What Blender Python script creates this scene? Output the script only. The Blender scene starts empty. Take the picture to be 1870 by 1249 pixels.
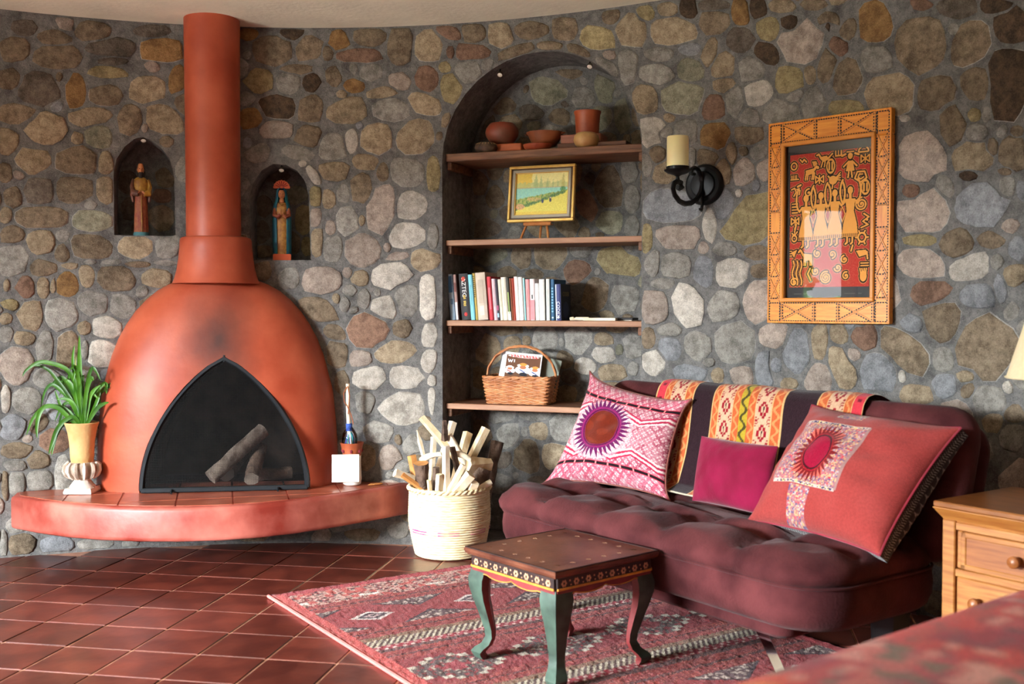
import bpy, bmesh, math, random
import numpy as np
from mathutils import Vector, Matrix

R2 = math.radians
rnd = random.Random(7)
nr = np.random.RandomState(5)
scene = bpy.context.scene
COL = scene.collection

# ------------------------------------------------------------------ camera
FPX = 1950.0; PITCH = 0.0325; CAMH = 1.15
cam_data = bpy.data.cameras.new('camera'); cam = bpy.data.objects.new('camera', cam_data); COL.objects.link(cam)
cam.location = (0, 0, CAMH); cam.rotation_euler = (math.pi/2 - PITCH, 0, 0)
cam_data.sensor_width = 36.0; cam_data.lens = 36.0*FPX/1870.0; cam_data.clip_start = 0.05
cam_data.dof.use_dof = True; cam_data.dof.focus_distance = 4.6; cam_data.dof.aperture_fstop = 3.2
scene.camera = cam

# ------------------------------------------------------------------ light and exposure
scene.view_settings.view_transform = 'Standard'
try: scene.view_settings.look = 'None'
except Exception: pass
scene.view_settings.gamma = 1.0; scene.view_settings.use_curve_mapping = False
scene.view_settings.exposure = 0.06
w = bpy.data.worlds.new('world'); scene.world = w; w.use_nodes = True
w.node_tree.nodes['Background'].inputs[0].default_value = (0.62, 0.78, 1.0, 1)
w.node_tree.nodes['Background'].inputs[1].default_value = 1.2

def area_light(name, loc, target, sx, sy, watts, color):
    l = bpy.data.lights.new(name, 'AREA'); l.shape = 'RECTANGLE'; l.size = sx; l.size_y = sy; l.energy = watts; l.color = color
    o = bpy.data.objects.new(name, l); COL.objects.link(o); o.location = loc
    o.rotation_euler = (Vector(target)-Vector(loc)).to_track_quat('-Z', 'Y').to_euler()
    return o
# daylight beyond the tall glazed door and beyond the wide window, both on the left out of the frame
area_light('door_daylight', (-6.6, 1.9, 2.3), (-1.0, 4.0, 1.0), 2.6, 2.4, 62, (1.0, 0.97, 0.93))
area_light('window_daylight', (-7.9, -3.2, 4.1), (-2.6, 1.6, 1.2), 9.0, 4.6, 40000, (0.89, 0.96, 1.0))
area_light('ceiling_fill', (-5.6, 0.0, 0.02), (-5.0, 0.3, 3.0), 3.0, 3.0, 2600, (0.97, 1.0, 0.93))  # added upward lamp to brighten the ceiling, standing in for light off the ground

# ------------------------------------------------------------------ photo geometry helpers (pixel -> ray -> real point)
CX, CY, RW = -0.9555, 2.0392, 3.1464          # the round room
CP, SP = math.cos(PITCH), math.sin(PITCH)
def ray(px, py):
    x = (px-935)/FPX; y = -(py-624.5)/FPX
    return np.array([x, CP+y*SP, -SP+y*CP])
def atz(px, py, z):
    r = ray(px, py); return np.array([0, 0, CAMH]) + r*((z-CAMH)/r[2])
def aty(px, py, y):
    r = ray(px, py); return np.array([0, 0, CAMH]) + r*(y/r[1])
def on_wall(px, py, rad=RW):
    r = ray(px, py); o = np.array([-CX, -CY]); d = r[:2]
    a = d@d; b = o@d; c = o@o-rad*rad
    return np.array([0, 0, CAMH]) + r*((-b+math.sqrt(b*b-a*c))/a)
def pol(th, r, z): return Vector((CX+r*math.sin(th), CY+r*math.cos(th), z))
def wall_theta(p): return math.atan2(p[0]-CX, p[1]-CY)

# ------------------------------------------------------------------ colours and materials
def lin(c):
    return tuple(((v/255.0)/12.92 if v/255.0 <= 0.04045 else ((v/255.0+0.055)/1.055)**2.4) for v in c)
MATS = {}
def mat(name, rgb, rough=0.6, var=0.15, scale=8.0, bump=0.0, bscale=60.0, metal=0.0, spec=0.5, rand=0.0, sheen=0.0, rgb2=None, detail=6.0,
        emit=None, trans=None, stretch=None, coat=0.0, cover=0.5, attr=False, sss=0.0):
    """procedural Principled material: noise blends rgb with rgb2 (or lighter/darker rgb), fine noise bump"""
    m = bpy.data.materials.new(name); m.use_nodes = True; nt = m.node_tree; N = nt.nodes; L = nt.links
    b = N['Principled BSDF']
    b.inputs['Roughness'].default_value = rough; b.inputs['Metallic'].default_value = metal
    b.inputs['Specular IOR Level'].default_value = spec
    if sheen: b.inputs['Sheen Weight'].default_value = sheen; b.inputs['Sheen Roughness'].default_value = 0.45
    if coat: b.inputs['Coat Weight'].default_value = coat; b.inputs['Coat Roughness'].default_value = 0.25
    if sss: b.inputs['Subsurface Weight'].default_value = sss; b.inputs['Subsurface Radius'].default_value = (0.03, 0.015, 0.006)
    tc = N.new('ShaderNodeTexCoord'); mp = N.new('ShaderNodeMapping'); L.new(tc.outputs['Object'], mp.inputs['Vector'])
    if stretch: mp.inputs['Scale'].default_value = stretch
    n1 = N.new('ShaderNodeTexNoise'); n1.inputs['Scale'].default_value = scale; n1.inputs['Detail'].default_value = detail
    L.new(mp.outputs['Vector'], n1.inputs['Vector'])
    a = np.array(lin(rgb))
    if rgb2 is None: c1 = a*(1-var); c2 = np.minimum(a*(1+var), 1)
    else: c1 = a; c2 = np.array(lin(rgb2))
    ramp = N.new('ShaderNodeMapRange'); ramp.inputs['From Min'].default_value = cover-0.15; ramp.inputs['From Max'].default_value = cover+0.15
    L.new(n1.outputs['Fac'], ramp.inputs['Value'])
    mix = N.new('ShaderNodeMix'); mix.data_type = 'RGBA'
    mix.inputs[6].default_value = (*c1, 1); mix.inputs[7].default_value = (*c2, 1)
    L.new(ramp.outputs['Result'], mix.inputs[0])
    col = mix.outputs[2]
    if attr:
        at = N.new('ShaderNodeAttribute'); at.attribute_name = 'paint'
        mm = N.new('ShaderNodeMix'); mm.data_type = 'RGBA'; mm.blend_type = 'MULTIPLY'; mm.inputs[0].default_value = 1.0
        L.new(at.outputs['Color'], mm.inputs[6]); L.new(col, mm.inputs[7]); col = mm.outputs[2]
    if rand:
        oi = N.new('ShaderNodeObjectInfo'); hs = N.new('ShaderNodeHueSaturation')
        r1 = N.new('ShaderNodeMapRange'); r1.inputs['To Min'].default_value = 1-rand; r1.inputs['To Max'].default_value = 1+rand
        L.new(oi.outputs['Random'], r1.inputs['Value']); L.new(r1.outputs['Result'], hs.inputs['Value'])
        L.new(col, hs.inputs['Color']); col = hs.outputs['Color']
    L.new(col, b.inputs['Base Color'])
    if bump:
        n2 = N.new('ShaderNodeTexNoise'); n2.inputs['Scale'].default_value = bscale; n2.inputs['Detail'].default_value = 8
        L.new(mp.outputs['Vector'], n2.inputs['Vector'])
        bp = N.new('ShaderNodeBump'); bp.inputs['Strength'].default_value = min(bump, 1.0); bp.inputs['Distance'].default_value = 0.01*max(1, bump)
        L.new(n2.outputs['Fac'], bp.inputs['Height']); L.new(bp.outputs['Normal'], b.inputs['Normal'])
    if emit: b.inputs['Emission Color'].default_value = (*lin(emit[0]), 1); b.inputs['Emission Strength'].default_value = emit[1]
    MATS[name] = m
    return m
def glass_mat(name, tint=(1, 1, 1)):
    m = bpy.data.materials.new(name); m.use_nodes = True; nt = m.node_tree; N = nt.nodes; L = nt.links
    N.remove(N['Principled BSDF']); out = N['Material Output']
    t = N.new('ShaderNodeBsdfTransparent'); t.inputs[0].default_value = (*tint, 1)
    g = N.new('ShaderNodeBsdfGlossy'); g.inputs['Roughness'].default_value = 0.0
    f = N.new('ShaderNodeFresnel'); f.inputs[0].default_value = 1.5
    mx = N.new('ShaderNodeMixShader'); L.new(f.outputs[0], mx.inputs[0]); L.new(t.outputs[0], mx.inputs[1]); L.new(g.outputs[0], mx.inputs[2])
    L.new(mx.outputs[0], out.inputs['Surface']); MATS[name] = m; return m

# ------------------------------------------------------------------ mesh helpers
class MB:
    def __init__(s): s.v = []; s.f = []; s.m = []; s.cur = 0
    def mi(s, i): s.cur = i; return s
    def add(s, vs, fs):
        o = len(s.v); s.v += [tuple(p) for p in vs]
        for f in fs: s.f.append(tuple(i+o for i in f)); s.m.append(s.cur)
        return s
    def box(s, c, d, rz=0.0, bev=0.0, M=None):
        """box centre c, size d; bev chamfers all edges"""
        hx, hy, hz = d[0]/2, d[1]/2, d[2]/2
        if bev <= 0:
            vs = [(x, y, z) for z in (-hz, hz) for y in (-hy, hy) for x in (-hx, hx)]
            fs = [(0, 2, 3, 1), (4, 5, 7, 6), (0, 1, 5, 4), (2, 6, 7, 3), (0, 4, 6, 2), (1, 3, 7, 5)]
        else:
            b = min(bev, hx*.49, hy*.49, hz*.49)
            def ring(ix, z): return [(-hx+ix, -hy+ix+0, z), (hx-ix, -hy+ix, z), (hx-ix, hy-ix, z), (-hx+ix, hy-ix, z)]
            def ring8(z, i):
                x, y = hx-i, hy-i
                return [(-x+b, -y, z), (x-b, -y, z), (x, -y+b, z), (x, y-b, z), (x-b, y, z), (-x+b, y, z), (-x, y-b, z), (-x, -y+b, z)]
            vs = ring8(-hz, b*.7)+ring8(-hz+b, 0)+ring8(hz-b, 0)+ring8(hz, b*.7)
            fs = [tuple(reversed(range(8))), tuple(range(24, 32))]
            for k in range(3):
                for i in range(8): j = (i+1) % 8; fs.append((k*8+i, k*8+j, k*8+8+j, k*8+8+i))
        c_, s_ = math.cos(rz), math.sin(rz)
        if M is None: vs = [(c[0]+x*c_-y*s_, c[1]+x*s_+y*c_, c[2]+z) for x, y, z in vs]
        else: vs = [tuple(M @ Vector((c[0]+x, c[1]+y, c[2]+z))) for x, y, z in vs]
        return s.add(vs, fs)
    def loft(s, rings, cap0=True, cap1=True, closed=True):
        n = len(rings[0]); vs = [p for r in rings for p in r]; fs = []
        for k in range(len(rings)-1):
            for i in range(n if closed else n-1):
                j = (i+1) % n; fs.append((k*n+i, k*n+j, (k+1)*n+j, (k+1)*n+i))
        if cap0: fs.append(tuple(reversed(range(n))))
        if cap1: fs.append(tuple(range((len(rings)-1)*n, len(rings)*n)))
        return s.add(vs, fs)
    def lathe(s, prof, seg=24, c=(0, 0, 0), sy=1.0, cap0=True, cap1=True):
        rings = [[(c[0]+r*math.cos(2*math.pi*i/seg), c[1]+sy*r*math.sin(2*math.pi*i/seg), c[2]+z) for i in range(seg)] for r, z in prof]
        return s.loft(rings, cap0, cap1)
    def tube(s, pts, rad, seg=8, closed=False, flat=1.0):
        pts = [Vector(p) for p in pts]; n = len(pts); rings = []; up = None
        for i in range(n):
            if closed: t = pts[(i+1) % n]-pts[(i-1) % n]
            else: t = pts[min(i+1, n-1)]-pts[max(i-1, 0)]
            t.normalize()
            if up is None:
                up = Vector((0, 0, 1)) if abs(t.z) < .9 else Vector((1, 0, 0))
            a = up-t*up.dot(t)
            if a.length < 1e-4: a = t.orthogonal()
            a.normalize(); b = t.cross(a); up = a
            r = rad[i] if hasattr(rad, '__len__') else rad
            rings.append([tuple(pts[i]+a*(r*flat*math.cos(2*math.pi*k/seg))+b*(r*math.sin(2*math.pi*k/seg))) for k in range(seg)])
        if closed: rings.append(rings[0]); return s.loft(rings, False, False)
        return s.loft(rings)
    def ball(s, c, r, seg=12, rings=8, sc=(1, 1, 1)):
        prof = [(math.sin(math.pi*(k+.02)/(rings+.04)), -math.cos(math.pi*(k+.02)/(rings+.04))) for k in range(rings+1)]
        rg = [[(c[0]+sc[0]*r*a*math.cos(2*math.pi*i/seg), c[1]+sc[1]*r*a*math.sin(2*math.pi*i/seg), c[2]+sc[2]*r*z) for i in range(seg)] for a, z in prof]
        return s.loft(rg)
    def prism(s, poly, y0, y1):
        """poly in (x,z), extruded along y"""
        n = len(poly); vs = [(x, y0, z) for x, z in poly]+[(x, y1, z) for x, z in poly]
        fs = [tuple(range(n)), tuple(reversed(range(n, 2*n)))]
        for i in range(n): j = (i+1) % n; fs.append((i, i+n, j+n, j))
        return s.add(vs, fs)
    def slab(s, poly, z0, z1):
        """poly in (x,y) counter-clockwise, extruded along z"""
        n = len(poly); vs = [(x, y, z0) for x, y in poly]+[(x, y, z1) for x, y in poly]
        fs = [tuple(reversed(range(n))), tuple(range(n, 2*n))]
        for i in range(n): j = (i+1) % n; fs.append((i, j, j+n, i+n))
        return s.add(vs, fs)
    def xf(s, M):
        s.v = [tuple(M @ Vector(p)) for p in s.v]; return s
    def build(s, name, ms, parent=None, smooth=True, angle=40, loc=None):
        me = bpy.data.meshes.new(name); me.from_pydata(s.v, [], s.f); me.update()
        if not isinstance(ms, (list, tuple)): ms = [ms]
        for m in ms: me.materials.append(MATS[m])
        if len(ms) > 1: me.polygons.foreach_set('material_index', s.m)
        bm = bmesh.new(); bm.from_mesh(me); bmesh.ops.recalc_face_normals(bm, faces=bm.faces); 
        if smooth:
            a = R2(angle)
            for f in bm.faces: f.smooth = True
            for e in bm.edges:
                if len(e.link_faces) == 2 and e.calc_face_angle(0) > a: e.smooth = False
        bm.to_mesh(me); bm.free(); me.update()
        o = bpy.data.objects.new(name, me); COL.objects.link(o)
        if parent is not None: o.parent = parent
        if loc is not None: o.location = loc
        return o
def tag(o, label, cat, group=None):
    o['label'] = label; o['category'] = cat
    if group: o['group'] = group
    return o
def thing(name, label, cat, loc=(0, 0, 0), rz=0.0, group=None, rot=None):
    o = bpy.data.objects.new(name, None); COL.objects.link(o); o.empty_display_size = 0.05
    o.location = tuple(loc); o.rotation_euler = rot if rot is not None else (0, 0, rz)
    return tag(o, label, cat, group)
def structure(o): o['kind'] = 'structure'; return o
def stuff(o): o['kind'] = 'stuff'; return o
def wall_frame(th, off=0.0):
    """location and z-rotation of a frame on the wall: x to the right, y into the wall"""
    return pol(th, RW-off, 0.0), -th
def painted(name, P, C, m, parent=None, flip=False, smooth=True):
    """grid mesh: P (ny,nx,3) points, C (ny,nx,3) display sRGB 0-255 -> colour attribute 'paint'"""
    ny, nx = P.shape[:2]; me = bpy.data.meshes.new(name)
    idx = np.arange(ny*nx).reshape(ny, nx)
    q = np.stack([idx[:-1, :-1], idx[:-1, 1:], idx[1:, 1:], idx[1:, :-1]], -1).reshape(-1, 4)
    if flip: q = q[:, ::-1]
    me.vertices.add(ny*nx); me.vertices.foreach_set('co', P.reshape(-1).astype(np.float32))
    me.loops.add(q.size); me.loops.foreach_set('vertex_index', q.reshape(-1).astype(np.int32))
    me.polygons.add(len(q)); me.polygons.foreach_set('loop_start', (np.arange(len(q))*4).astype(np.int32))
    if smooth: me.polygons.foreach_set('use_smooth', np.ones(len(q), bool))
    me.update(calc_edges=True)
    c = np.clip(C.reshape(-1, 3)/255.0, 0, 1); c = np.where(c <= 0.04045, c/12.92, ((c+0.055)/1.055)**2.4)
    at = me.color_attributes.new('paint', 'FLOAT_COLOR', 'POINT')
    at.data.foreach_set('color', np.concatenate([c, np.ones((len(c), 1))], 1).reshape(-1).astype(np.float32))
    me.materials.append(MATS[m])
    o = bpy.data.objects.new(name, me); COL.objects.link(o)
    if parent is not None: o.parent = parent
    return o
def wob(x, y, seed=0, f=1.0, n=6):
    """cheap smooth noise, about -1..1"""
    q = np.random.RandomState(seed); s = 0
    for k in range(n):
        a = q.uniform(0, 6.28); fr = f*q.uniform(.6, 1.8); s = s+np.sin((x*math.cos(a)+y*math.sin(a))*fr+q.uniform(0, 6.28))
    return s/n*1.6
def boolean_cut(o, cutters):
    for c in cutters:
        md = o.modifiers.new('cut', 'BOOLEAN'); md.operation = 'DIFFERENCE'; md.solver = 'EXACT'; md.object = c
    bpy.context.view_layer.update()
    me = bpy.data.meshes.new_from_object(o.evaluated_get(bpy.context.evaluated_depsgraph_get()))
    o.modifiers.clear(); old = o.data; name = old.name; o.data = me; bpy.data.meshes.remove(old); me.name = name
    for c in cutters: d = c.data; bpy.data.objects.remove(c); bpy.data.meshes.remove(d)
def text_mb(body, size, ext=0.0004):
    cu = bpy.data.curves.new('lettering', 'FONT'); cu.body = body; cu.size = size; cu.extrude = ext; cu.align_x = 'CENTER'; cu.align_y = 'CENTER'; cu.resolution_u = 2
    o = bpy.data.objects.new('lettering', cu); COL.objects.link(o); bpy.context.view_layer.update()
    me = bpy.data.meshes.new_from_object(o.evaluated_get(bpy.context.evaluated_depsgraph_get()))
    b = MB(); b.add([tuple(v.co) for v in me.vertices], [tuple(p.vertices) for p in me.polygons])
    bpy.data.objects.remove(o); bpy.data.curves.remove(cu); bpy.data.meshes.remove(me)
    return b
# distance-field drawing in numpy
def d_seg(X, Y, a, b):
    ax, ay = a; bx, by = b; dx, dy = bx-ax, by-ay
    t = np.clip(((X-ax)*dx+(Y-ay)*dy)/(dx*dx+dy*dy+1e-12), 0, 1)
    return np.hypot(X-ax-t*dx, Y-ay-t*dy)
def d_line(X, Y, pts, w):
    d = 9e9
    for a, b in zip(pts[:-1], pts[1:]): d = np.minimum(d, d_seg(X, Y, a, b))
    return d-w
def d_disc(X, Y, c, r, ry=None):
    ry = ry or r; return (np.sqrt(((X-c[0])/r)**2+((Y-c[1])/ry)**2)-1)*min(r, ry)
def d_poly(X, Y, pts):
    d = d_line(X, Y, list(pts)+[pts[0]], 0); ins = np.zeros(X.shape, bool); n = len(pts)
    for i in range(n):
        (x1, y1), (x2, y2) = pts[i], pts[(i+1) % n]
        c = ((y1 > Y) != (y2 > Y)) & (X < (x2-x1)*(Y-y1)/(y2-y1+1e-12)+x1); ins ^= c
    return np.where(ins, -d, d)
def spiral(c, r, turns, sx=1.0, ph=0.0, n=40):
    return [(c[0]+sx*r*k/n*math.cos(ph+turns*6.283*k/n), c[1]+r*k/n*math.sin(ph+turns*6.283*k/n)) for k in range(n+1)]
def arc(c, rx, ry, a0, a1, n=14):
    return [(c[0]+rx*math.cos(R2(a0+(a1-a0)*k/n)), c[1]+ry*math.sin(R2(a0+(a1-a0)*k/n))) for k in range(n+1)]
# ------------------------------------------------------------------ the materials
STONE = dict(g=((116,112,105),(160,155,147)), b=((122,106,86),(170,153,128)), p=((136,122,112),(178,163,151)), w=((160,151,139),(204,197,186)),
             o=((118,88,56),(158,124,82)), r=((106,82,68),(144,114,96)), d=((58,47,39),(96,78,62)), l=((108,106,90),(152,148,128)),
             y=((122,108,78),(170,155,118)), u=((114,115,117),(152,153,156)), m=((98,84,68),(142,126,106)), n=((84,75,66),(122,111,100)))
def stone_mat(name, a, b):
    m = bpy.data.materials.new(name); m.use_nodes = True; nt = m.node_tree; N = nt.nodes; L = nt.links; P = N['Principled BSDF']
    P.inputs['Roughness'].default_value = .9; P.inputs['Specular IOR Level'].default_value = .2
    tc = N.new('ShaderNodeTexCoord')
    def noise(sc, det, rough=.6):
        n = N.new('ShaderNodeTexNoise'); n.inputs['Scale'].default_value = sc; n.inputs['Detail'].default_value = det; n.inputs['Roughness'].default_value = rough; L.new(tc.outputs['Object'], n.inputs['Vector']); return n
    def mrange(src, lo, hi, t0=0, t1=1):
        r = N.new('ShaderNodeMapRange'); r.inputs['From Min'].default_value = lo; r.inputs['From Max'].default_value = hi; r.inputs['To Min'].default_value = t0; r.inputs['To Max'].default_value = t1; L.new(src, r.inputs['Value']); return r.outputs['Result']
    def mixc(f, c1, c2, bt='MIX'):
        x = N.new('ShaderNodeMix'); x.data_type = 'RGBA'; x.blend_type = bt; L.new(f, x.inputs[0]) if not isinstance(f, float) else x.inputs[0].__setattr__('default_value', f)
        for i, c in ((6, c1), (7, c2)):
            if isinstance(c, tuple): x.inputs[i].default_value = (*c, 1)
            else: L.new(c, x.inputs[i])
        return x.outputs[2]
    big = noise(11, 5); mid = noise(30, 10, .7); fine = noise(210, 6, .7)
    c = mixc(mrange(mid.outputs['Fac'], .36, .62), lin(a), lin(b))
    dk = tuple(v*.45 for v in lin(a)); c = mixc(mrange(big.outputs['Fac'], .50, .70, 0, .7), c, dk)
    c = mixc(mrange(fine.outputs['Fac'], .54, .68, 0, .75), c, tuple(v*.4 for v in lin(a))); c = mixc(mrange(fine.outputs['Fac'], .44, .30, 0, .7), c, tuple(min(1, v*1.35) for v in lin(b)))
    oi = N.new('ShaderNodeObjectInfo'); hs = N.new('ShaderNodeHueSaturation'); L.new(mrange(oi.outputs['Random'], 0, 1, .8, 1.2), hs.inputs['Value']); L.new(c, hs.inputs['Color']); L.new(hs.outputs['Color'], P.inputs['Base Color'])
    ad = N.new('ShaderNodeMath'); ad.operation = 'ADD'; L.new(mid.outputs['Fac'], ad.inputs[0]); ml = N.new('ShaderNodeMath'); ml.operation = 'MULTIPLY_ADD'; ml.inputs[1].default_value = .35; L.new(fine.outputs['Fac'], ml.inputs[0]); L.new(big.outputs['Fac'], ml.inputs[2]); L.new(ml.outputs[0], ad.inputs[1])
    bp = N.new('ShaderNodeBump'); bp.inputs['Strength'].default_value = .9; bp.inputs['Distance'].default_value = .014; L.new(ad.outputs[0], bp.inputs['Height']); L.new(bp.outputs['Normal'], P.inputs['Normal'])
    MATS[name] = m
for k, (a, b) in STONE.items(): stone_mat('stone_'+k, tuple(v*1.1 for v in a), tuple(min(235, v*1.08) for v in b))
stone_mat('mortar', (104,102,101), (140,137,133)); stone_mat('mortar_pale', (150,146,142), (186,182,176))
mat('plaster', (240,238,218), rough=0.9, var=0.05, scale=5, bump=0.25, bscale=40, spec=0.2)
mat('grout', (176,126,102), rough=0.9, var=0.15, scale=20, bump=0.2)
mat('floor_base', (96,50,40), rough=0.5, var=0.2)
mat('floor_tile', (64,25,19), rough=0.33, rgb2=(94,42,31), scale=7, detail=8, bump=0.12, bscale=18, rand=0.25, spec=0.42)
mat('hearth_tile', (150,74,54), rough=0.28, rgb2=(176,98,74), scale=10, detail=6, bump=0.08, bscale=25, rand=0.1)
mat('terracotta', (158,64,39), rough=0.46, rgb2=(184,88,60), scale=5, detail=8, bump=0.12, bscale=25, spec=0.38)
mat('hearth_cement', (132,44,33), rough=0.45, rgb2=(190,106,92), scale=5, detail=9, bump=0.15, bscale=30, spec=0.5)
mat('soot', (26,21,19), rough=0.95, rgb2=(58,46,40), scale=7, bump=0.4, bscale=25, spec=0.1)
mat('black_iron', (24,24,26), rough=0.42, var=0.2, scale=30, metal=0.6, bump=0.1, bscale=90)
mat('screen_iron', (38,42,46), rough=0.45, var=0.15, metal=0.5)
mat('wire', (30,30,30), rough=0.6, var=0.1, metal=0.4)
mat('log_bark', (92,76,66), rough=0.95, rgb2=(158,142,128), scale=14, detail=9, bump=1.0, bscale=45, stretch=(1,1,1))
mat('split_wood', (222,190,140), rough=0.75, rgb2=(246,226,190), scale=18, bump=0.35, bscale=60)
mat('pale_wood', (236,214,176), rough=0.75, rgb2=(250,238,216), scale=14, bump=0.3, bscale=60)
mat('amber_wood', (176,112,54), rough=0.7, rgb2=(214,150,84), scale=16, bump=0.35, bscale=60)
mat('bark', (74,56,46), rough=0.95, rgb2=(124,100,84), scale=20, bump=1.0, bscale=60)
mat('shelf_wood', (92,58,38), rough=0.6, rgb2=(136,90,60), scale=5, stretch=(1,12,12), bump=0.25, bscale=14)
mat('shelf_edge', (150,104,76), rough=0.6, rgb2=(176,130,98), scale=5, stretch=(1,12,12))
mat('clay_red', (146,62,40), rough=0.5, rgb2=(110,66,46), scale=9, bump=0.15, bscale=40)
mat('clay_orange', (168,84,46), rough=0.5, rgb2=(142,62,36), scale=9, bump=0.15, bscale=40)
mat('clay_brown', (112,58,34), rough=0.45, rgb2=(160,92,56), scale=11, bump=0.15, bscale=40)
mat('gourd', (196,156,98), rough=0.5, rgb2=(160,106,60), scale=14, cover=0.58)
mat('dark_gourd', (66,48,38), rough=0.55, rgb2=(116,94,74), scale=30, cover=0.58)
mat('orange_board', (176,86,40), rough=0.6, var=0.2, scale=6, stretch=(1,8,8))
mat('pink_board', (150,92,72), rough=0.6, var=0.2, scale=6, stretch=(1,8,8))
mat('brown_board', (92,54,32), rough=0.6, var=0.25, scale=6, stretch=(1,8,8))
mat('gold_frame', (206,158,74), rough=0.35, rgb2=(228,190,104), scale=20, metal=0.35)
mat('silver_liner', (168,160,140), rough=0.5, var=0.1)
mat('dark_slip', (84,56,30), rough=0.5, var=0.2)
mat('paint_flat', (255,255,255), rough=0.7, var=0.04, scale=60, attr=True, spec=0.2)
mat('paint_oil', (255,255,255), rough=0.45, var=0.08, scale=120, attr=True, bump=0.25, bscale=260)
mat('fabric', (246,246,246), rough=0.95, var=0.12, scale=140, attr=True, bump=0.4, bscale=320, spec=0.1, sheen=0.15)
mat('pile', (240,240,240), rough=1.0, var=0.28, scale=190, attr=True, bump=0.8, bscale=300, spec=0.05, sheen=0.2)
mat('velvet', (108,6,40), rough=0.8, rgb2=(132,14,56), scale=8, bump=0.12, bscale=120, spec=0.12, sheen=0.3)
mat('suede', (56,23,25), rough=0.88, rgb2=(90,44,45), scale=6, detail=7, bump=0.25, bscale=120, spec=0.10, sheen=0.05)
mat('piping_red', (130,14,38), rough=0.8, sheen=0.3)
mat('piping_brown', (120,60,50), rough=0.8, sheen=0.2)
mat('chrome', (214,214,218), rough=0.1, var=0.02, metal=1.0)
mat('black_plastic', (16,16,18), rough=0.4, var=0.1)
mat('bamboo', (176,104,48), rough=0.45, rgb2=(204,136,74), scale=16)
mat('candle_wax', (240,222,160), rough=0.5, rgb2=(248,234,184), scale=5, sss=0.25)
mat('frame_wood', (212,118,22), rough=0.42, rgb2=(234,152,44), scale=7, stretch=(14,14,1.5), spec=0.5)
mat('frame_wood_side', (216,124,24), rough=0.42, rgb2=(236,154,48), scale=7, stretch=(1.5,14,14), spec=0.5)
mat('inlay_dark', (34,18,10), rough=0.6, var=0.2)
mat('inlay_light', (212,132,44), rough=0.45, var=0.1)
mat('mat_black', (20,20,22), rough=0.6, var=0.1)
mat('pine', (140,84,36), rough=0.4, rgb2=(168,112,56), scale=3.5, stretch=(1.6,1.6,22), detail=4, spec=0.5)
mat('pine_h', (140,82,34), rough=0.4, rgb2=(168,112,54), scale=3.5, stretch=(2,2,26), detail=4, spec=0.5)
mat('pine_panel', (124,68,30), rough=0.4, rgb2=(150,90,44), scale=3.5, stretch=(2,2,26), detail=4)
mat('pine_top', (112,64,28), rough=0.32, rgb2=(138,84,40), scale=3, stretch=(3,22,3), detail=4)
mat('lamp_shade', (204,186,150), rough=0.85, var=0.04, scale=90, bump=0.1, sss=0.1)
mat('lamp_ceramic', (150,110,80), rough=0.3, var=0.15)
mat('straw', (216,188,138), rough=0.75, rgb2=(242,226,190), scale=30, bump=0.3, bscale=90, stretch=(1,1,6))
mat('straw_pink', (190,60,130), rough=0.75, rgb2=(222,190,150), scale=18, cover=0.52)
mat('wicker', (170,102,58), rough=0.55, rgb2=(208,142,92), scale=22, bump=0.2, rand=0.12)
mat('vase_tan', (196,150,92), rough=0.7, rgb2=(222,180,124), scale=10, bump=0.3, bscale=40)
mat('vase_white', (206,194,178), rough=0.7, rgb2=(226,216,204), scale=14, bump=0.4, bscale=60)
mat('vase_grey', (148,128,112), rough=0.8, rgb2=(196,178,160), scale=26, bump=0.6, bscale=60)
mat('leaf', (40,88,14), rough=0.42, rgb2=(76,126,30), scale=14, rand=0.3, spec=0.35)
mat('leaf_dry', (150,150,80), rough=0.5, var=0.2)
mat('soil', (52,38,28), rough=1.0, var=0.3, scale=60, bump=0.6)
mat('white_ceramic', (226,220,210), rough=0.45, var=0.04, scale=20)
mat('card', (246,240,228), rough=0.8, var=0.02)
mat('blue_thread', (60,90,170), rough=0.8, var=0.3, scale=60)
mat('teal_thread', (60,160,160), rough=0.8, var=0.3, scale=60)
mat('leather', (166,86,40), rough=0.7, var=0.2)
mat('paper', (236,228,210), rough=0.9, var=0.06, scale=90, stretch=(1,1,12))
mat('table_top', (74,36,26), rough=0.32, rgb2=(112,66,48), scale=9, detail=8, bump=0.1, spec=0.5)
mat('table_dark', (44,26,24), rough=0.45, var=0.3, scale=16)
mat('table_red', (134,46,46), rough=0.5, rgb2=(104,34,36), scale=12)
mat('table_green', (66,86,74), rough=0.5, rgb2=(40,54,46), scale=16)
mat('table_gold', (196,134,50), rough=0.45, var=0.25, scale=30)
mat('top_flower', (140,98,74), rough=0.5, var=0.25, scale=60)
mat('table_flower', (196,146,112), rough=0.6, var=0.25, scale=60)
mat('table_inside', (96,22,24), rough=0.6, var=0.2)
mat('robe_brown', (110,58,36), rough=0.6, rgb2=(66,36,24), scale=40)
mat('robe_red', (124,44,30), rough=0.6, rgb2=(150,86,48), scale=50)
mat('ochre_cloth', (176,130,44), rough=0.6, rgb2=(126,82,26), scale=40)
mat('skin_wood', (190,118,74), rough=0.5, var=0.1, scale=20)
mat('hair_dark', (34,22,16), rough=0.7, var=0.2)
mat('teal_cloth', (30,112,118), rough=0.5, rgb2=(40,84,112), scale=26)
mat('teal_base', (60,110,116), rough=0.6, var=0.2)
mat('orange_paint', (206,92,54), rough=0.55, var=0.12)
mat('gold_cloth', (150,94,46), rough=0.5, rgb2=(190,140,66), scale=60)
mat('spot_metal', (196,186,160), rough=0.25, var=0.05, metal=0.9)
mat('spot_glass', (236,230,214), rough=0.2, var=0.02)
mat('door_wood', (120,76,46), rough=0.5, var=0.2, scale=4, stretch=(12,12,1))
mat('ground', (150,140,120), rough=0.95, var=0.2)
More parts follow.
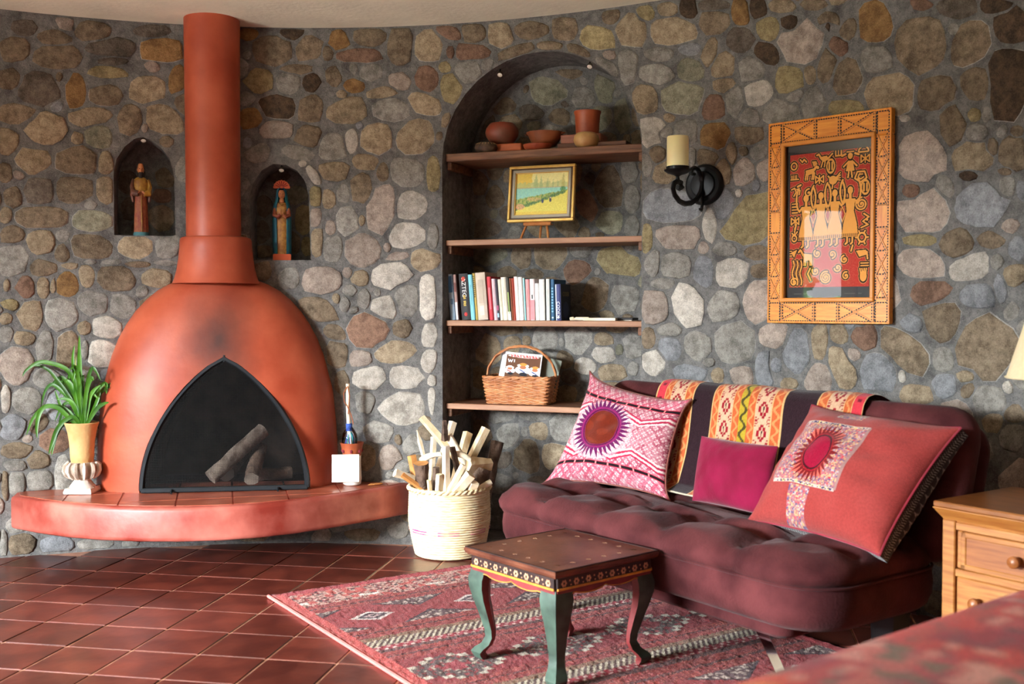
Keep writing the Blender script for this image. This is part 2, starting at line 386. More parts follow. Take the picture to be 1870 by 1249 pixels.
mat('hedge', (52,92,36), rough=0.7, rgb2=(96,140,60), scale=9)
glass_mat('pane'); glass_mat('clear_wrap', (0.9, 0.93, 1.0))
def flatmat(rgb, rough=0.6):
    k = 'flat_%02x%02x%02x_%d' % (rgb[0], rgb[1], rgb[2], int(rough*100))
    if k not in MATS: mat(k, rgb, rough=rough, var=0.07, scale=40)
    return k
# ------------------------------------------------------------------ the setting: floor, ceiling, round stone wall
CEIL = 2.5
def shell(name, t0, t1, z0, z1, m, step=1.0):
    n = max(2, int((t1-t0)/step)); b = MB(); rings = []
    for i in range(n+1):
        t = R2(t0+(t1-t0)*i/n)
        rings.append([tuple(pol(t, RW, z0)), tuple(pol(t, RW+.55, z0)), tuple(pol(t, RW+.55, z1)), tuple(pol(t, RW, z1))])
    b.loft(rings); return structure(b.build(name, m, smooth=False))
def arch_poly(hw, z0, zs, zt, n=12, x0=0.0, point=0.0):
    p = [(x0-hw, z0), (x0+hw, z0)]
    for k in range(n+1):
        a = math.pi*k/n; p.append((x0+hw*math.cos(a), zs+(zt-zs)*math.sin(a)))
    return p
def cutter(th, poly, depth, front=0.2):
    loc, rz = wall_frame(th); o = MB().prism(poly, -front, depth).build('cutter', 'mortar', smooth=False)
    o.location = loc; o.rotation_euler = (0, 0, rz); return o

wall = shell('wall_back', -50, 80, -0.02, CEIL+.05, 'mortar')
TH_N = R2(20.3); NHW = 0.487; NDEPTH = 0.315            # the shelved alcove
TH_1 = R2(-14.55); TH_2 = R2(-3.05)                      # the two statue niches
TH_F = R2(-8.3)                                          # the fireplace
def ogive(x0, hw, z0, zt, n=14, sharp=1.0):
    """pointed arch outline from two bulging sides"""
    L = []
    for k in range(n+1):
        t = k/n; L.append((hw*(1-t**1.9)**0.80 if t < 1 else 0.0, z0+(zt-z0)*t))
    return [(x0+x, z) for x, z in L]+[(x0-x, z) for x, z in reversed(L[:-1])]
OPEN = ogive(0.05, 0.385, 0.30, 0.925)
n1p = [(-.135,1.49),(.142,1.49),(.138,1.78),(.118,1.86),(.075,1.915),(.035,1.945),(0.0,1.957),(-.04,1.945),(-.085,1.905),(-.122,1.845),(-.134,1.78)]
n2p = [(-.146,1.378),(.148,1.378),(.14,1.68),(.125,1.755),(.085,1.81),(.03,1.838),(-.03,1.842),(-.085,1.81),(-.128,1.745),(-.146,1.68)]
boolean_cut(wall, [cutter(TH_N, arch_poly(NHW, .012, 1.845, 2.335, 18), NDEPTH), cutter(TH_1, n1p, .2), cutter(TH_2, n2p, .2), cutter(TH_F, OPEN, .30, .3)])
structure(wall)

wl = shell('wall_left', -180, -50, -0.02, CEIL+.05, 'stone_m', 2.0)
D_TH = R2(-79.5); W_TH = R2(-112)
boolean_cut(wl, [cutter(D_TH, [(-.32, .06), (.32, .06), (.32, 2.06), (-.32, 2.06)], 1.0), cutter(W_TH, [(-.85, .55), (.85, .55), (.85, 1.92), (-.85, 1.92)], 1.0)])
structure(wl)
shell('wall_right', 80, 180, -0.02, CEIL+.05, 'stone_m', 2.0)
for nm, th, hw, z0, z1 in (('door_1', D_TH, .32, .06, 2.06), ('window_1', W_TH, .85, .55, 1.92)):
    loc, rz = wall_frame(th); b = MB(); fw = .03
    b.box((-hw+fw/2, .25, (z0+z1)/2), (fw, .06, z1-z0)); b.box((hw-fw/2, .25, (z0+z1)/2), (fw, .06, z1-z0))
    b.box((0, .25, z0+fw/2), (2*hw, .06, fw)); b.box((0, .25, z1-fw/2), (2*hw, .06, fw))
    if nm == 'window_1': b.box((0, .25, (z0+z1)/2), (.04, .06, z1-z0))
    o = structure(b.build(nm, 'door_wood', smooth=False)); o.location = loc; o.rotation_euler = (0, 0, rz)
    MB().add([(-hw, .25, z0), (hw, .25, z0), (hw, .25, z1), (-hw, .25, z1)], [(0, 1, 2, 3)]).build('pane', 'pane', o, smooth=False)

b = MB(); pts = [(CX+(RW+.5)*math.cos(a), CY+(RW+.5)*math.sin(a)) for a in np.linspace(0, 2*math.pi, 73)[:-1]]
floor = structure(b.slab(pts, -.12, -.004).build('floor', 'floor_base', smooth=False))
MB().slab([(-1.85, 2.42), (1.10, 2.42), (1.70, 3.4), (1.5, 4.5), (-.2, 5.3), (-2.0, 5.3), (-3.0, 4.5)], -.005, -.003).build('grout_bed', 'grout', floor, smooth=False)
b = MB(); rings = []
for r, z in ((0.001, CEIL+.02), (1.2, CEIL+.015), (2.4, CEIL+.006), (RW-.1, CEIL), (RW+.5, CEIL-.002)):
    rings.append([(CX+r*math.cos(a), CY+r*math.sin(a), z+.006*math.sin(3*a)*r/3) for a in np.linspace(0, 2*math.pi, 97)[:-1]])
top = [(x, y, CEIL+.2) for x, y, z in rings[-1]]
b.loft(rings+[top]); structure(b.build('ceiling', 'plaster'))

# floor tiles, one object each, sharing one mesh
T = 0.2404; TO = (-1.531, 4.815); TY = -0.182
tm = None
for i in range(-10, 16):
    for j in range(-2, 14):
        x, y = (i+.5)*T, -(j+.5)*T
        wx = TO[0]+x*math.cos(TY)-y*math.sin(TY); wy = TO[1]+x*math.sin(TY)+y*math.cos(TY)
        if math.hypot(wx-CX, wy-CY) > RW+.06 or wy < 2.5: continue
        if not (-.56*wy-.42 < wx < .42*wy+.02): continue
        if tm is None:
            o = MB().box((0, 0, 0), (T-.0075, T-.0075, .014), bev=.003).build('tile', 'floor_tile', floor, smooth=False); tm = o.data
        else:
            o = bpy.data.objects.new('tile', tm); COL.objects.link(o); o.parent = floor
        o.location = (wx, wy, -.007+rnd.uniform(-.0008, .0008)); o.rotation_euler = (rnd.uniform(-.003, .003), rnd.uniform(-.003, .003), TY+rnd.choice((0, 1, 2, 3))*math.pi/2)

# ------------------------------------------------------------------ stones of the wall: (crop x, crop y, half width, half height, tilt, kind)
def crop(ox, oy, sc, L): return [(ox+a*sc, oy+b*sc, c*sc, d*sc, e, k) for a, b, c, d, e, k in L]
WALL_ST = []
s1 = .1922
WALL_ST += crop(0, 30, s1, [(520,200,150,70,0,'m'),(880,150,150,85,0,'m'),(1060,300,220,85,0,'n'),(1540,320,200,110,5,'o'),(1070,425,130,38,0,'n'),(1020,530,180,52,5,'y'),(140,320,130,110,0,'m'),
 (540,385,200,105,0,'m'),(720,720,85,150,0,'o'),(1010,750,140,90,0,'m'),(1410,700,150,125,0,'b'),(1690,600,75,130,15,'o'),(360,690,180,150,0,'n'),(850,950,180,75,-5,'b'),(440,1060,165,140,-10,'b'),
 (1240,980,110,130,10,'m'),(1560,970,190,130,30,'b'),(735,1160,52,55,0,'b'),(940,1150,110,100,0,'l'),(150,920,180,85,0,'m'),(50,1190,110,105,0,'b'),(90,600,110,90,0,'m'),(230,110,110,70,0,'n'),(1450,140,150,60,0,'n')])
WALL_ST += crop(0, 260, s1, [(320,180,150,125,10,'b'),(740,180,185,130,0,'m'),(1000,215,70,120,0,'b'),(45,290,65,80,0,'m'),(120,530,90,92,30,'m'),(370,460,145,125,0,'n'),(690,445,165,125,0,'m'),(1000,430,72,140,0,'b'),
 (55,680,60,75,0,'b'),(400,720,240,108,0,'m'),(880,745,190,100,0,'l'),(120,870,110,80,-20,'m'),(400,930,125,115,0,'b'),(880,1000,190,110,15,'m'),(1290,990,160,105,0,'b'),(1590,980,115,105,0,'g'),(100,1120,150,125,-10,'g'),(590,1050,62,82,0,'m'),
 (1050,1135,90,26,0,'g'),(860,1135,55,24,0,'g'),(1310,1160,100,26,0,'m'),(1580,1145,95,26,0,'g')])
WALL_ST += crop(0, 480, s1, [(410,50,118,72,0,'m'),(660,30,70,30,0,'b'),(830,125,70,92,0,'b'),(1110,152,175,108,5,'m'),(1490,150,125,82,0,'b'),(60,210,26,52,0,'b'),(240,240,80,100,0,'r'),(410,235,50,98,0,'b'),(505,225,28,68,0,'b'),
 (640,215,100,108,0,'o'),(100,395,82,45,10,'y'),(300,500,115,140,0,'b'),(580,490,160,145,0,'g'),(880,390,145,108,0,'g'),(1165,410,120,110,0,'g'),(1350,275,60,58,0,'g'),(50,530,60,55,0,'b'),(55,680,66,75,0,'g'),(230,715,98,66,0,'b'),
 (800,620,70,62,0,'b'),(1010,610,128,98,10,'w'),(425,800,72,155,5,'g'),(635,820,92,185,10,'m'),(155,980,155,160,0,'p'),(430,1095,130,85,5,'g'),(960,870,122,128,0,'w'),(810,830,32,82,0,'g'),(790,1090,130,100,0,'g')])
WALL_ST += crop(0, 690, .2723, [(180,150,90,80,-20,'g'),(40,140,30,95,0,'w'),(90,330,78,82,0,'u'),(120,490,95,55,0,'m'),(110,590,75,42,0,'g'),(250,555,72,62,0,'m'),(370,420,95,75,0,'r'),(262,685,88,72,0,'g'),(112,700,62,80,0,'g'),(430,650,60,120,0,'g'),(35,720,22,95,0,'m'),
 (140,1130,92,85,0,'m'),(28,1120,26,95,0,'g'),(390,1130,110,72,0,'u'),(640,1120,120,50,0,'g')])
s2 = .2139
WALL_ST += crop(430, 40, s2, [(120,110,72,48,0,'o'),(480,95,92,58,0,'d'),(310,240,160,118,0,'m'),(630,230,112,108,0,'m'),(785,265,45,60,0,'m'),(880,150,85,82,0,'o'),(1160,125,125,72,0,'m'),(1415,190,105,150,0,'m'),(1640,210,120,130,20,'b'),(1060,290,165,55,0,'r'),(1830,95,110,48,15,'r'),(1845,260,52,60,0,'r'),
 (195,510,108,98,0,'y'),(450,520,90,92,0,'g'),(650,520,72,78,0,'d'),(530,405,125,42,0,'m'),(1160,430,92,62,-10,'g'),(1010,550,75,62,0,'o'),(1400,510,82,68,0,'p'),(1250,605,115,45,-10,'b'),(1640,480,85,102,0,'r'),(1790,390,55,45,0,'y'),(1835,560,80,115,0,'y'),(370,730,138,98,10,'d'),(640,750,98,122,15,'m'),(950,760,155,105,-5,'b'),
 (1330,750,138,88,0,'g'),(1620,700,132,78,20,'b'),(130,820,88,85,0,'o'),(360,920,138,78,0,'p'),(620,980,98,108,10,'m'),(830,1080,112,105,0,'g'),(990,1020,56,92,0,'w'),(1200,1000,125,128,0,'b'),(1540,985,155,130,-35,'b'),(1800,840,40,60,15,'b'),(200,1120,95,70,-15,'g'),(540,1110,128,60,10,'g')])
WALL_ST += crop(430, 280, s2, [(850,150,122,82,0,'b'),(1110,70,98,68,0,'b'),(575,85,30,28,0,'w'),(670,190,80,40,55,'w'),(1260,170,50,76,0,'m'),(1460,170,132,118,0,'g'),(1690,180,52,130,0,'y'),(1070,290,92,120,0,'m'),(685,370,48,76,0,'y'),(795,390,54,68,0,'b'),(925,340,56,76,0,'g'),
 (685,550,48,76,0,'p'),(815,650,42,68,0,'p'),(955,585,86,118,0,'g'),(1080,570,28,46,0,'b'),(1255,465,208,112,108,'p'),(1490,440,130,118,0,'w'),(1470,700,135,102,0,'w'),(1690,720,45,108,0,'g'),(1080,820,135,130,0,'p'),(695,760,52,112,0,'b'),(830,800,80,120,0,'g'),(1295,805,28,36,0,'p'),
 (1390,880,98,36,-5,'p'),(1612,912,118,92,5,'b'),(1330,1040,162,98,-15,'w'),(745,1085,158,104,-10,'p'),(1065,1065,72,62,0,'b'),(955,1020,44,42,0,'p'),(460,1070,80,82,0,'g'),(230,1000,70,80,0,'m'),(975,1168,60,46,0,'g')])
s3 = .2082
WALL_ST += crop(500, 500, s3, [(1160,230,98,132,10,'g'),(1352,200,66,192,0,'w'),(625,265,46,62,0,'g'),(790,230,56,80,0,'g'),(975,300,124,92,10,'w'),(825,500,162,155,0,'r'),(1130,480,76,78,0,'m'),(1065,685,178,92,-2,'b'),(1365,540,60,104,0,'w'),(1360,760,60,96,10,'w'),
 (760,740,98,74,0,'p'),(850,920,142,100,0,'w'),(1150,910,142,98,0,'w'),(1388,940,34,52,0,'w'),(390,310,160,90,25,'m'),(540,520,105,62,35,'m'),(560,700,90,130,0,'m'),(600,950,60,105,0,'m'),(1130,1170,178,130,0,'w'),(1385,1100,30,112,0,'w'),(800,1120,75,92,0,'g')])
WALL_ST += crop(560, 700, .2402, [(640,570,82,88,0,'p'),(550,370,100,72,0,'g'),(800,470,72,72,0,'g'),(420,1150,125,40,0,'m'),(700,1110,75,60,0,'g'),(430,560,80,90,0,'m'),(720,640,60,50,0,'g')])
WALL_ST += crop(720, 0, .2781, [(520,215,78,58,0,'m'),(475,345,132,48,0,'r'),(700,230,78,82,-10,'b'),(905,200,118,55,0,'m'),(1120,195,92,66,0,'m'),(1340,250,122,74,10,'y'),(1555,205,105,108,0,'b'),(1430,110,56,50,0,'m'),(800,340,112,40,-20,'m'),(1020,300,76,26,0,'b'),(1205,335,82,34,20,'m'),
 (1410,365,46,36,0,'p'),(1410,440,92,40,40,'g'),(1530,430,60,112,0,'g'),(1520,650,142,26,65,'b'),(1650,660,82,98,0,'b')])
s4 = .1979
WALL_ST += crop(1150, 0, s4, [(350,90,88,66,0,'b'),(150,120,82,72,0,'y'),(400,290,205,132,0,'b'),(270,500,128,62,-3,'g'),(550,450,102,58,0,'u'),(740,480,68,125,15,'b'),(860,610,98,118,20,'b'),(870,780,92,68,-10,'b'),(560,655,112,108,0,'l'),(250,690,158,88,10,'g'),(490,900,192,145,0,'l'),(770,1000,105,112,0,'r'),
 (780,200,138,112,-10,'m'),(1030,120,82,122,0,'o'),(1180,80,88,82,0,'d'),(1030,360,120,112,0,'n'),(1280,270,100,102,0,'y'),(1260,490,128,88,20,'d'),(1590,400,208,195,0,'p'),(1480,220,78,78,0,'d'),(1480,740,132,130,-30,'y'),(1120,640,112,112,0,'g'),(1660,690,56,92,0,'b'),(1190,860,118,118,0,'w'),
 (970,940,80,122,0,'g'),(1840,620,100,200,0,'m'),(1690,960,112,150,0,'g'),(1400,1040,172,122,0,'g'),(1110,1100,90,90,0,'g'),(1530,890,100,58,-30,'g'),(1400,45,122,62,0,'b'),(1700,40,112,52,0,'m'),(1830,200,92,72,0,'m'),(545,85,80,92,0,'d'),(760,55,140,48,0,'n')])
WALL_ST += crop(1150, 220, s1, [(200,110,150,150,0,'w'),(330,120,80,58,-20,'g'),(540,130,108,130,0,'g'),(810,150,135,130,-30,'o'),(740,350,92,90,0,'m'),(970,310,46,112,-5,'b'),(1085,290,42,52,0,'m'),(260,320,72,102,0,'m'),(150,430,80,100,0,'g'),(330,490,112,100,0,'b'),(890,490,72,112,0,'b'),(1090,490,96,130,0,'p'),
 (1130,130,120,112,0,'m'),(1230,310,80,90,0,'g'),(1285,450,80,112,0,'p'),(380,815,300,158,0,'u'),(890,800,90,150,0,'u'),(1160,950,310,185,-38,'y'),(760,1000,66,158,0,'w'),(460,1100,205,110,0,'p'),(165,1120,50,140,0,'y'),(1040,690,28,36,0,'w'),(590,330,40,90,0,'g')])
WALL_ST += crop(1150, 440, .2322, [(580,50,42,52,0,'p'),(360,200,145,98,0,'g'),(190,180,60,100,0,'g'),(575,240,86,112,0,'u'),(800,250,128,102,-5,'w'),(1000,90,102,56,5,'m'),(1020,240,70,52,0,'m'),(760,60,92,56,0,'g'),(205,520,98,128,0,'p'),(455,495,128,178,-8,'w'),(735,520,122,118,0,'g'),(1010,490,112,166,0,'p'),
 (270,335,90,46,0,'g'),(320,700,92,56,0,'g'),(310,840,86,92,0,'u'),(150,770,46,82,0,'m'),(190,950,82,92,0,'w'),(540,820,102,112,0,'g'),(830,790,152,152,0,'g'),(1130,740,112,106,0,'p'),(690,1060,46,58,0,'b'),(880,1070,88,78,0,'p'),(460,1050,122,70,0,'u'),(1080,1000,90,140,0,'u'),(620,950,46,36,0,'g')])
WALL_ST += crop(1500, 0, .2242, [(440,190,132,160,10,'o'),(830,370,202,215,0,'m'),(1210,380,140,212,30,'m'),(1530,690,155,290,0,'d'),(1550,220,150,140,0,'d'),(570,770,192,165,0,'b'),(930,760,162,130,-30,'m'),(1250,660,110,142,-20,'m'),(170,620,152,142,0,'m'),(450,480,122,112,0,'g'),(130,390,80,82,0,'r'),(55,190,62,62,0,'d'),
 (1070,1020,96,158,0,'m'),(1250,935,50,52,0,'y'),(820,35,80,46,0,'r'),(1110,60,150,82,0,'n'),(200,880,132,58,0,'y'),(680,960,40,30,0,'w'),(1420,50,120,60,0,'d')])
WALL_ST += crop(1560, 260, .2401, [(520,120,166,172,0,'p'),(900,110,142,112,0,'b'),(1205,90,98,112,0,'m'),(1055,40,42,60,0,'m'),(540,530,178,162,0,'p'),(690,330,102,52,60,'g'),(985,470,212,152,-5,'u'),(440,380,70,60,0,'r'),(500,740,112,46,-3,'y'),(780,770,112,110,0,'m'),(1040,740,96,62,0,'m'),(520,925,164,102,15,'p'),(890,940,162,88,-15,'w'),
 (1190,630,62,52,0,'p'),(1245,810,62,82,0,'u'),(1080,910,52,56,0,'g'),(1230,1020,90,76,-8,'b'),(590,1160,142,110,0,'r'),(960,1170,142,82,0,'u'),(1110,1120,52,100,0,'u'),(1150,220,46,30,0,'m'),(870,250,62,40,0,'d'),(1160,350,70,80,0,'g')])
WALL_ST += crop(1400, 540, .2563, [(1240,150,125,160,-10,'m'),(980,390,212,112,42,'m'),(1580,370,205,205,20,'m'),(710,300,88,82,0,'r'),(380,330,62,118,0,'b'),(540,505,198,76,66,'b'),(220,400,90,140,0,'u'),(800,550,122,138,0,'u'),(370,600,82,112,0,'p'),(1260,460,76,82,0,'g'),(1270,640,80,82,0,'u'),(1420,570,62,42,0,'b'),(1720,650,36,46,0,'w'),
 (1070,715,112,72,0,'b'),(1590,740,112,92,0,'g'),(510,280,60,82,0,'b'),(40,500,60,90,0,'u'),(965,570,26,46,0,'w'),(160,630,52,40,0,'b'),(620,420,50,46,0,'p'),(1760,1000,80,92,0,'g'),(1770,850,70,62,0,'m'),(1040,200,80,60,0,'u')])
BACK_ST = crop(720, 0, .2781, [(1010,590,116,92,0,'l'),(1380,580,62,88,0,'l'),(960,450,70,40,0,'m'),(1150,470,90,40,0,'m'),(1245,640,80,60,0,'g'),(760,560,80,70,20,'m'),(720,690,70,60,0,'m'),(1090,770,60,50,0,'m'),(900,740,70,50,0,'n'),(1500,760,50,100,0,'l')])
BACK_ST += crop(830, 280, .2402, [(170,220,78,92,0,'m'),(310,140,60,62,0,'m'),(130,410,82,80,0,'m'),(310,340,62,80,0,'m'),(1010,400,112,70,60,'r'),(1180,260,110,150,0,'m'),(1330,150,72,82,0,'g'),(1180,520,102,82,0,'l'),(190,570,150,68,0,'n'),(700,760,152,112,0,'b'),(530,770,92,100,0,'m'),(960,730,82,72,0,'g'),(930,890,92,88,0,'r'),(1250,840,160,108,25,'y'),(1290,1110,110,102,0,'g'),(1070,1070,100,122,0,'m'),(260,780,130,70,0,'l'),(1350,330,60,100,0,'g'),(1350,560,60,70,0,'g')])
BACK_ST += crop(800, 580, .2562, [(360,230,82,98,0,'b'),(530,190,56,62,0,'b'),(760,150,90,82,0,'g'),(1000,170,88,92,0,'g'),(1180,160,62,46,0,'b'),(1180,262,76,62,0,'w'),(1400,200,76,78,0,'g'),(1050,345,72,58,10,'w'),(900,300,62,62,0,'m'),(1240,390,90,60,0,'b'),(440,690,112,62,0,'g'),(690,690,116,42,0,'g'),(510,840,78,92,0,'g'),(720,810,66,58,0,'b'),(910,780,112,102,0,'g'),
 (630,990,102,122,0,'m'),(830,980,102,82,0,'b'),(1280,70,70,32,0,'b'),(480,80,102,46,0,'m'),(290,430,60,70,0,'m'),(240,150,66,60,0,'m'),(300,820,80,90,0,'m'),(220,560,60,60,0,'m'),(700,400,80,70,0,'g'),(430,420,60,60,0,'m')])

NORM_N = np.array([math.sin(TH_N), math.cos(TH_N)]); O_N = np.array([CX, CY])+NORM_N*(RW+NDEPTH)
TAN_N = np.array([math.cos(TH_N), -math.sin(TH_N)])
def to_wall(px, py): p = on_wall(px, py); return wall_theta(p)*RW, p[2]
def to_back(px, py):
    r = ray(px, py); t = (O_N@NORM_N)/(r[:2]@NORM_N); p = np.array([0, 0, CAMH])+r*t
    return (p[:2]-O_N)@TAN_N, p[2]
def from_wall(u, z, h): return tuple(pol(u/RW, RW-h, z))
def from_back(u, z, h): q = O_N+TAN_N*u-NORM_N*h; return (q[0], q[1], z)

def stones_uv(lst, conv):
    out = []
    for px, py, rx, ry, ang, k in lst:
        c = np.array(conv(px, py)); ca, sa = math.cos(R2(ang)), math.sin(R2(ang))
        ax = np.array(conv(px+rx*ca, py+rx*sa))-c; ay = np.array(conv(px-ry*sa, py+ry*ca))-c
        A = np.linalg.inv(np.stack([ax, ay], 1)); out.append(dict(c=c, A=A, r=max(np.linalg.norm(ax), np.linalg.norm(ay)), ax=ax, ay=ay, k=k, n=rnd.uniform(2.3, 3.6)))
    return out
def inside_poly(x, z, poly, grow=0.0):
    n = len(poly); ins = False; dmin = 9
    for i in range(n):
        (x1, y1), (x2, y2) = poly[i], poly[(i+1) % n]
        if (y1 > z) != (y2 > z) and x < (x2-x1)*(z-y1)/(y2-y1)+x1: ins = not ins
        dx, dy = x2-x1, y2-y1; t = max(0, min(1, ((x-x1)*dx+(z-y1)*dy)/(dx*dx+dy*dy+1e-12)))
        dmin = min(dmin, math.hypot(x-x1-t*dx, z-y1-t*dy))
    return ins or dmin < grow
HOLES = [(TH_N*RW, arch_poly(NHW, -.1, 1.845, 2.335, 18)), (TH_1*RW, n1p), (TH_2*RW, n2p), (TH_F*RW, OPEN)]
def blocked_wall(u, z, g=.006):
    if z > CEIL-.012 or z < .008: return True
    return any(abs(u-u0) < .6 and inside_poly(u-u0, z, p, g) for u0, p in HOLES)
def blocked_back(u, z, g=.0):
    return not inside_poly(u, z, arch_poly(NHW-.012, .02, 1.845, 2.32, 18))
def fill(S, conv, urange, zrange, blocked, tries, rmin, rmax, kinds):
    """small stones in the gaps between the large ones"""
    C = np.array([s['c'] for s in S]); A = np.array([s['A'] for s in S]); rr = np.array([min(np.linalg.norm(s['ax']), np.linalg.norm(s['ay'])) for s in S])
    q = np.random.RandomState(3); cand = []
    for _ in range(tries):
        p = np.array([q.uniform(*urange), q.uniform(*zrange)])
        if blocked(p[0], p[1], .02): continue
        d = p-C; near = np.abs(d).sum(1) < .8
        qq = np.einsum('nij,nj->ni', A[near], d[near]); e = ((np.abs(qq)**2.6).sum(1))**(1/2.6)
        fr = ((e-1)*rr[near]).min() if near.any() else rmax
        if fr > rmin: cand.append((min(fr, rmax), p))
    cand.sort(key=lambda t: -t[0]); kept = []
    for r, p in cand:
        ok = True
        for r2, p2 in kept:
            if np.hypot(*(p-p2)) < r+r2+.006: ok = False; break
        if ok: kept.append((r, p))
    for r, p in kept:
        a = q.uniform(0, 3.14); e = q.uniform(.75, 1.0)*r; f = q.uniform(1.0, 1.25)*r
        ax = np.array([math.cos(a), math.sin(a)])*f; ay = np.array([-math.sin(a), math.cos(a)])*e
        S.append(dict(c=p, A=np.linalg.inv(np.stack([ax, ay], 1)), r=f, ax=ax, ay=ay, k=q.choice(list(kinds)), n=2.3))
def stone_rings(S, blocked, conv3, npt=14):
    C = np.array([s['c'] for s in S]); Rr = np.array([s['r'] for s in S]); res = []
    q = np.random.RandomState(11)
    for i, s in enumerate(S):
        dist = np.hypot(*(C-s['c']).T); nb = [j for j in np.where(dist < Rr*1.5+s['r']*1.5)[0] if j != i]
        ph = q.uniform(0, 6.28); jag = q.uniform(-.07, .07, npt); pts = []; nn = npt if s['r'] > .035 else 9
        if blocked(s['c'][0], s['c'][1], 0): continue
        nc_ = q.randint(5, 8); ca = np.sort((np.arange(nc_)+q.uniform(-.28, .28, nc_))/nc_*2*math.pi+ph); nr_ = s['n']
        cr = (np.abs(np.cos(ca))**nr_+np.abs(np.sin(ca))**nr_)**(-1/nr_)*q.uniform(.98, 1.13, nc_); cp_ = np.stack([np.cos(ca)*cr, np.sin(ca)*cr], 1)
        for k in range(nn):
            a = 2*math.pi*k/nn+q.uniform(-.1, .1); dv = np.array([math.cos(a), math.sin(a)]); rad = 1.0
            for e in range(nc_):
                p1, p2 = cp_[e], cp_[(e+1) % nc_]; ed = p2-p1; den = dv[0]*ed[1]-dv[1]*ed[0]
                if abs(den) < 1e-9: continue
                tt = (p1[0]*ed[1]-p1[1]*ed[0])/den; ss = (p1[0]*dv[1]-p1[1]*dv[0])/den
                if tt > 0 and -1e-6 <= ss <= 1+1e-6: rad = tt; break
            rad = min(rad, 1.12)*.84+.16*(abs(math.cos(a))**2.4+abs(math.sin(a))**2.4)**(-1/2.4); rad *= 1.25*(1+jag[k % npt]*.7)
            d = s['ax']*math.cos(a)*rad+s['ay']*math.sin(a)*rad
            lo, hi = 0.0, 1.0
            def bad(t):
                p = s['c']+d*t
                if blocked(p[0], p[1], .004): return True
                e0 = t*rad
                for j in nb:
                    o = S[j]; v = o['A']@(p-o['c']); e = (abs(v[0])**o['n']+abs(v[1])**o['n'])**(1/o['n'])
                    if e < e0+.085: return True
                return False
            if bad(1.0):
                for _ in range(7):
                    m = (lo+hi)/2
                    if bad(m): hi = m
                    else: lo = m
                t = lo
            else: t = 1.0
            pts.append(s['c']+d*t)
        P = np.array(pts)
        area = 0.5*abs(np.sum(P[:, 0]*np.roll(P[:, 1], -1)-P[:, 1]*np.roll(P[:, 0], -1)))
        if area < 2.5e-4: continue
        res.append((area*(1e-3 if s.get('far') else 1), P, s['k'], q.uniform(.003, .010), q.uniform(-.04, .04, 2)))
    return res
def stone_mb(P, h, tilt, conv3, b=None, rim=None):
    b = b or MB(); c = P.mean(0); n = len(P); f0 = len(b.f)
    def ring(t, hh, tl): return [conv3(*(c+(p-c)*t), hh+tl*float((p-c)@tilt)*t) for p in P]
    b.loft([ring(1.0, -.003, 0), ring(.955, h*.6, .6), ring(.84, h, 1.0)], False, False)
    if rim is not None:
        for i in range(f0, f0+n): b.m[i] = rim
    o = len(b.v)-n; b.v.append(conv3(c[0], c[1], h*1.15)); m = len(b.v)-1
    for i in range(n): b.f.append((o+i, o+(i+1) % n, m)); b.m.append(b.cur)
    return b
def niche_set(th, poly, lst):
    """stones on the flat back of a statue niche"""
    nrm = np.array([math.sin(th), math.cos(th)]); o = np.array([CX, CY])+nrm*(RW+.2); tan = np.array([math.cos(th), -math.sin(th)])
    def conv(px, py):
        r = ray(px, py); t = (o@nrm)/(r[:2]@nrm); p = np.array([0, 0, CAMH])+r*t; return (p[:2]-o)@tan, p[2]
    def back(u, z, h): q_ = o+tan*u-nrm*h; return (q_[0], q_[1], z)
    S = stones_uv(lst, conv); return [(a, P, k, h*.7, t, back) for a, P, k, h, t in stone_rings(S, lambda u, z, g=0: not inside_poly(u, z, poly), back)]
NICHE = niche_set(TH_1, n1p, crop(200, 230, .1681, [(600,560,90,100,0,'m'),(570,760,90,70,0,'r'),(560,1000,120,130,0,'m'),(250,900,110,120,0,'n'),(200,620,100,110,0,'n'),(330,1090,90,70,0,'n')]))
NICHE += niche_set(TH_2, n2p, crop(450, 290, .1561, [(670,700,90,180,10,'y'),(600,430,110,90,0,'l'),(700,1020,60,100,0,'y'),(560,980,70,120,0,'m'),(200,560,90,110,0,'n'),(180,860,90,120,0,'n'),(200,1090,100,70,0,'m'),(330,200,140,70,0,'n')]))
SW = stones_uv(WALL_ST, to_wall)
fill(SW, to_wall, (R2(-29)*RW, R2(66)*RW), (.02, CEIL-.03), blocked_wall, 2500, .018, .06, 'ggggbmmpmgu')
n_seen = len(SW)
for a0, a1 in ((-49, -28.5), (65.5, 79)): fill(SW, to_wall, (R2(a0)*RW, R2(a1)*RW), (.04, CEIL-.06), blocked_wall, 1500, .03, .12, 'ggbmmpbw')
for s in SW[n_seen:]: s['far'] = True
SB = stones_uv(BACK_ST, to_back)
fill(SB, to_back, (-NHW, NHW), (.03, 2.3), lambda u, z, g=0: blocked_back(u, z), 1500, .016, .06, 'ggbmmnlg')
ALL = NICHE+[(a, P, k, h, t, from_wall) for a, P, k, h, t in stone_rings(SW, blocked_wall, from_wall)]+[(a, P, k, h*.6, t, from_back) for a, P, k, h, t in stone_rings(SB, blocked_back, from_back)]
ALL.sort(key=lambda t: -t[0])
for a, P, k, h, t, cv in ALL[:296]:
    stone_mb(P, h, t, cv, rim=1).build('stone', ['stone_'+k, 'mortar_pale' if rnd.random() < .6 else 'mortar'], wall, angle=70)
kinds = sorted(STONE); sm = MB()
for a, P, k, h, t, cv in ALL[296:]:
    sm.cur = kinds.index(k); stone_mb(P, h, t, cv, sm)
stuff(sm.build('small_stones', ['stone_'+k for k in kinds], wall, angle=70))
print('STONES', len(ALL), 'small', max(0, len(ALL)-296))

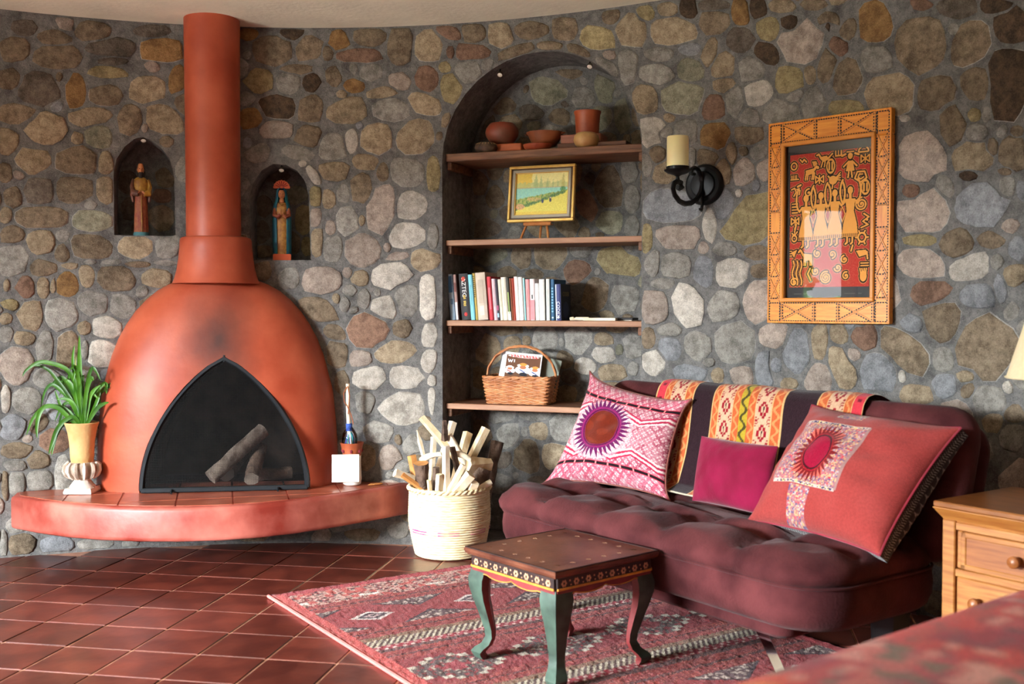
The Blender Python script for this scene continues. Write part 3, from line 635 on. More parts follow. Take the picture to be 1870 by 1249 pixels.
# ground and hedge outside the glazed door
b = MB(); b.box((-9.5, 1.5, -.2), (8, 14, .2)); structure(b.build('ground_outside', 'ground', smooth=False))
b = MB(); q = random.Random(2)
for k in range(260):
    c = (-6.0+q.uniform(-.25, .25), 1.75+q.uniform(-1.6, 1.6), q.uniform(-.1, 1.25)); b.ball(c, q.uniform(.06, .14), 6, 4, (1, 1, q.uniform(.5, 1)))
b2 = MB()
for k in range(1100):
    c = Vector((-5.7+q.uniform(-.25, .25), 1.85+q.uniform(-1.3, 1.3), q.uniform(1.15, 2.9))); a = q.uniform(0, 6.28); d1 = Vector((math.cos(a)*.3, math.cos(a), math.sin(a))); d2 = Vector((.3, -math.sin(a), math.cos(a)))
    if wob(c.y*5, c.z*5, 31, 1.2) < -.05: continue
    l_ = q.uniform(.05, .10); b2.add([c-d1*l_, c+d2*l_*.45, c+d1*l_, c-d2*l_*.45], [(0, 1, 2, 3)])
tag(stuff(b2.build('foliage', 'hedge', smooth=False)), 'loose green tree foliage hanging outside the glazed door', 'foliage')
tag(stuff(b.build('hedge', 'hedge')), 'low green hedge growing outside the glazed door', 'hedge')
# ------------------------------------------------------------------ the beehive fireplace
loc, rz = wall_frame(TH_F)
fp = thing('fireplace', 'terracotta plastered beehive fireplace with tall round chimney and curved hearth ledge', 'fireplace', loc, rz)
def plan(wd, dp, z, n=64, e=2.6, back=.02):
    r = []
    for i in range(n):
        a = 2*math.pi*i/n; c, s = math.cos(a), math.sin(a)
        x = wd*math.copysign(abs(c)**(2/e), c); y = dp*math.copysign(abs(s)**(2/e), s)
        r.append((x, min(y, back), z))
    return r
prof = [(.30,.568,.275),(.36,.567,.278),(.5,.561,.284),(.62,.552,.286),(.744,.540,.284),(.84,.517,.278),(.92,.495,.27),(1.0,.465,.258),(1.07,.428,.245),(1.13,.388,.23),(1.188,.335,.212),(1.23,.285,.198),(1.258,.235,.185),(1.272,.20,.178),(1.28,.17,.17)]
bd = MB().loft([plan(w_, d_, z, e=2.6-0.5*max(0, (z-.8)/.5)) for z, w_, d_ in prof]).build('body', 'terracotta', fp)
# firebox opening cut through the body
cut = MB().prism(OPEN, -.8, .5).build('cutter', 'terracotta', smooth=False); cut.parent = fp
bpy.context.view_layer.update(); boolean_cut(bd, [cut])
bm = bmesh.new(); bm.from_mesh(bd.data)
for f in bm.faces: f.smooth = True
for e in bm.edges:
    if len(e.link_faces) == 2 and e.calc_face_angle(0) > R2(45): e.smooth = False
bm.to_mesh(bd.data); bm.free()
# soot stain over the opening belongs to the plaster: mix by object position
m = MATS['terracotta'].copy(); m.name = 'terracotta_sooted'; MATS['terracotta_sooted'] = m; nt = m.node_tree; N = nt.nodes; L = nt.links
bs = N['Principled BSDF']; src = bs.inputs['Base Color'].links[0].from_socket
tc = N.new('ShaderNodeTexCoord'); mp = N.new('ShaderNodeMapping'); L.new(tc.outputs['Object'], mp.inputs[0])
mp.inputs['Location'].default_value = (-.03, 0, -1.0); mp.vector_type = 'POINT'
mp2 = N.new('ShaderNodeMapping'); mp2.inputs['Scale'].default_value = (5.6, 0.0, 3.6); L.new(mp.outputs[0], mp2.inputs[0])
ns = N.new('ShaderNodeTexNoise'); ns.inputs['Scale'].default_value = 6; ns.inputs['Detail'].default_value = 6; L.new(tc.outputs['Object'], ns.inputs[0])
ln = N.new('ShaderNodeVectorMath'); ln.operation = 'LENGTH'; L.new(mp2.outputs[0], ln.inputs[0])
ad = N.new('ShaderNodeMath'); ad.operation = 'MULTIPLY_ADD'; L.new(ns.outputs['Fac'], ad.inputs[0]); ad.inputs[1].default_value = -0.9; L.new(ln.outputs['Value'], ad.inputs[2])
mr = N.new('ShaderNodeMapRange'); mr.inputs['From Min'].default_value = 0.7; mr.inputs['From Max'].default_value = -0.4; mr.inputs['To Max'].default_value = 0.92; L.new(ad.outputs[0], mr.inputs[0])
mx = N.new('ShaderNodeMix'); mx.data_type = 'RGBA'; mx.inputs[7].default_value = (*lin((58, 37, 34)), 1); L.new(mr.outputs[0], mx.inputs[0]); L.new(src, mx.inputs[6]); L.new(mx.outputs[2], bs.inputs['Base Color'])
bd.data.materials.clear(); bd.data.materials.append(m)
CHX = -.012
def cyl(prof, name, cx=CHX, cy=-.10):
    return MB().lathe(prof, 40, (cx, cy, 0)).build(name, 'terracotta', fp)
MB().lathe([(.202,1.262),(.192,1.285),(.180,1.33),(.172,1.38),(.167,1.43),(.166,1.463),(.160,1.476),(.145,1.482)], 40, (-.005, -.075, 0)).build('chimney_collar', 'terracotta', fp)
MB().lathe([(.126,1.47),(.125,1.7),(.1255,2.0),(.127,2.3),(.128,2.515)], 40, (CHX, -.10, 0)).build('chimney', 'terracotta', fp)
# firebox lining
b = MB(); sc = [(.05+(x-.05)*.992, .3+(z-.3)*.992) for x, z in OPEN]; n = len(sc)
b.loft([[(x, -.15, z) for x, z in sc], [(x, .05, z) for x, z in sc], [(.05+(x-.05)*.96, .285, .3+(z-.3)*.97) for x, z in sc]], False, True)
b.build('firebox', 'soot', fp)
# hearth ledge: outline from wall to wall, bulging into the room
edge_px = [(20,905),(60,914.5),(110,920.5),(170,925),(240,927.5),(330,928.5),(410,926.5),(480,922),(545,914.5),(600,905.5),(650,897),(700,892),(748,882)]
W2L = Matrix.Translation(Vector(loc)) @ Matrix.Rotation(rz, 4, 'Z'); L2 = W2L.inverted()
front = [L2 @ Vector(atz(px, py, .30)) for px, py in edge_px]
front = [(p.x, p.y) for p in front]
# smooth the outline
fx = np.array(front)
for _ in range(3): fx[1:-1] = .25*fx[:-2]+.5*fx[1:-1]+.25*fx[2:]
front = [tuple(p) for p in fx]
back = [(x, -x*x/(2*RW)+.025) for x in np.linspace(front[-1][0]+.005, front[0][0]-.005, 15)]
poly = front+back
def inset(P, d):
    c = np.array([0, -.2]); return [tuple(np.array(p)+(c-np.array(p))/np.linalg.norm(c-np.array(p))*d) if i < len(front) else p for i, p in enumerate(P)]
rings = [(.012, .150), (.002, .156), (0, .17), (0, .278), (.004, .292), (.014, .298)]
b = MB(); b.loft([[(x, y, z) for x, y in inset(poly, d)] for d, z in rings]); b.build('hearth', 'hearth_cement', fp, angle=60)
# tiles set in the hearth top
def clip(poly, conv):
    out = poly
    n = len(conv)
    for i in range(n):
        (x1, y1), (x2, y2) = conv[i], conv[(i+1) % n]; inp = out; out = []
        def ins(p): return (x2-x1)*(p[1]-y1)-(y2-y1)*(p[0]-x1) >= 0
        for k in range(len(inp)):
            a, c = inp[k-1], inp[k]
            if ins(c):
                if not ins(a): out.append(isect(a, c, (x1, y1), (x2, y2)))
                out.append(c)
            elif ins(a): out.append(isect(a, c, (x1, y1), (x2, y2)))
        if len(out) < 3: return []
    return out
def isect(a, c, p, q):
    d1 = (q[0]-p[0])*(a[1]-p[1])-(q[1]-p[1])*(a[0]-p[0]); d2 = (q[0]-p[0])*(c[1]-p[1])-(q[1]-p[1])*(c[0]-p[0]); t = d1/(d1-d2)
    return (a[0]+(c[0]-a[0])*t, a[1]+(c[1]-a[1])*t)
inner = inset(poly, .04)
for i in range(-5, 5):
    for j in range(-4, 2):
        s_, g = .24, .004; x, y = i*s_+.05, j*s_+.05; cc = math.cos(.12); ss = math.sin(.12)
        q = [(x+g, y+g), (x+s_-g, y+g), (x+s_-g, y+s_-g), (x+g, y+s_-g)]; q = clip([(a*cc-b_*ss, a*ss+b_*cc) for a, b_ in q], inner)
        if len(q) >= 3: MB().slab(q, .290, .3005).build('hearth_tile', 'hearth_tile', fp, smooth=False)

# ------------------------------------------------------------------ fire screen
fs = thing('fire_screen', 'black iron pointed-arch fire screen with fine wire mesh on the hearth', 'fire screen', tuple(W2L @ Vector((.05, -.262, .3005))), rz)
scr = [(x-.05, z-.3) for x, z in ogive(.05, .372, .312, .915, 20)]
half = len(scr)//2+1
b = MB(); b.tube([(x, 0, z) for x, z in scr], .0125, 6); b.build('arch_frame', 'screen_iron', fs)
b = MB().box((0, 0, .0135), (.75, .026, .022), bev=.004); b.build('bottom_bar', 'screen_iron', fs, smooth=False)
for x in (-.235, .24):
    MB().tube([(x, .02, .014), (x, -.02, .014), (x, -.036, .006), (x, -.040, .0045)], .005, 6).build('foot', 'screen_iron', fs)
MB().tube([(0, -.004, .60), (0, -.004, .63)], .006, 6).build('finial', 'screen_iron', fs)
b = MB(); sp = .0065; wr = .00055
def half_w(z):
    for (x1, z1), (x2, z2) in zip(scr[:half], scr[1:half]):
        if z1 <= z <= z2: return x1+(x2-x1)*(z-z1)/(z2-z1+1e-9)
    return 0
z = .03
while z < .60:
    w_ = half_w(z)
    if w_ > .01: b.box((0, 0, z), (2*w_, wr*1.6, wr*1.6))
    z += sp
x = -.365
while x < .366:
    zs = [z for z in np.linspace(.02, .605, 60) if half_w(z) > abs(x)]
    if len(zs) > 1: b.box((x, 0, (.02+zs[-1])/2), (wr*1.6, wr*1.6, zs[-1]-.02))
    x += sp
stuff(b.build('wire_mesh', 'wire', fs, smooth=False))

# ------------------------------------------------------------------ logs inside the firebox
def rough_log(name, a, c, r, label, cat='log', m='log_bark', m_end='split_wood', seed=0, group=None, flat=.9):
    a = Vector(a); c = Vector(c); q = random.Random(seed); ax = (c-a).normalized(); u = ax.orthogonal().normalized(); v = ax.cross(u)
    t = thing(name, label, cat, a, group=group); rings = []
    for k in range(8):
        f = k/7; p = (c-a)*f+u*q.uniform(-.06, .06)*r+v*q.uniform(-.06, .06)*r
        rings.append([tuple(p+u*(r*math.cos(2*math.pi*i/12)*(1+q.uniform(-.10, .10)))+v*(r*flat*math.sin(2*math.pi*i/12)*(1+q.uniform(-.10, .10)))) for i in range(12)])
    MB().loft(rings, False, False).build('bark', m, t, angle=60)
    for rg in (rings[0], rings[-1]): MB().add(rg, [tuple(range(12))]).build('cut_end', m_end, t, smooth=False)
    return t
def FB(x, y, z): return tuple(W2L @ Vector((x, y, z)))
rough_log('log', FB(-.03, -.14, .345), FB(.20, .02, .555), .036, 'pale grey barked log leaning diagonally inside the fireplace', seed=1, m_end='log_bark')
rough_log('log', FB(.155, -.15, .338), FB(.18, .06, .46), .038, 'short darker log standing under the leaning grey one in the fireplace', seed=2, m='bark', m_end='log_bark')
rough_log('log', FB(.02, .02, .345), FB(.09, .22, .42), .048, 'thick dark log end lying at the back of the firebox', seed=3, m='bark', m_end='soot')
rough_log('log', FB(.12, -.02, .333), FB(.33, .05, .335), .030, 'thin charred stick lying flat on the firebox floor', seed=4, m='bark', m_end='soot')

# ------------------------------------------------------------------ urn vase with strap-leaved plant
vp = atz(151, 899, .3005)
vz = .302
v = thing('urn_vase', 'tan and white carved urn vase standing on the left end of the hearth', 'vase', (vp[0], vp[1]-.0, vz))
S = .0025   # metres per photo pixel here
MB().lathe([(.0, .13), (.046,.128),(.050,.150),(.052,.170),(.053,.20),(.056,.235),(.062,.275),(.070,.305),(.0755,.318),(.072,.322),(.066,.312),(.056,.27),(.048,.2),(.0, .19)], 32).build('cup', 'vase_tan', v)
MB().lathe([(.040,.062),(.052,.075),(.066,.092),(.071,.108),(.069,.122),(.058,.135),(.044,.142)], 32).build('bulge', 'vase_grey', v)
for k in range(12):
    a = 2*math.pi*k/12; d = Vector((math.cos(a), math.sin(a), 0)); tt = Vector((-math.sin(a), math.cos(a), 0))
    pts = [d*.050+Vector((0,0,.066)), d*.068+Vector((0,0,.082)), d*.077+Vector((0,0,.104)), d*.075+Vector((0,0,.124)), d*.062+Vector((0,0,.140))]
    MB().tube(pts, [.005+.002*rnd.random(),.009+.003*rnd.random(),.011+.003*rnd.random(),.010,.005], 6).build('acanthus_leaf', 'vase_grey' if k % 2 else 'vase_white', v)
MB().lathe([(.058,.022),(.056,.03),(.044,.045),(.036,.056),(.040,.068)], 28).build('pedestal', 'vase_white', v)
MB().loft([[(-.062,-.062,0),(.062,-.062,0),(.062,.062,0),(-.062,.062,0)],[(-.064,-.064,.008),(.064,-.064,.008),(.064,.064,.008),(-.064,.064,.008)],[(-.058,-.058,.024),(.058,-.058,.024),(.058,.058,.024),(-.058,.058,.024)]]).build('plinth', 'vase_white', v, smooth=False)
pl = thing('strap_leaved_plant', 'green strap-leaved plant growing out of the carved urn vase', 'plant', (vp[0], vp[1], vz+.27))
MB().lathe([(0,-.04),(.050,-.03),(.056,.01),(0,.016)], 20).build('soil', 'soil', pl)
def blade(pts, wd, m='leaf'):
    """strap leaf through points, creased along the middle"""
    P = [Vector(p) for p in pts]; Q = []
    for k in range(len(P)-1):
        p0 = P[max(k-1,0)]; p1 = P[k]; p2 = P[k+1]; p3 = P[min(k+2,len(P)-1)]
        for j in range(5):
            t = j/5; Q.append(.5*((2*p1)+(p2-p0)*t+(2*p0-5*p1+4*p2-p3)*t*t+(3*p1-p0-3*p2+p3)*t**3))
    Q.append(P[-1]); n = len(Q); vs = []; fs = []
    for i in range(n):
        t = Q[min(i+1,n-1)]-Q[max(i-1,0)]; t.normalize(); side = t.cross(Vector((.25,-1,.15)));
        if side.length < .2: side = t.cross(Vector((1,0,0)))
        side.normalize(); nrm = side.cross(t); f = i/(n-1); ww = wd*(.55+.45*min(1,f*4))*(1-max(0,(f-.55)/.45)**2.2)+.0006
        vs += [tuple(Q[i]-side*ww), tuple(Q[i]+nrm*(-.35*ww)), tuple(Q[i]+side*ww)]
    for i in range(n-1):
        for k in range(2): a = i*3+k; fs.append((a, a+1, a+4, a+3))
    return MB().add(vs, fs).build('leaf', m, pl)
def LP(px, py, dy=0):     # photo pixel -> local point at the plant's distance (+dy)
    p = aty(px, py, vp[1]+dy); return (p[0]-vp[0], p[1]-vp[1], p[2]-vz-.27)
LV = [([(152,775),(148,735),(146,690),(145,650),(145,612)],.0085,-.01),([(146,775),(140,735),(136,690),(133,655),(136,630)],.006,.02),([(150,778),(143,720),(133,690),(118,672),(92,663),(70,662),(48,676),(41,688)],.008,-.03),
 ([(147,778),(135,740),(120,715),(105,695),(88,675),(66,667),(50,674)],.006,.03),([(150,778),(138,752),(126,728),(112,714),(95,702),(82,715),(76,740)],.007,.05),([(148,778),(128,765),(106,745),(84,742),(72,755),(67,780),(68,800)],.0085,-.06),
 ([(147,780),(126,752),(104,742),(80,744),(60,765),(48,795)],.0075,.02),([(149,780),(135,762),(118,768),(104,785),(95,810),(89,830)],.0085,-.07),([(147,780),(136,765),(118,772),(105,790),(98,812),(94,832)],.0065,-.04),
 ([(155,778),(160,745),(164,725),(172,712),(184,703)],.0075,-.02),([(156,780),(166,762),(178,745),(190,737),(199,735)],.0075,-.05),([(156,780),(168,755),(176,735),(181,718),(183,700)],.0065,.03),
 ([(152,778),(157,740),(160,712),(158,690)],.007,.04),([(149,778),(139,742),(128,716),(118,700),(108,695)],.0065,.06),([(150,778),(144,742),(130,712),(116,690),(104,692),(92,705)],.006,.07),
 ([(153,779),(150,748),(146,720),(148,700)],.0085,-.04),([(149,779),(141,752),(132,735),(118,728),(104,730)],.0065,.0),([(155,779),(163,752),(170,735),(180,730),(187,745)],.006,.06),
 ([(151,779),(146,758),(136,742),(122,735),(110,748),(100,770)],.006,.04),([(147,780),(132,770),(116,752),(106,728),(100,712)],.006,.03)]
for pts, wd, dy in LV: blade([LP(px, py, dy*(i/len(pts))) for i, (px, py) in enumerate(pts)], wd*1.12)
q = random.Random(4)
for k in range(16):
    a = q.uniform(-1, 1); top = (150+a*q.uniform(18, 75), 700+abs(a)*q.uniform(-10, 50)+q.uniform(-35, 15)); drop = (top[0]+a*q.uniform(5, 22), top[1]+abs(a)*q.uniform(5, 45)); mid = (150+(top[0]-150)*.45, 778-(778-top[1])*.68); d_ = q.uniform(-.08, .08)
    blade([LP(150+a*4, 779, 0), LP(mid[0], mid[1], d_*.4), LP(top[0], top[1], d_*.8), LP(min(drop[0], 194), drop[1], d_)], q.uniform(.006, .009))
blade([LP(150,778,0), LP(143,720,.0), LP(138,672,.01), LP(139,650,.02)], .003, 'leaf_dry')

# ------------------------------------------------------------------ painted cup with wrapped whisk, leaning card, seed pods
cp = aty(643, 884, 5.085); c0 = (cp[0], cp[1], .3008)
cu = thing('ceramic_tumbler', 'white ceramic tumbler with a flared terracotta rim on the right of the hearth', 'tumbler', c0)
MB().lathe([(.0,.0),(.034,0),(.042,.006),(.046,.03),(.044,.07),(.042,.11),(.044,.145)], 28, cap1=False).build('cup', 'white_ceramic', cu)
MB().lathe([(.044,.143),(.046,.165),(.052,.19),(.057,.204),(.053,.204),(.047,.185),(.042,.15),(.038,.03),(0,.02)], 28, cap0=False).build('rim_band', 'clay_orange', cu)
for k in range(7): a = 2*math.pi*k/7+.3; MB().ball((.0475*math.cos(a), .0475*math.sin(a), .165), .009, 8, 5, (.7,.7,1)).build('painted_spot', 'piping_red', cu)
wk = thing('whisk', 'wooden handled whisk wrapped in clear plastic standing in the ceramic tumbler', 'whisk', (c0[0]-.006, c0[1], c0[2]+.03))
MB().tube([(.0,0,0),(.0,0,.15),(-.008,0,.25),(-.012,0,.34),(-.012,0,.455)], [.010,.010,.010,.0095,.0095], 10).build('handle', 'pale_wood', wk)
b = MB()
for k in range(6): z0 = .232+k*.006; b.tube([(-.007+.0125*math.cos(a), .0125*math.sin(a), z0) for a in np.linspace(0,6.28,14)[:-1]], .0034, 5, closed=True)
b.build('blue_binding', 'blue_thread', wk)
for k in range(14):
    a = 2*math.pi*k/14; rr = .012+.018*((k*7) % 5)/5
    MB().tube([(-.006,0,.235),(rr*.6*math.cos(a),rr*.6*math.sin(a),.205),(rr*math.cos(a),rr*math.sin(a),.165)], .0028, 5).build('bristle', ['teal_thread','blue_thread','pale_wood'][k % 3], wk)
MB().lathe([(.014,.245),(.024,.232),(.034,.215),(.038,.19),(.036,.165)], 14, (-.004,0,0), cap0=False, cap1=False).build('plastic_wrap', 'clear_wrap', wk)
b = MB().tube([(-.016,-.011,.44),(-.03,-.011,.41),(-.028,-.012,.37),(-.012,-.013,.345),(.004,-.012,.31),(.012,-.012,.28),(.014,-.012,.262)], .0022, 5)
b.tube([(-.012,-.011,.445),(-.002,-.012,.40),(-.006,-.012,.35),(-.01,-.012,.31)], .002, 5); b.build('leather_loop', 'leather', wk)
ca = thing('card', 'blank cream square card leaning on the ceramic tumbler', 'card', (c0[0]-.022, c0[1]-.06, c0[2]+.022), R2(6))
MB().box((0,0,.066),(.128,.004,.13),bev=.001).build('sheet', 'card', ca, smooth=False).rotation_euler = (R2(-6),0,0)
pd = aty(686, 884, 5.06)
for k, (dx, r_) in enumerate(((-.012, .6), (.012, .75))):
    o = MB().tube([(-.026,0,.006),(-.013,.002,.007),(0,0,.006),(.013,.002,.007),(.026,0,.006)], [.002,.0058,.0046,.0058,.002], 7).build('seed_pod', 'amber_wood')
    o.location = (pd[0]+dx, pd[1]+k*.012, .3008); o.rotation_euler = (0,0,r_)
    tag(o, ['brown dried seed pod lying on the hearth beside the tumbler, left of two', 'brown dried seed pod lying on the hearth, right of two, towards the log basket'][k], 'seed pod', 'seed pods on the hearth')
# ------------------------------------------------------------------ statues in the two small niches
def head_mb(r, c):
    """small carved head: skull, jaw, nose, brow, ears; faces -y"""
    b = MB(); rings = []; n = 16
    for k in range(13):
        f = k/12; z = -1.25+2.35*f; wz = math.sqrt(max(0, 1-((f-.55)/.56)**2)); jaw = 1-.32*max(0, (.42-f)/.42)
        ring = []
        for i in range(n):
            a = 2*math.pi*i/n; x = .86*wz*jaw*math.cos(a); y = .95*wz*jaw*math.sin(a); fr = max(0, -math.sin(a))
            if .32 < f < .55 and abs(math.cos(a)) < .2: y -= .22*(1-abs(f-.40)/.15 if f > .40 else 1-(.40-f)/.08)
            if .52 < f < .62: y += .10*fr*(abs(math.cos(a)) > .2)*(abs(math.cos(a)) < .6)
            if .16 < f < .28 and fr > .8: y -= .05
            ring.append((c[0]+r*x, c[1]+r*y, c[2]+r*z))
        rings.append(ring)
    b.loft(rings)
    for s in (-1, 1): b.ball((c[0]+s*r*.86, c[1]+r*.05, c[2]+r*.0), r*.2, 6, 4, (.5, 1, 1.3))
    return b
def eyes(r, c, p):
    b = MB()
    for s in (-1, 1): b.ball((c[0]+s*r*.33, c[1]-r*.80, c[2]+r*.13), r*.12, 6, 4, (1.3, .7, .7))
    b.build('eyes', 'hair_dark', p); MB().ball((c[0], c[1]-r*.80, c[2]-r*.62), r*.16, 6, 4, (1.6, .6, .45)).build('mouth', 'piping_red', p)
def hand_mb(c, s, up=Vector((0,0,1)), out=Vector((1,0,0)), fw=Vector((0,-1,0))):
    """small carved hand: palm, four fingers, thumb"""
    b = MB(); c = Vector(c)
    b.loft([[tuple(c+up*z+out*(x*w_)+fw*(y*.3)) for x, y in ((-s*.4,-s),(s*.4,-s),(s*.4,s),(-s*.4,s))] for z, w_ in ((-s, .8), (0, 1), (s*.4, .95))])
    for k in range(4):
        x = (-.33+.22*k)*s; L_ = (1.2, 1.45, 1.4, 1.1)[k]*s
        b.tube([c+up*(s*.3)+out*x, c+up*(s*.3+L_*.5)+out*x, c+up*(s*.3+L_)+out*x-fw*(s*.05)], [s*.13, s*.12, s*.08], 5)
    b.tube([c-up*(s*.4)+out*(s*.35), c+out*(s*.62)+fw*(s*.1), c+up*(s*.5)+out*(s*.66)], [s*.15, s*.13, s*.09], 5)
    return b
def robe(prof, seg=28, folds=9, amp=.06, sy=.72, c=(0,0,0), a0=0, a1=2*math.pi):
    b = MB(); rings = []; full = abs(a1-a0-2*math.pi) < 1e-6
    m = seg if full else seg+1
    for z, r in prof:
        ring = []
        for i in range(m):
            a = a0+(a1-a0)*i/seg; rr = r*(1+amp*math.sin(folds*a)*(1-z/.35))
            ring.append((c[0]+rr*math.cos(a), c[1]+sy*rr*math.sin(a), c[2]+z))
        rings.append(ring)
    return b.loft(rings, True, True)
q = on_wall(256, 428); th = wall_theta(q); p = pol(th, RW+.075, 1.4905)
s1_ = thing('saint_statue', 'carved wooden statue of a bearded man in a brown robe standing in the left niche', 'statue', p, -th+R2(6))
robe([(0,.046),(.01,.047),(.08,.044),(.15,.041),(.20,.043),(.225,.044),(.235,.038)], 32, 11, .05).build('robe', ['robe_red'], s1_)
MB().lathe([(.050,0),(.052,.008),(.048,.018)], 24, sy=.8).build('base', 'teal_base', s1_)
robe([(.195,.044),(.215,.050),(.235,.050),(.25,.042),(.258,.026),(.263,.014)], 24, 6, .02).build('tunic', 'ochre_cloth', s1_)
for s in (-1, 1):
    MB().tube([(s*.042,0,.245),(s*.055,-.008,.215),(s*.050,-.028,.190),(s*.018,-.040,.185)], [.015,.017,.017,.013], 8).build('sleeve', 'ochre_cloth' if s > 0 else 'robe_brown', s1_)
    MB().tube([(s*.055,-.005,.21),(s*.056,-.012,.18),(s*.050,-.010,.150)], [.012,.014,.006], 8).build('hanging_cuff', 'robe_brown', s1_)
    hand_mb((s*.018-.002, -.046, .188), .009, Vector((-s*.8,0,.45)).normalized(), Vector((0,0,1)), Vector((0,-1,0))).build('hand', 'skin_wood', s1_)
MB().tube([(0,-.034,.18),(0.001,-.036,.12),(.003,-.038,.05),(.002,-.036,.02)], .003, 5).build('cord', 'ochre_cloth', s1_)
h = (0, -.004, .292); head_mb(.0245, h).build('head', 'skin_wood', s1_); eyes(.0245, h, s1_)
b = MB(); b.ball((0,-.014,.270), .018, 10, 8, (.95,.75,1.15)); b.build('beard', 'hair_dark', s1_)
b = MB(); b.ball((0,.007,.301), .0245, 12, 8, (1.0,.9,.95)); b.tube([(-.02,.004,.30),(-.0215,.004,.28),(-.018,.004,.262)],[.007,.008,.005],6); b.tube([(.02,.004,.30),(.0215,.004,.28),(.018,.004,.262)],[.007,.008,.005],6); b.build('hair', 'hair_dark', s1_)

q = on_wall(511, 474); th = wall_theta(q); p = pol(th, RW+.07, 1.379)
s2_ = thing('veiled_statue', 'carved wooden praying woman statue in a teal veil and orange crown, right niche', 'statue', p, -th+R2(8))
MB().loft([[(x*s,y*s,z) for x,y in ((-.040,-.032),(.040,-.032),(.040,.032),(-.040,.032))] for z,s in ((0,1.0),(.024,1.0),(.029,.94))]).build('base', 'orange_paint', s2_, smooth=False)
robe([(.028,.026),(.06,.027),(.14,.027),(.20,.030),(.235,.032),(.26,.020)], 28, 8, .05, .8, (0,-.006,0)).build('dress', 'gold_cloth', s2_)
# veil: open at the front
b = MB(); vp_ = [(.028,.041),(.08,.042),(.15,.043),(.21,.043),(.25,.038),(.275,.029),(.30,.026),(.322,.022),(.334,.010)]; ro = []; ri = []
for z, r in vp_:
    op = R2(38) if z > .24 else R2(34)
    ang = np.linspace(-math.pi/2+op, 1.5*math.pi-op, 25)
    ro.append([(r*(1+.03*math.sin(7*a))*math.cos(a), .85*r*math.sin(a)+.002, z) for a in ang]+[(.86*r*math.cos(a), .85*.86*r*math.sin(a)+.002, z) for a in reversed(ang)])
b.loft(ro); b.build('veil', 'teal_cloth', s2_)
h = (0,-.008,.300); head_mb(.0185, h).build('head', 'skin_wood', s2_); eyes(.0185, h, s2_)
MB().lathe([(.012,.262),(.010,.28)], 12, (0,-.006,0)).build('neck', 'skin_wood', s2_)
for s in (-1, 1):
    hand_mb((s*.005,-.040,.216), .0085, Vector((0,-.15,1)).normalized(), Vector((0,-1,0)), Vector((s,0,0))).build('hand', 'skin_wood', s2_)
    MB().tube([(s*.028,-.012,.235),(s*.031,-.026,.205),(s*.016,-.038,.196),(s*.006,-.040,.206)], [.010,.011,.010,.007], 8).build('sleeve', 'robe_red', s2_)
MB().tube([(-.016,-.024,.262),(0,-.03,.25),(.016,-.024,.262)], .003, 5).build('collar', 'ochre_cloth', s2_)
# scalloped half-round crown
b = MB(); N_ = 9; pts = [(-.034, 0)]
for k in range(N_):
    for j in range(4):
        a = math.pi*(1-(k+j/4)/N_); r = .035+.0035*math.sin(math.pi*j/4); pts.append((r*math.cos(a), r*math.sin(a)*1.0))
pts.append((.0345, 0)); b.prism([(x, z+.330) for x, z in reversed(pts)], .0, .008); b.build('crown', 'orange_paint', s2_, smooth=False)
for k in range(7):
    a = math.pi*(k+1)/8; MB().tube([(.008*math.cos(a),-.001,.333+.008*math.sin(a)),(.030*math.cos(a),-.001,.333+.030*math.sin(a))], .0013, 4).build('crown_groove', 'piping_red', s2_)

s1_.scale = (.72,.85,1.09); s2_.scale = (1.08,1.0,1.07)
# ------------------------------------------------------------------ small spot lamps tucked under the arches
def spot(px, py, rad, tilt, lab):
    pt = on_wall(px, py, RW+rad); t = thing('spot_lamp', lab, 'spotlight', tuple(pt), -wall_theta(pt), 'spot lamps under the niche arches')
    b = MB().lathe([(.0,.016),(.010,.014),(.0135,.004),(.0135,-.006)], 14, cap1=False); b.xf(Matrix.Rotation(tilt, 4, 'X')).build('housing', 'spot_metal', t)
    MB().lathe([(.012,-.004),(.006,-.007),(.0,-.008)], 14).xf(Matrix.Rotation(tilt, 4, 'X')).build('lens', 'spot_glass', t)
    MB().tube([(0,0,.014),(0,.004,.026),(0,.006,.038)], .004, 6).build('stem', 'black_iron', t)
spot(262, 256, .04, R2(-35), 'small metal spot lamp under the arch of the left statue niche')
spot(514, 310, .03, R2(-35), 'small metal spot lamp under the arch of the veiled statue niche')
spot(913, 136, .05, R2(-40), 'small spot lamp on the left curve of the large alcove arch')
spot(1077, 121, .05, R2(-40), 'small spot lamp on the right curve of the large alcove arch')

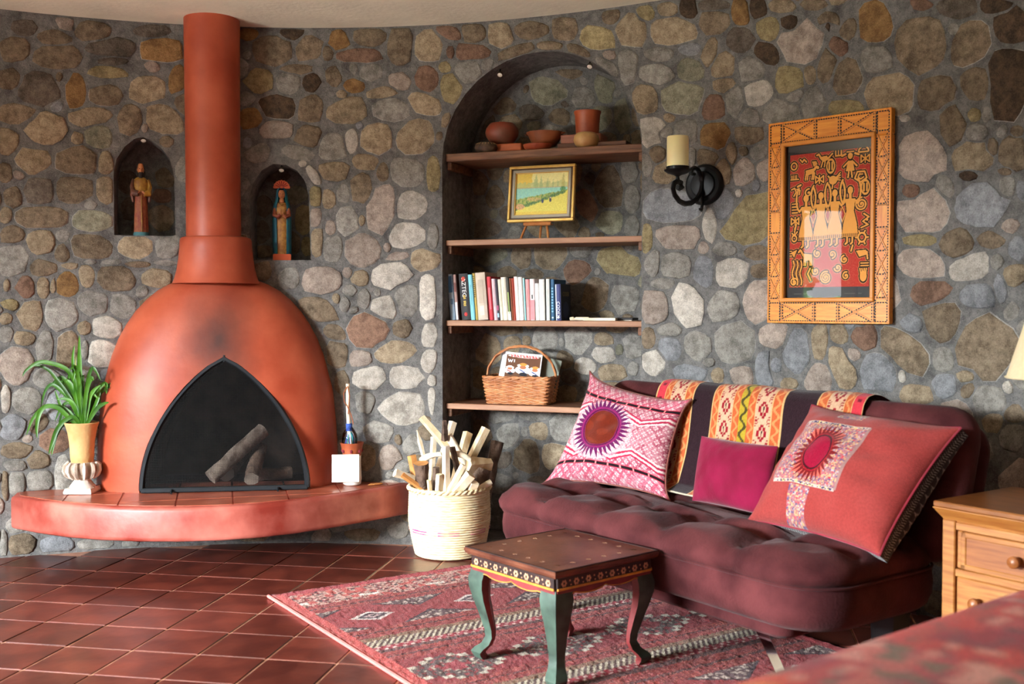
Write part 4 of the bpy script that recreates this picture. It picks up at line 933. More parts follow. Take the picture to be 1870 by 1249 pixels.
# ------------------------------------------------------------------ the alcove shelves
locN, rzN = wall_frame(TH_N)
MN = Matrix.Translation(locN) @ Matrix.Rotation(rzN, 4, 'Z'); MNi = MN.inverted()
def alc(px, py, y):
    """photo pixel -> local point of the alcove at depth y behind the wall face"""
    r = Vector(ray(px, py)); o = MNi @ Vector((0, 0, CAMH)); d = MNi.to_3x3() @ r; t = (y-o.y)/d.y; return o+d*t
SHELF = {1: 1.885, 2: 1.472, 3: 1.087, 4: .686}
LABS = {1: 'top dark wooden shelf board in the arched alcove, holding clay pots', 2: 'second wooden shelf board in the alcove, under the easel painting', 3: 'third wooden shelf board in the alcove, under the row of books', 4: 'lowest wooden shelf board in the alcove, under the wicker magazine basket'}
for k, z in SHELF.items():
    th_ = .036 if k == 1 else .026; hw = .483
    t = thing('shelf_board', LABS[k], 'shelf', tuple(MN @ Vector((0, 0, z))), rzN, 'alcove shelf boards')
    y0 = -.005
    nb = 2 if k == 1 else 1
    MB().box((0, (y0+.012+.31)/2, -th_/2), (2*hw, .31-y0-.012, th_), bev=.003).build('plank', 'shelf_wood', t, smooth=False)
    MB().box((0, y0+.006, -th_/2), (2*hw, .012, th_), bev=.003).build('front_edge', 'shelf_edge' if k > 1 else 'shelf_wood', t, smooth=False)
    for s in (-1, 1): MB().box((s*(hw-.012), .15, -th_-.02), (.022, .28, .038), bev=.003).build('support_cleat', 'shelf_wood', t, smooth=False)
def on_shelf(k, px, y, py=None):
    """local x on shelf k at depth y under photo column px"""
    zz = SHELF[k]; 
    for _ in range(1): pass
    r = alc(px, 560, y); return r.x
def place(name, label, cat, k, px, y, group=None, dz=0.0, rz=0.0):
    x = on_shelf(k, px, y); return thing(name, label, cat, tuple(MN @ Vector((x, y, SHELF[k]+dz+.0006))), rzN+rz, group)
# boards used as risers on the top shelf
RB = 'loose boards on the top shelf'
t = place('riser_board', 'orange painted loose board under the round red pot', 'board', 1, 922, .13, RB, .002); MB().box((0,0,.022),(.205,.11,.044),bev=.003).build('board','orange_board',t,smooth=False)
t = place('riser_board', 'pinkish loose board under the terracotta cup on the top shelf', 'board', 1, 1066, .12, RB, .028); MB().box((0,0,.0205),(.195,.12,.04),bev=.003).build('board','pink_board',t,smooth=False)
t = place('riser_board', 'long thin brown board lying on the right of the top shelf', 'board', 1, 1088, .13, RB); MB().box((0,0,.0135),(.33,.16,.027),bev=.003).build('board','brown_board',t,smooth=False)
t = place('riser_board', 'short brown board at the left end of the top shelf behind the dark gourd', 'board', 1, 875, .17, RB); MB().box((-.03,.03,.012),(.20,.12,.024),bev=.003).build('board','brown_board',t,smooth=False)
# pots
def pot(name, label, k, px, y, prof, m, dz=0.0, sy=1.0, cat='pot', extra=None):
    t = place(name, label, cat, k, px, y, 'clay pots on the top shelf', dz); MB().lathe(prof, 32, sy=sy).build('vessel', m, t)
    if extra: MB().lathe(extra[0], 32, sy=sy).build('inside', extra[1], t)
    return t
t = pot('round_pot', 'round reddish clay pot on the orange board, top shelf left', 1, 917, .13, [(0,0),(.04,.0),(.062,.018),(.078,.045),(.081,.062),(.076,.082),(.064,.098),(.058,.104),(.053,.100),(.06,.085),(.066,.06),(.0,.03)], 'clay_red', .047)
MB().lathe([(.0565,.1045),(.060,.1015),(.0605,.0985)], 32, cap0=False, cap1=False).build('rim', 'clay_orange', t)
t = pot('dark_gourd_bowl', 'small dark carved gourd bowl at the left front of the top shelf', 1, 888, .05, [(0,0),(.03,.0),(.050,.012),(.056,.026),(.050,.042),(.038,.050),(.030,.046),(.0,.03)], 'dark_gourd', 0, cat='bowl')
for j in range(20): a = 2*math.pi*j/20; MB().tube([(.051*math.cos(a),.051*math.sin(a),.040),(.042*math.cos(a),.042*math.sin(a),.047)], .0018, 4).build('carved_notch', 'gourd', t)
t = pot('glazed_bowl', 'wide brown glazed clay bowl in the middle of the top shelf', 1, 995, .13, [(0,0),(.05,.0),(.062,.015),(.074,.035),(.078,.048),(.088,.060),(.090,.064),(.084,.064),(.07,.045),(.05,.02),(.0,.012)], 'clay_brown', .031, cat='bowl')
for s in (-1, 1): MB().tube([(s*.086,-.012,.058),(s*.098,0,.060),(s*.086,.012,.058)], .004, 6).build('lug', 'clay_brown', t)
t = pot('shallow_dish', 'shallow orange clay dish in front of the brown glazed bowl', 1, 981, .045, [(0,0),(.045,.0),(.062,.012),(.068,.024),(.066,.028),(.058,.025),(.04,.012),(.0,.008)], 'clay_orange', 0, cat='dish')
t = pot('terracotta_cup', 'tall terracotta cup standing on the pinkish board, top shelf right', 1, 1072, .12, [(0,0),(.050,.0),(.054,.004),(.0565,.05),(.060,.095),(.064,.102),(.064,.110),(.059,.110),(.055,.09),(.051,.01),(.0,.008)], 'clay_orange', .0705, cat='cup')
t = pot('pale_gourd', 'pale yellow round gourd below the terracotta cup on the top shelf', 1, 1070, .045, [(0,0),(.035,.0),(.052,.014),(.060,.034),(.056,.056),(.044,.068),(.034,.071),(.030,.066),(.0,.05)], 'gourd', 0, cat='gourd')
MB().lathe([(.0355,.0705),(.037,.0690),(.038,.0675)], 24, cap0=False, cap1=False).build('cut_rim', 'clay_orange', t)

# ------------------------------------------------------------------ easel and landscape painting on the second shelf
ea = place('tabletop_easel', 'small bamboo easel carrying the framed landscape on the second shelf', 'easel', 2, 990, .13)
x0 = on_shelf(2, 990, .13)
for (pb, pt, yb, yt) in ((956, 966, .09, .15), (988, 989, .112, .15), (1006, 1000, .09, .15)):
    xb = on_shelf(2, pb, .13)-x0; xt = on_shelf(2, pt, .13)-x0; A = Vector((xb, yb-.13, .004)); B = Vector((xt+(xt-xb)*1.6, yt-.13, .22))
    b = MB(); b.tube([A, B], .0058, 8)
    for f in (.12, .24, .36, .6, .8): c_ = A+(B-A)*f; b.tube([c_-(B-A)*.006, c_+(B-A)*.006], .0072, 8)
    b.build('leg', 'bamboo', ea)
MB().tube([(-.075,-.052,.073),(.062,-.052,.073)], .009, 8).build('ledge_rail', 'bamboo', ea)
for x in (-.05, .05): MB().tube([(x,-.052,.073),(x,.005,.073)], .005, 6).build('ledge_arm', 'bamboo', ea)
FWD, FHT = .336, .272
lp = thing('landscape_painting', 'gilt framed lakeside landscape painting on a small easel', 'painting', tuple(MN @ (Vector((on_shelf(2, 987.5, .09), .082, SHELF[2]+.083)))), rzN-R2(2), rot=(R2(-7), 0, rzN-R2(2)))
def frame_bars(par, w_, h_, wd, dp, y, m, name, bev=.004):
    for nm, c, d in ((name, (0,y,wd/2),(w_,dp,wd)), (name, (0,y,h_-wd/2),(w_,dp,wd)), (name, (-w_/2+wd/2,y,h_/2),(wd,dp,h_-2*wd)), (name, (w_/2-wd/2,y,h_/2),(wd,dp,h_-2*wd))):
        MB().box(c, d, bev=bev).build(nm, m, par, smooth=False)
frame_bars(lp, FWD, FHT, .013, .022, 0, 'gold_frame', 'frame_bar')
def sub_frame(w_, h_, wd, dp, y, m, name, off):
    b = MB()
    for c, d in (((0,y,off+wd/2),(w_,dp,wd)), ((0,y,off+h_-wd/2),(w_,dp,wd)), ((-w_/2+wd/2,y,off+h_/2),(wd,dp,h_)), ((w_/2-wd/2,y,off+h_/2),(wd,dp,h_))): b.box(c, d, bev=.002)
    return b.build(name, m, lp, smooth=False)
sub_frame(FWD-.024, FHT-.024, .009, .012, .003, 'dark_slip', 'dark_slip', .012)
sub_frame(FWD-.040, FHT-.040, .013, .016, .0, 'silver_liner', 'linen_liner', .020)
sub_frame(FWD-.064, FHT-.064, .005, .012, .002, 'gold_frame', 'gilt_slip', .032)
nx, ny = 170, 130; U, V = np.meshgrid(np.linspace(0,1,nx), np.linspace(0,1,ny))
Cc = np.zeros((ny, nx, 3)); Cc[:] = (240,228,150)
def blend(C, mask, rgb): m_ = np.clip(mask,0,1)[...,None]; C[:] = C*(1-m_)+np.array(rgb)*m_
n1 = wob(U*30, V*30, 3, 1.6); n2 = wob(U*90, V*90, 4, 1.5); n3 = nr.uniform(-1,1,U.shape)
blend(Cc, (U < .30+.03*n1)*(V < .345)*(.8+.2*n3), (232,196,62))
blend(Cc, ((V > .22+.04*n1)*(V < .345))*.75, (190,196,120))
for c, w_, t_ in ((.38,.05,.02),(.48,.035,.05),(.6,.03,.10),(.71,.025,.14),(.8,.022,.12),(.9,.03,.0)):
    blend(Cc, ((np.abs(U-c+.01*n2) < w_*np.clip((V-t_)/.25,0,1))*(V < .345)*(V > t_))*.55, (150,178,110) if c < .85 else (176,170,80))
bank = .62-.0*U-.20*np.clip(U,0,1)-.02*n1
blend(Cc, (V > .345)*(V < bank), (150,212,190)); blend(Cc, (V > .345)*(V < bank)*(n2 > .3)*.4, (120,196,200)); blend(Cc, (np.abs(V-.35) < .012)*.6, (200,160,110))
blend(Cc, V >= bank, (222,210,84)); blend(Cc, (V >= bank)*(n3 > .2)*.4, (240,226,110)); blend(Cc, (V > .93)*.5, (226,186,50))
low = .86-.42*U
blend(Cc, (V >= bank)*(V < low+.03*n1)*(n3 > -.55)*.85, (112,158,62)); blend(Cc, (V >= bank)*(V < low+.03*n1)*(n2 > .35)*.8, (206,176,120)); blend(Cc, (V >= bank)*(V < low+.05*n1)*(n2 < -.45)*.9, (44,92,44))
blend(Cc, (np.abs(V-low+.02*n2) < .035)*(n3 > -.6)*(U < .95)*.9, (46,98,52)); blend(Cc, (np.hypot((U-.08)/.1,(V-.80)/.07) < 1)*(n3 > -.3), (232,160,120)); blend(Cc, (np.hypot((U-.35)/.14,(V-.63)/.05) < 1)*(n3 > -.2)*.8, (226,176,120))
blend(Cc, (np.hypot((U-.52)/.02,(V-.68)/.045) < 1)*1., (34,52,90)); blend(Cc, (np.hypot((U-.67)/.02,(V-.66)/.045) < 1)*1., (50,50,70)); blend(Cc, (np.hypot((U-.67)/.014,(V-.60)/.018) < 1)*1., (220,180,180)); blend(Cc, (np.hypot((U-.9)/.05,(V-.40)/.06) < 1)*(n3 > -.5), (70,130,60))
pw, ph = FWD-.072, FHT-.072
P = np.stack([(U-.5)*pw, np.full_like(U, .003), .036+(1-V)*ph], -1)
for _ in range(2): Cc[1:-1,1:-1] = (Cc[1:-1,1:-1]*2+Cc[:-2,1:-1]+Cc[2:,1:-1]+Cc[1:-1,:-2]+Cc[1:-1,2:])/6
painted('canvas', P, Cc*1.0+14+n3[...,None]*12, 'paint_oil', lp, flip=True)
MB().box((0,.010,FHT/2),(FWD-.02,.006,FHT-.02)).build('backing', 'dark_slip', lp, smooth=False)

# ------------------------------------------------------------------ books on the third shelf: x0 x1 (crop px), top, spine colour, cover colour, title colours
BK = [(88,120,120,(206,200,168),(84,96,70),'thin cream spined booklet, first book at the left end of the row'),(150,215,126,(176,204,226),(60,104,150),'blue and white streaked book, second from the left end of the row'),(220,258,128,(166,130,120),(90,60,50),'narrow brown and pale book between the blue streaked book and the black one'),
 (292,400,120,(36,34,36),(28,26,28),'thick black book with white and yellow lettering and red emblems on its spine'),(404,455,128,(130,206,220),(110,186,206),'light turquoise book right beside the thick black one'),(458,490,112,(206,176,80),(180,150,60),'olive yellow lettered book beside the turquoise one'),
 (491,612,106,(206,190,170),(190,176,158),'thick grey beige patterned book, tallest of the row'),(632,680,152,(206,40,56),(180,30,46),'bright red book right of the thick beige one'),(682,728,178,(228,200,206),(206,180,186),'pale pink book right of the red one'),(729,758,182,(50,40,56),(40,34,46),'narrow dark book between the pale pink and cream books'),
 (762,800,184,(232,228,206),(220,214,190),'narrow cream book right of the narrow dark one'),(801,860,158,(236,226,206),(226,214,190),'wide cream book in the middle of the row'),(862,900,156,(60,56,46),(50,46,40),'dark book with green stripe and white foot in the middle of the row'),(903,924,170,(160,90,60),(140,76,50),'thin rust brown book with pale edge'),
 (926,950,170,(176,70,50),(160,60,44),'thin brick red book left of the white books'),(952,1000,150,(246,242,236),(236,230,222),'tall white book with a reddish edge, first of the white run'),(1001,1048,154,(246,246,244),(236,236,234),'white book with a thin grey title line, second of the white run'),(1050,1080,166,(220,240,240),(120,190,190),'white book with a teal edge'),
 (1084,1130,182,(240,160,160),(226,140,144),'pink book right of the teal edged one'),(1132,1190,178,(250,236,236),(240,226,226),'white book with a pink lower half of its spine'),(1192,1240,232,(248,248,246),(240,240,238),'shorter white book standing between two taller ones'),(1242,1304,182,(246,246,242),(238,238,232),'plain wide white book left of the thin black gap'),
 (1322,1370,178,(232,234,226),(40,70,90),'off-white book left of the teal blue lettered one'),(1380,1424,182,(36,90,130),(30,80,120),'teal blue book with pale lettering near the right end of the row'),(1438,1505,240,(60,66,120),(20,26,44),'dark navy book lettered down its spine, last at the right end of the row')]
for i, (a, c, top, sc_, cc_, lab) in enumerate(BK):
    pa, pc = 800+a*.1497, 800+c*.1497; y = .03+rnd.uniform(-.006, .012)
    xa, xc = on_shelf(3, pa, y), on_shelf(3, pc, y); wd = xc-xa; hh = (683-top)*.1497/FPX*(MN @ Vector((xa,y,1))).y
    lean = R2(4.6*(1-max(0, i-12)/13.0)) if i < 24 else R2(1.5)
    dpt = .15+.03*rnd.random()
    t = thing('book', lab, 'book', tuple(MN @ Vector(((xa+xc)/2, y, SHELF[3]+.0008+abs(math.sin(lean))*wd/2))), rot=(0, -lean, rzN), group='books on the third shelf')
    # lean about local y
    cvr = 'flat_%d' % i; fm = flatmat(cc_); sm_ = flatmat(sc_)
    w2 = wd*.98; b = MB(); ct = min(.003, w2*.2)
    b.box((-w2/2+ct/2, dpt/2, hh/2), (ct, dpt, hh)); b.box((w2/2-ct/2, dpt/2, hh/2), (ct, dpt, hh)); b.build('cover', fm, t, smooth=False)
    # rounded spine
    sp_ = [(-w2/2, .006), (-w2/2, .001), (-w2*.3, -.003), (0, -.004), (w2*.3, -.003), (w2/2, .001), (w2/2, .006)]
    MB().slab(sp_, 0, hh).build('spine', sm_, t, angle=30)
    MB().box((0, dpt/2, hh/2), (w2-2*ct, dpt-.008, hh-.008)).build('pages', 'paper', t, smooth=False)
    def on_spine(z, w_, h_, rgb, name='title_mark', x=0):
        MB().box((x, -.0042, z), (w_, .0012, h_)).build(name, flatmat(rgb), t, smooth=False)
    def lettering(s_, size, z, rgb, x=0.0):
        tb = text_mb(s_, size); tb.xf(Matrix.Translation((x, -.0046, z)) @ Matrix.Rotation(math.pi/2, 4, 'X') @ Matrix.Rotation(-math.pi/2, 4, 'Z')).build('lettering', flatmat(rgb), t, smooth=False)
    if i == 3:
        lettering('AZTEC', .030, hh*.70, (240,236,230)); [on_spine(hh*(.52-.030*k), w2*.26, hh*.019, (226,186,60), 'title_mark', w2*.02*((k % 3)-1)) for k in range(8) if k != 3]; MB().ball((0,-.003,hh*.88),.011,12,6,(1,.25,1.2)).build('emblem', flatmat((206,70,50)), t); MB().ball((.001,-.003,hh*.12),.009,12,6,(1,.25,1.2)).build('emblem', flatmat((200,40,40)), t)
    elif i == 24:
        lettering('CODEX', .022, hh*.30, (226,230,236)); MB().ball((0,-.003,hh*.08),.0055,10,5,(1,.3,1)).build('emblem', flatmat((214,224,230)), t)
        tb = text_mb('CODEX', .030); tb.xf(Matrix.Translation((w2/2+.0008, dpt*.5, hh*.72)) @ Matrix.Rotation(math.pi/2, 4, 'Z') @ Matrix.Rotation(math.pi/2, 4, 'X')).build('lettering', flatmat((120,110,70)), t, smooth=False)
        MB().ball((w2/2, dpt*.5, hh*.36), .012, 10, 8, (.08, 1, 1.6)).build('cover_figure', flatmat((90,104,140)), t); MB().ball((w2/2, dpt*.5, hh*.28), .045, 14, 8, (.03, 1, .9)).build('cover_glow', flatmat((34,48,84)), t)
        MB().box((-w2/2+.004,-.0025,hh/2),(.005,.004,hh*.99)).build('pale_edge', flatmat((200,210,226)), t, smooth=False)
    elif i == 23:
        for k in range(9): on_spine(hh*(.22+.07*k), w2*.5, hh*.04, (120,180,206), x=-w2*.05)
        MB().ball((0,-.003,hh*.07),.005,10,5,(1,.3,1)).build('emblem', flatmat((200,220,226)), t)
    elif i == 1: on_spine(hh*.78, w2*.7, hh*.36, (70,124,176)); on_spine(hh*.4, w2*.5, hh*.12, (110,150,190), x=w2*.1)
    elif i == 5:
        for k in range(11): on_spine(hh*(.50+.043*k), w2*.6, hh*.026, (110,90,30))
    elif i == 6: on_spine(hh*.2, w2*.45, hh*.2, (222,212,196)); on_spine(hh*.6, w2*.5, hh*.5, (190,172,152))
    elif i == 7: on_spine(hh*.5, w2*.4, hh*.5, (236,110,120))
    elif i == 9: on_spine(hh*.3, w2*.7, hh*.12, (170,70,110)); on_spine(hh*.12, w2*.7, hh*.1, (160,200,226))
    elif i == 12: on_spine(hh*.4, w2*.4, hh*.5, (150,170,90)); on_spine(hh*.1, w2*.9, hh*.2, (240,240,236))
    elif i == 15: on_spine(hh*.5, w2*.12, hh*.98, (206,90,70), x=-w2*.42)
    elif i == 16: on_spine(hh*.55, w2*.1, hh*.5, (200,200,200))
    elif i == 17: on_spine(hh*.5, w2*.3, hh*.98, (90,190,190), x=w2*.32)
    elif i == 19: on_spine(hh*.25, w2*.9, hh*.48, (238,140,146)); on_spine(hh*.57, w2*.25, hh*.10, (60,60,60))
    elif i == 2: on_spine(hh*.2, w2*.7, hh*.38, (226,224,222)); on_spine(hh*.72, w2*.6, hh*.2, (120,60,50))
    elif i == 0: on_spine(hh*.45, w2*.6, hh*.3, (226,204,150))
    else: on_spine(hh*.55, w2*.15, hh*.45, tuple(int(v_*.86) for v_ in sc_))
t = place('wooden_flute', 'pale notched wooden stick lying on the third shelf right of the books', 'flute', 3, 1058, .04)
b = MB(); b.tube([(-.045,0,.0085),(-.03,0,.0095),(-.022,0,.007),(-.015,0,.0095),(0,0,.009),(.045,0,.009)], [.0075,.009,.006,.008,.0085,.0085], 8); b.build('stick', 'pale_wood', t)
t = place('wood_strip', 'pale flat wooden strip lying on the third shelf in front of the dark folder', 'wood strip', 3, 1096, .035)
MB().box((0,0,.007),(.155,.035,.013),bev=.002).build('strip', 'pale_wood', t, smooth=False)
t = place('folder', 'thin dark folder lying flat at the right end of the third shelf', 'folder', 3, 1130, .12)
MB().box((-.02,0,.009),(.20,.11,.010),bev=.002).build('cover', flatmat((40,34,34)), t, smooth=False); MB().box((-.02,0,.0018),(.19,.10,.003)).build('pages', 'paper', t, smooth=False)

# ------------------------------------------------------------------ wicker basket with magazines on the lowest shelf
wb = place('wicker_basket', 'small rectangular wicker basket with arched handle on the lowest shelf', 'basket', 4, 952, .125, rz=R2(4))
def rrect(hx, hy, r, n=12):
    p = []
    for cx_, cy_, a0 in ((hx-r, hy-r, 0), (-hx+r, hy-r, 90), (-hx+r, -hy+r, 180), (hx-r, -hy+r, 270)):
        for k in range(n): a = R2(a0+90*k/(n-1)); p.append((cx_+r*math.cos(a), cy_+r*math.sin(a)))
    return p
def along(poly, m):
    P = np.array(poly+[poly[0]]); d = np.r_[0, np.cumsum(np.hypot(*np.diff(P, axis=0).T))]; s = np.linspace(0, d[-1], m, endpoint=False)
    return [(np.interp(v_, d, P[:,0]), np.interp(v_, d, P[:,1])) for v_ in s]
NS = 28; bw = lambda z: (.148+.14*z, .088+.12*z)
for k in range(15):
    z = .006+.0079*k; hx, hy = bw(z); m_ = NS*6; c = along(rrect(hx, hy, .02), m_); pts = []
    for i, (x, y) in enumerate(c):
        f = 1+.024*math.sin(math.pi*(i/6.0)+math.pi*k); pts.append((x*f, y*(1+(f-1)*1.6), z+.0012*math.sin(i*.9+k)))
    MB().tube(pts, .0043, 6, closed=True).build('woven_strand', 'wicker', wb)
for i, ((x0_, y0_), (x1_, y1_)) in enumerate(zip(along(rrect(*bw(0), .02), NS), along(rrect(*bw(.128), .02), NS))):
    MB().tube([(x0_, y0_, 0.002), (x1_, y1_, .128)], .0036, 6).build('stake', 'wicker', wb)
hx, hy = bw(.128)
for tw in (0, math.pi):
    c = along(rrect(hx, hy, .02), 150); MB().tube([(x*(1+.012*math.cos(i*.55+tw)), y*(1+.02*math.cos(i*.55+tw)), .128+.004*math.sin(i*.55+tw)) for i, (x, y) in enumerate(c)], .0052, 6, closed=True).build('braided_rim', 'wicker', wb)
MB().slab(rrect(*bw(0.01), .02)[::1], .002, .007).build('bottom', 'wicker', wb, smooth=False)
for j in range(3):
    MB().tube([((hx+.006)*math.cos(a)*(1 if abs(math.cos(a)) < .999 else 1), (j-1)*.006+.0035*math.sin(a*13+j*2.1), .125+.150*math.sin(a)+.003*math.cos(a*13+j*2.1)) for a in np.linspace(math.pi, 0, 60)], .0048, 6).build('handle', 'wicker', wb)
# magazines
def mag(label, dx, dy, w_, h_, tilt, lean, paintf, col, grp='magazines in the wicker basket'):
    base = wb.matrix_basis.copy(); M_ = Matrix.Translation(wb.location) @ Matrix.Rotation(rzN+R2(4), 4, 'Z')
    t = thing('magazine', label, 'magazine', tuple(M_ @ Vector((dx, dy, .012))), rot=(R2(lean), R2(tilt), rzN+R2(4)), group=grp)
    MB().box((0,.004,h_/2),(w_-.003,.006,h_-.003)).build('pages', 'paper', t, smooth=False)
    if paintf is None: MB().box((0,-.0005,h_/2),(w_,.0016,h_)).build('cover', flatmat(col), t, smooth=False)
    else:
        nx, ny = 120, 150; U, V = np.meshgrid(np.linspace(0,1,nx), np.linspace(0,1,ny)); C = np.zeros((ny,nx,3)); paintf(U, V, C)
        painted('cover', np.stack([(U-.5)*w_, np.full_like(U,-.0004), (1-V)*h_], -1), C, 'paint_flat', t, flip=True, smooth=False)
        MB().box((0,.0006,h_/2),(w_-.001,.0012,h_-.001)).build('cover_board', flatmat((230,226,220)), t, smooth=False)
    return t
def cover_art(U, V, C):
    V = V*2.05
    C[:] = (108,72,52); blend(C, (V < .10)|(U < .05)|(U > .97), (240,236,232))
    dd = 9.0+0*U
    for k in range(9):
        x = .17+.082*k; dd = np.minimum(dd, d_line(U,V*1.3,[(x,.13),(x+.02,.25)],.012)); dd = np.minimum(dd, d_line(U,V*1.3,[(x+.02,.13 if k % 2 else .19),(x+.06,.25 if k % 3 else .14)],.010))
    blend(C, (d_disc(U,V*1.3,(.5,.19),.42,.085) < 0), (226,206,200)); blend(C, dd < 0, (206,44,48))
    blend(C, (d_line(U,V,[(.10,.30),(.13,.42),(.16,.32),(.19,.42),(.22,.30)],.012) < 0)|(d_line(U,V,[(.27,.31),(.27,.41)],.012) < 0), (240,240,240))
    for cx_, cy_, s_ in ((.17,.68,1.15),(.52,.58,1.6),(.85,.66,1.4)):
        blend(C, d_disc(U,V,(cx_,cy_+.09*s_),.13*s_,.11*s_) < 0, (238,238,242)); blend(C, d_disc(U,V,(cx_,cy_-.03*s_),.10*s_,.045*s_) < 0, (246,240,226)); blend(C, d_disc(U,V,(cx_,cy_+.015*s_),.055*s_,.05*s_) < 0, (190,120,84))
        blend(C, d_disc(U,V,(cx_,cy_-.06*s_),.06*s_,.04*s_) < 0, (232,150,70) if cx_ > .4 else (236,236,236)); blend(C, d_line(U,V,[(cx_-.05*s_,cy_+.08*s_),(cx_+.03*s_,cy_+.14*s_)],.018) < 0, (44,70,140) if cx_ > .3 else (160,40,40)); blend(C, d_disc(U,V,(cx_+.03,cy_+.2*s_),.07*s_,.05*s_) < 0, (40,40,46))
mag('magazine with red lettering over three figures in white, front of the wicker basket', -.005, -.045, .185, .235, 4.5, -12, cover_art, None)
mag('magazine with a plain white cover leaning behind the front one, left in the basket', -.045, -.015, .175, .232, 9, -9, None, (226,226,230))
mag('grey green magazine at the right end of the wicker basket', .075, .01, .150, .215, 12, -8, None, (120,124,110))
mag('dark magazine at the back of the wicker basket', -.02, .035, .17, .20, 6, -4, None, (70,66,64))
# ------------------------------------------------------------------ straw basket of split firewood
BX, BY = -.292, 4.955
fb = thing('firewood_basket', 'large round cream straw basket with a pink band, full of split firewood', 'basket', (BX, BY, 0))
nrow = 27; H_ = .315; prof = []
def br(z): return .155+.034*min(1, z/.16)**.8-.004*max(0, (z-.2)/.1)
rings = []; seg = 84; kk = nrow*4
for k in range(kk+1):
    z = .004+(H_-.01)*k/kk; row = k//4; f = (k % 4)/4; ring = []
    for i in range(seg):
        a = 2*math.pi*i/seg; st = .5+.5*math.cos(a*42/1+math.pi*(row % 2)); r = br(z)+.0046*abs(math.sin(math.pi*f))*(.55+.45*st)
        ring.append((r*math.cos(a), r*math.sin(a), z))
    rings.append(ring)
inn = [[((br(z)-.012)*math.cos(2*math.pi*i/seg), (br(z)-.012)*math.sin(2*math.pi*i/seg), z) for i in range(seg)] for z in (H_-.012, .15, .02)]
MB().loft(rings+inn).build('woven_body', 'straw', fb, angle=80)
b = MB(); z0, z1 = .118, .134
for i in range(seg):
    if (i*7919) % 11 < 7:
        a0, a1 = 2*math.pi*i/seg, 2*math.pi*(i+1)/seg
        for zz in (z0+.004, z1): b.tube([((br(zz)+.0035)*math.cos(a), (br(zz)+.0035)*math.sin(a), zz) for a in (a0, (a0+a1)/2, a1)], .0032, 5)
stuff(b.build('pink_band', 'straw_pink', fb))
for tw in (0, math.pi): MB().tube([((br(H_)+.004+.005*math.cos(a*22+tw))*math.cos(a), (br(H_)+.004+.005*math.cos(a*22+tw))*math.sin(a), H_+.005*math.sin(a*22+tw)) for a in np.linspace(0, 2*math.pi, 180)[:-1]], .0068, 6, closed=True).build('braided_rim', 'straw', fb)

def stick(p0, p1, wpx, kind, y0, y1, label, seed, length=.40, bend=0.0, down=True):
    """p0 top pixel, p1 lower visible pixel; depth y0 at the top and y1 at p1; the stick goes on down into the basket"""
    q = random.Random(seed); A = Vector(aty(*p0, y0)); B0 = Vector(aty(*p1, y1)); d = (B0-A)
    if down:
        B = A+d.normalized()*length
        if B.z < .035: B = A+d*((A.z-.035)/max(1e-6, -d.z))
        # keep the foot inside the basket
        v_ = Vector((B.x-BX, B.y-BY, 0)); lim = br(max(0, B.z))-.04
        if v_.length > lim: v_ *= lim/v_.length; B = Vector((BX+v_.x, BY+v_.y, B.z))
    else: B = B0
    wd = 1.15*wpx/FPX*y0; ax = (B-A).normalized(); side = ax.cross(Vector((0,-1,0))); side.normalize(); nrm = side.cross(ax)
    if nrm.y < 0: nrm = -nrm
    t = thing('firewood', label, 'firewood', tuple(B), group='split firewood in the straw basket')
    B_, A_ = Vector((0,0,0)), A-B
    if kind in ('log', 'branch'):
        rings = []; m_ = 9
        for k in range(m_):
            f = k/(m_-1); p = B_+(A_-B_)*f+side*(bend*math.sin(math.pi*f)); r = wd/2*(1.0+.12*math.sin(5*f+seed))*(1-.12*f if kind == 'branch' else 1)
            rings.append([tuple(p+side*(r*math.cos(2*math.pi*i/10)*(1+q.uniform(-.1,.1)))+nrm*(r*math.sin(2*math.pi*i/10)*(1+q.uniform(-.1,.1)))) for i in range(10)])
        mm = 'bark' if kind == 'log' else 'pale_wood'
        MB().loft(rings, True, False).build('bark' if kind == 'log' else 'bare_wood', mm, t, angle=60)
        MB().add(rings[-1], [tuple(range(10))]).build('cut_end', 'split_wood' if kind == 'branch' else 'amber_wood', t, smooth=False); return t
    # split piece: wedge section, two fresh faces and a bark back
    th = wd*q.uniform(.45, .8); sec = [(-.5, .12), (.05, -.5), (.5, -.05), (.42, .45), (-.1, .62), (-.45, .4)]; sec = [(x*wd, y*th) for x, y in sec]
    n = 7; rings = []; tw = q.uniform(-.35, .35)
    for k in range(n):
        f = k/(n-1); ca, sa = math.cos(tw*f), math.sin(tw*f); sc = .86+.2*math.sin(2.2*f+seed)
        rings.append([tuple(B_+(A_-B_)*f+side*((x*ca-y*sa)*sc+bend*math.sin(math.pi*f)+q.uniform(-.0012,.0012))+nrm*((x*sa+y*ca)*sc)) for x, y in sec])
    if kind == 'spike': rings[-1] = [tuple(A_+Vector(p)*0+side*(s_*.1)) for p, (s_, _) in zip(rings[-1], sec)]
    base = {'split':'split_wood','pale':'pale_wood','amber':'amber_wood','dark':'bark','spike':'pale_wood'}[kind]
    front = MB(); bk = MB(); m_ = len(sec); vs = [p for r in rings for p in r]
    ff = []; fbk = []
    for k in range(n-1):
        for i in range(m_):
            j = (i+1) % m_; (ff if i in (0, 1, 2, 5) else fbk).append((k*m_+i, k*m_+j, (k+1)*m_+j, (k+1)*m_+i))
    ff += [tuple(range((n-1)*m_, n*m_)), tuple(reversed(range(m_)))]
    front.add(vs, ff).build('split_face', base, t, angle=25); bk.add(vs, fbk).build('bark_side', 'bark', t, angle=50); return t
def E8(x, y): return (720+x*.2321, 740+y*.2321)
g = 'in the straw basket'
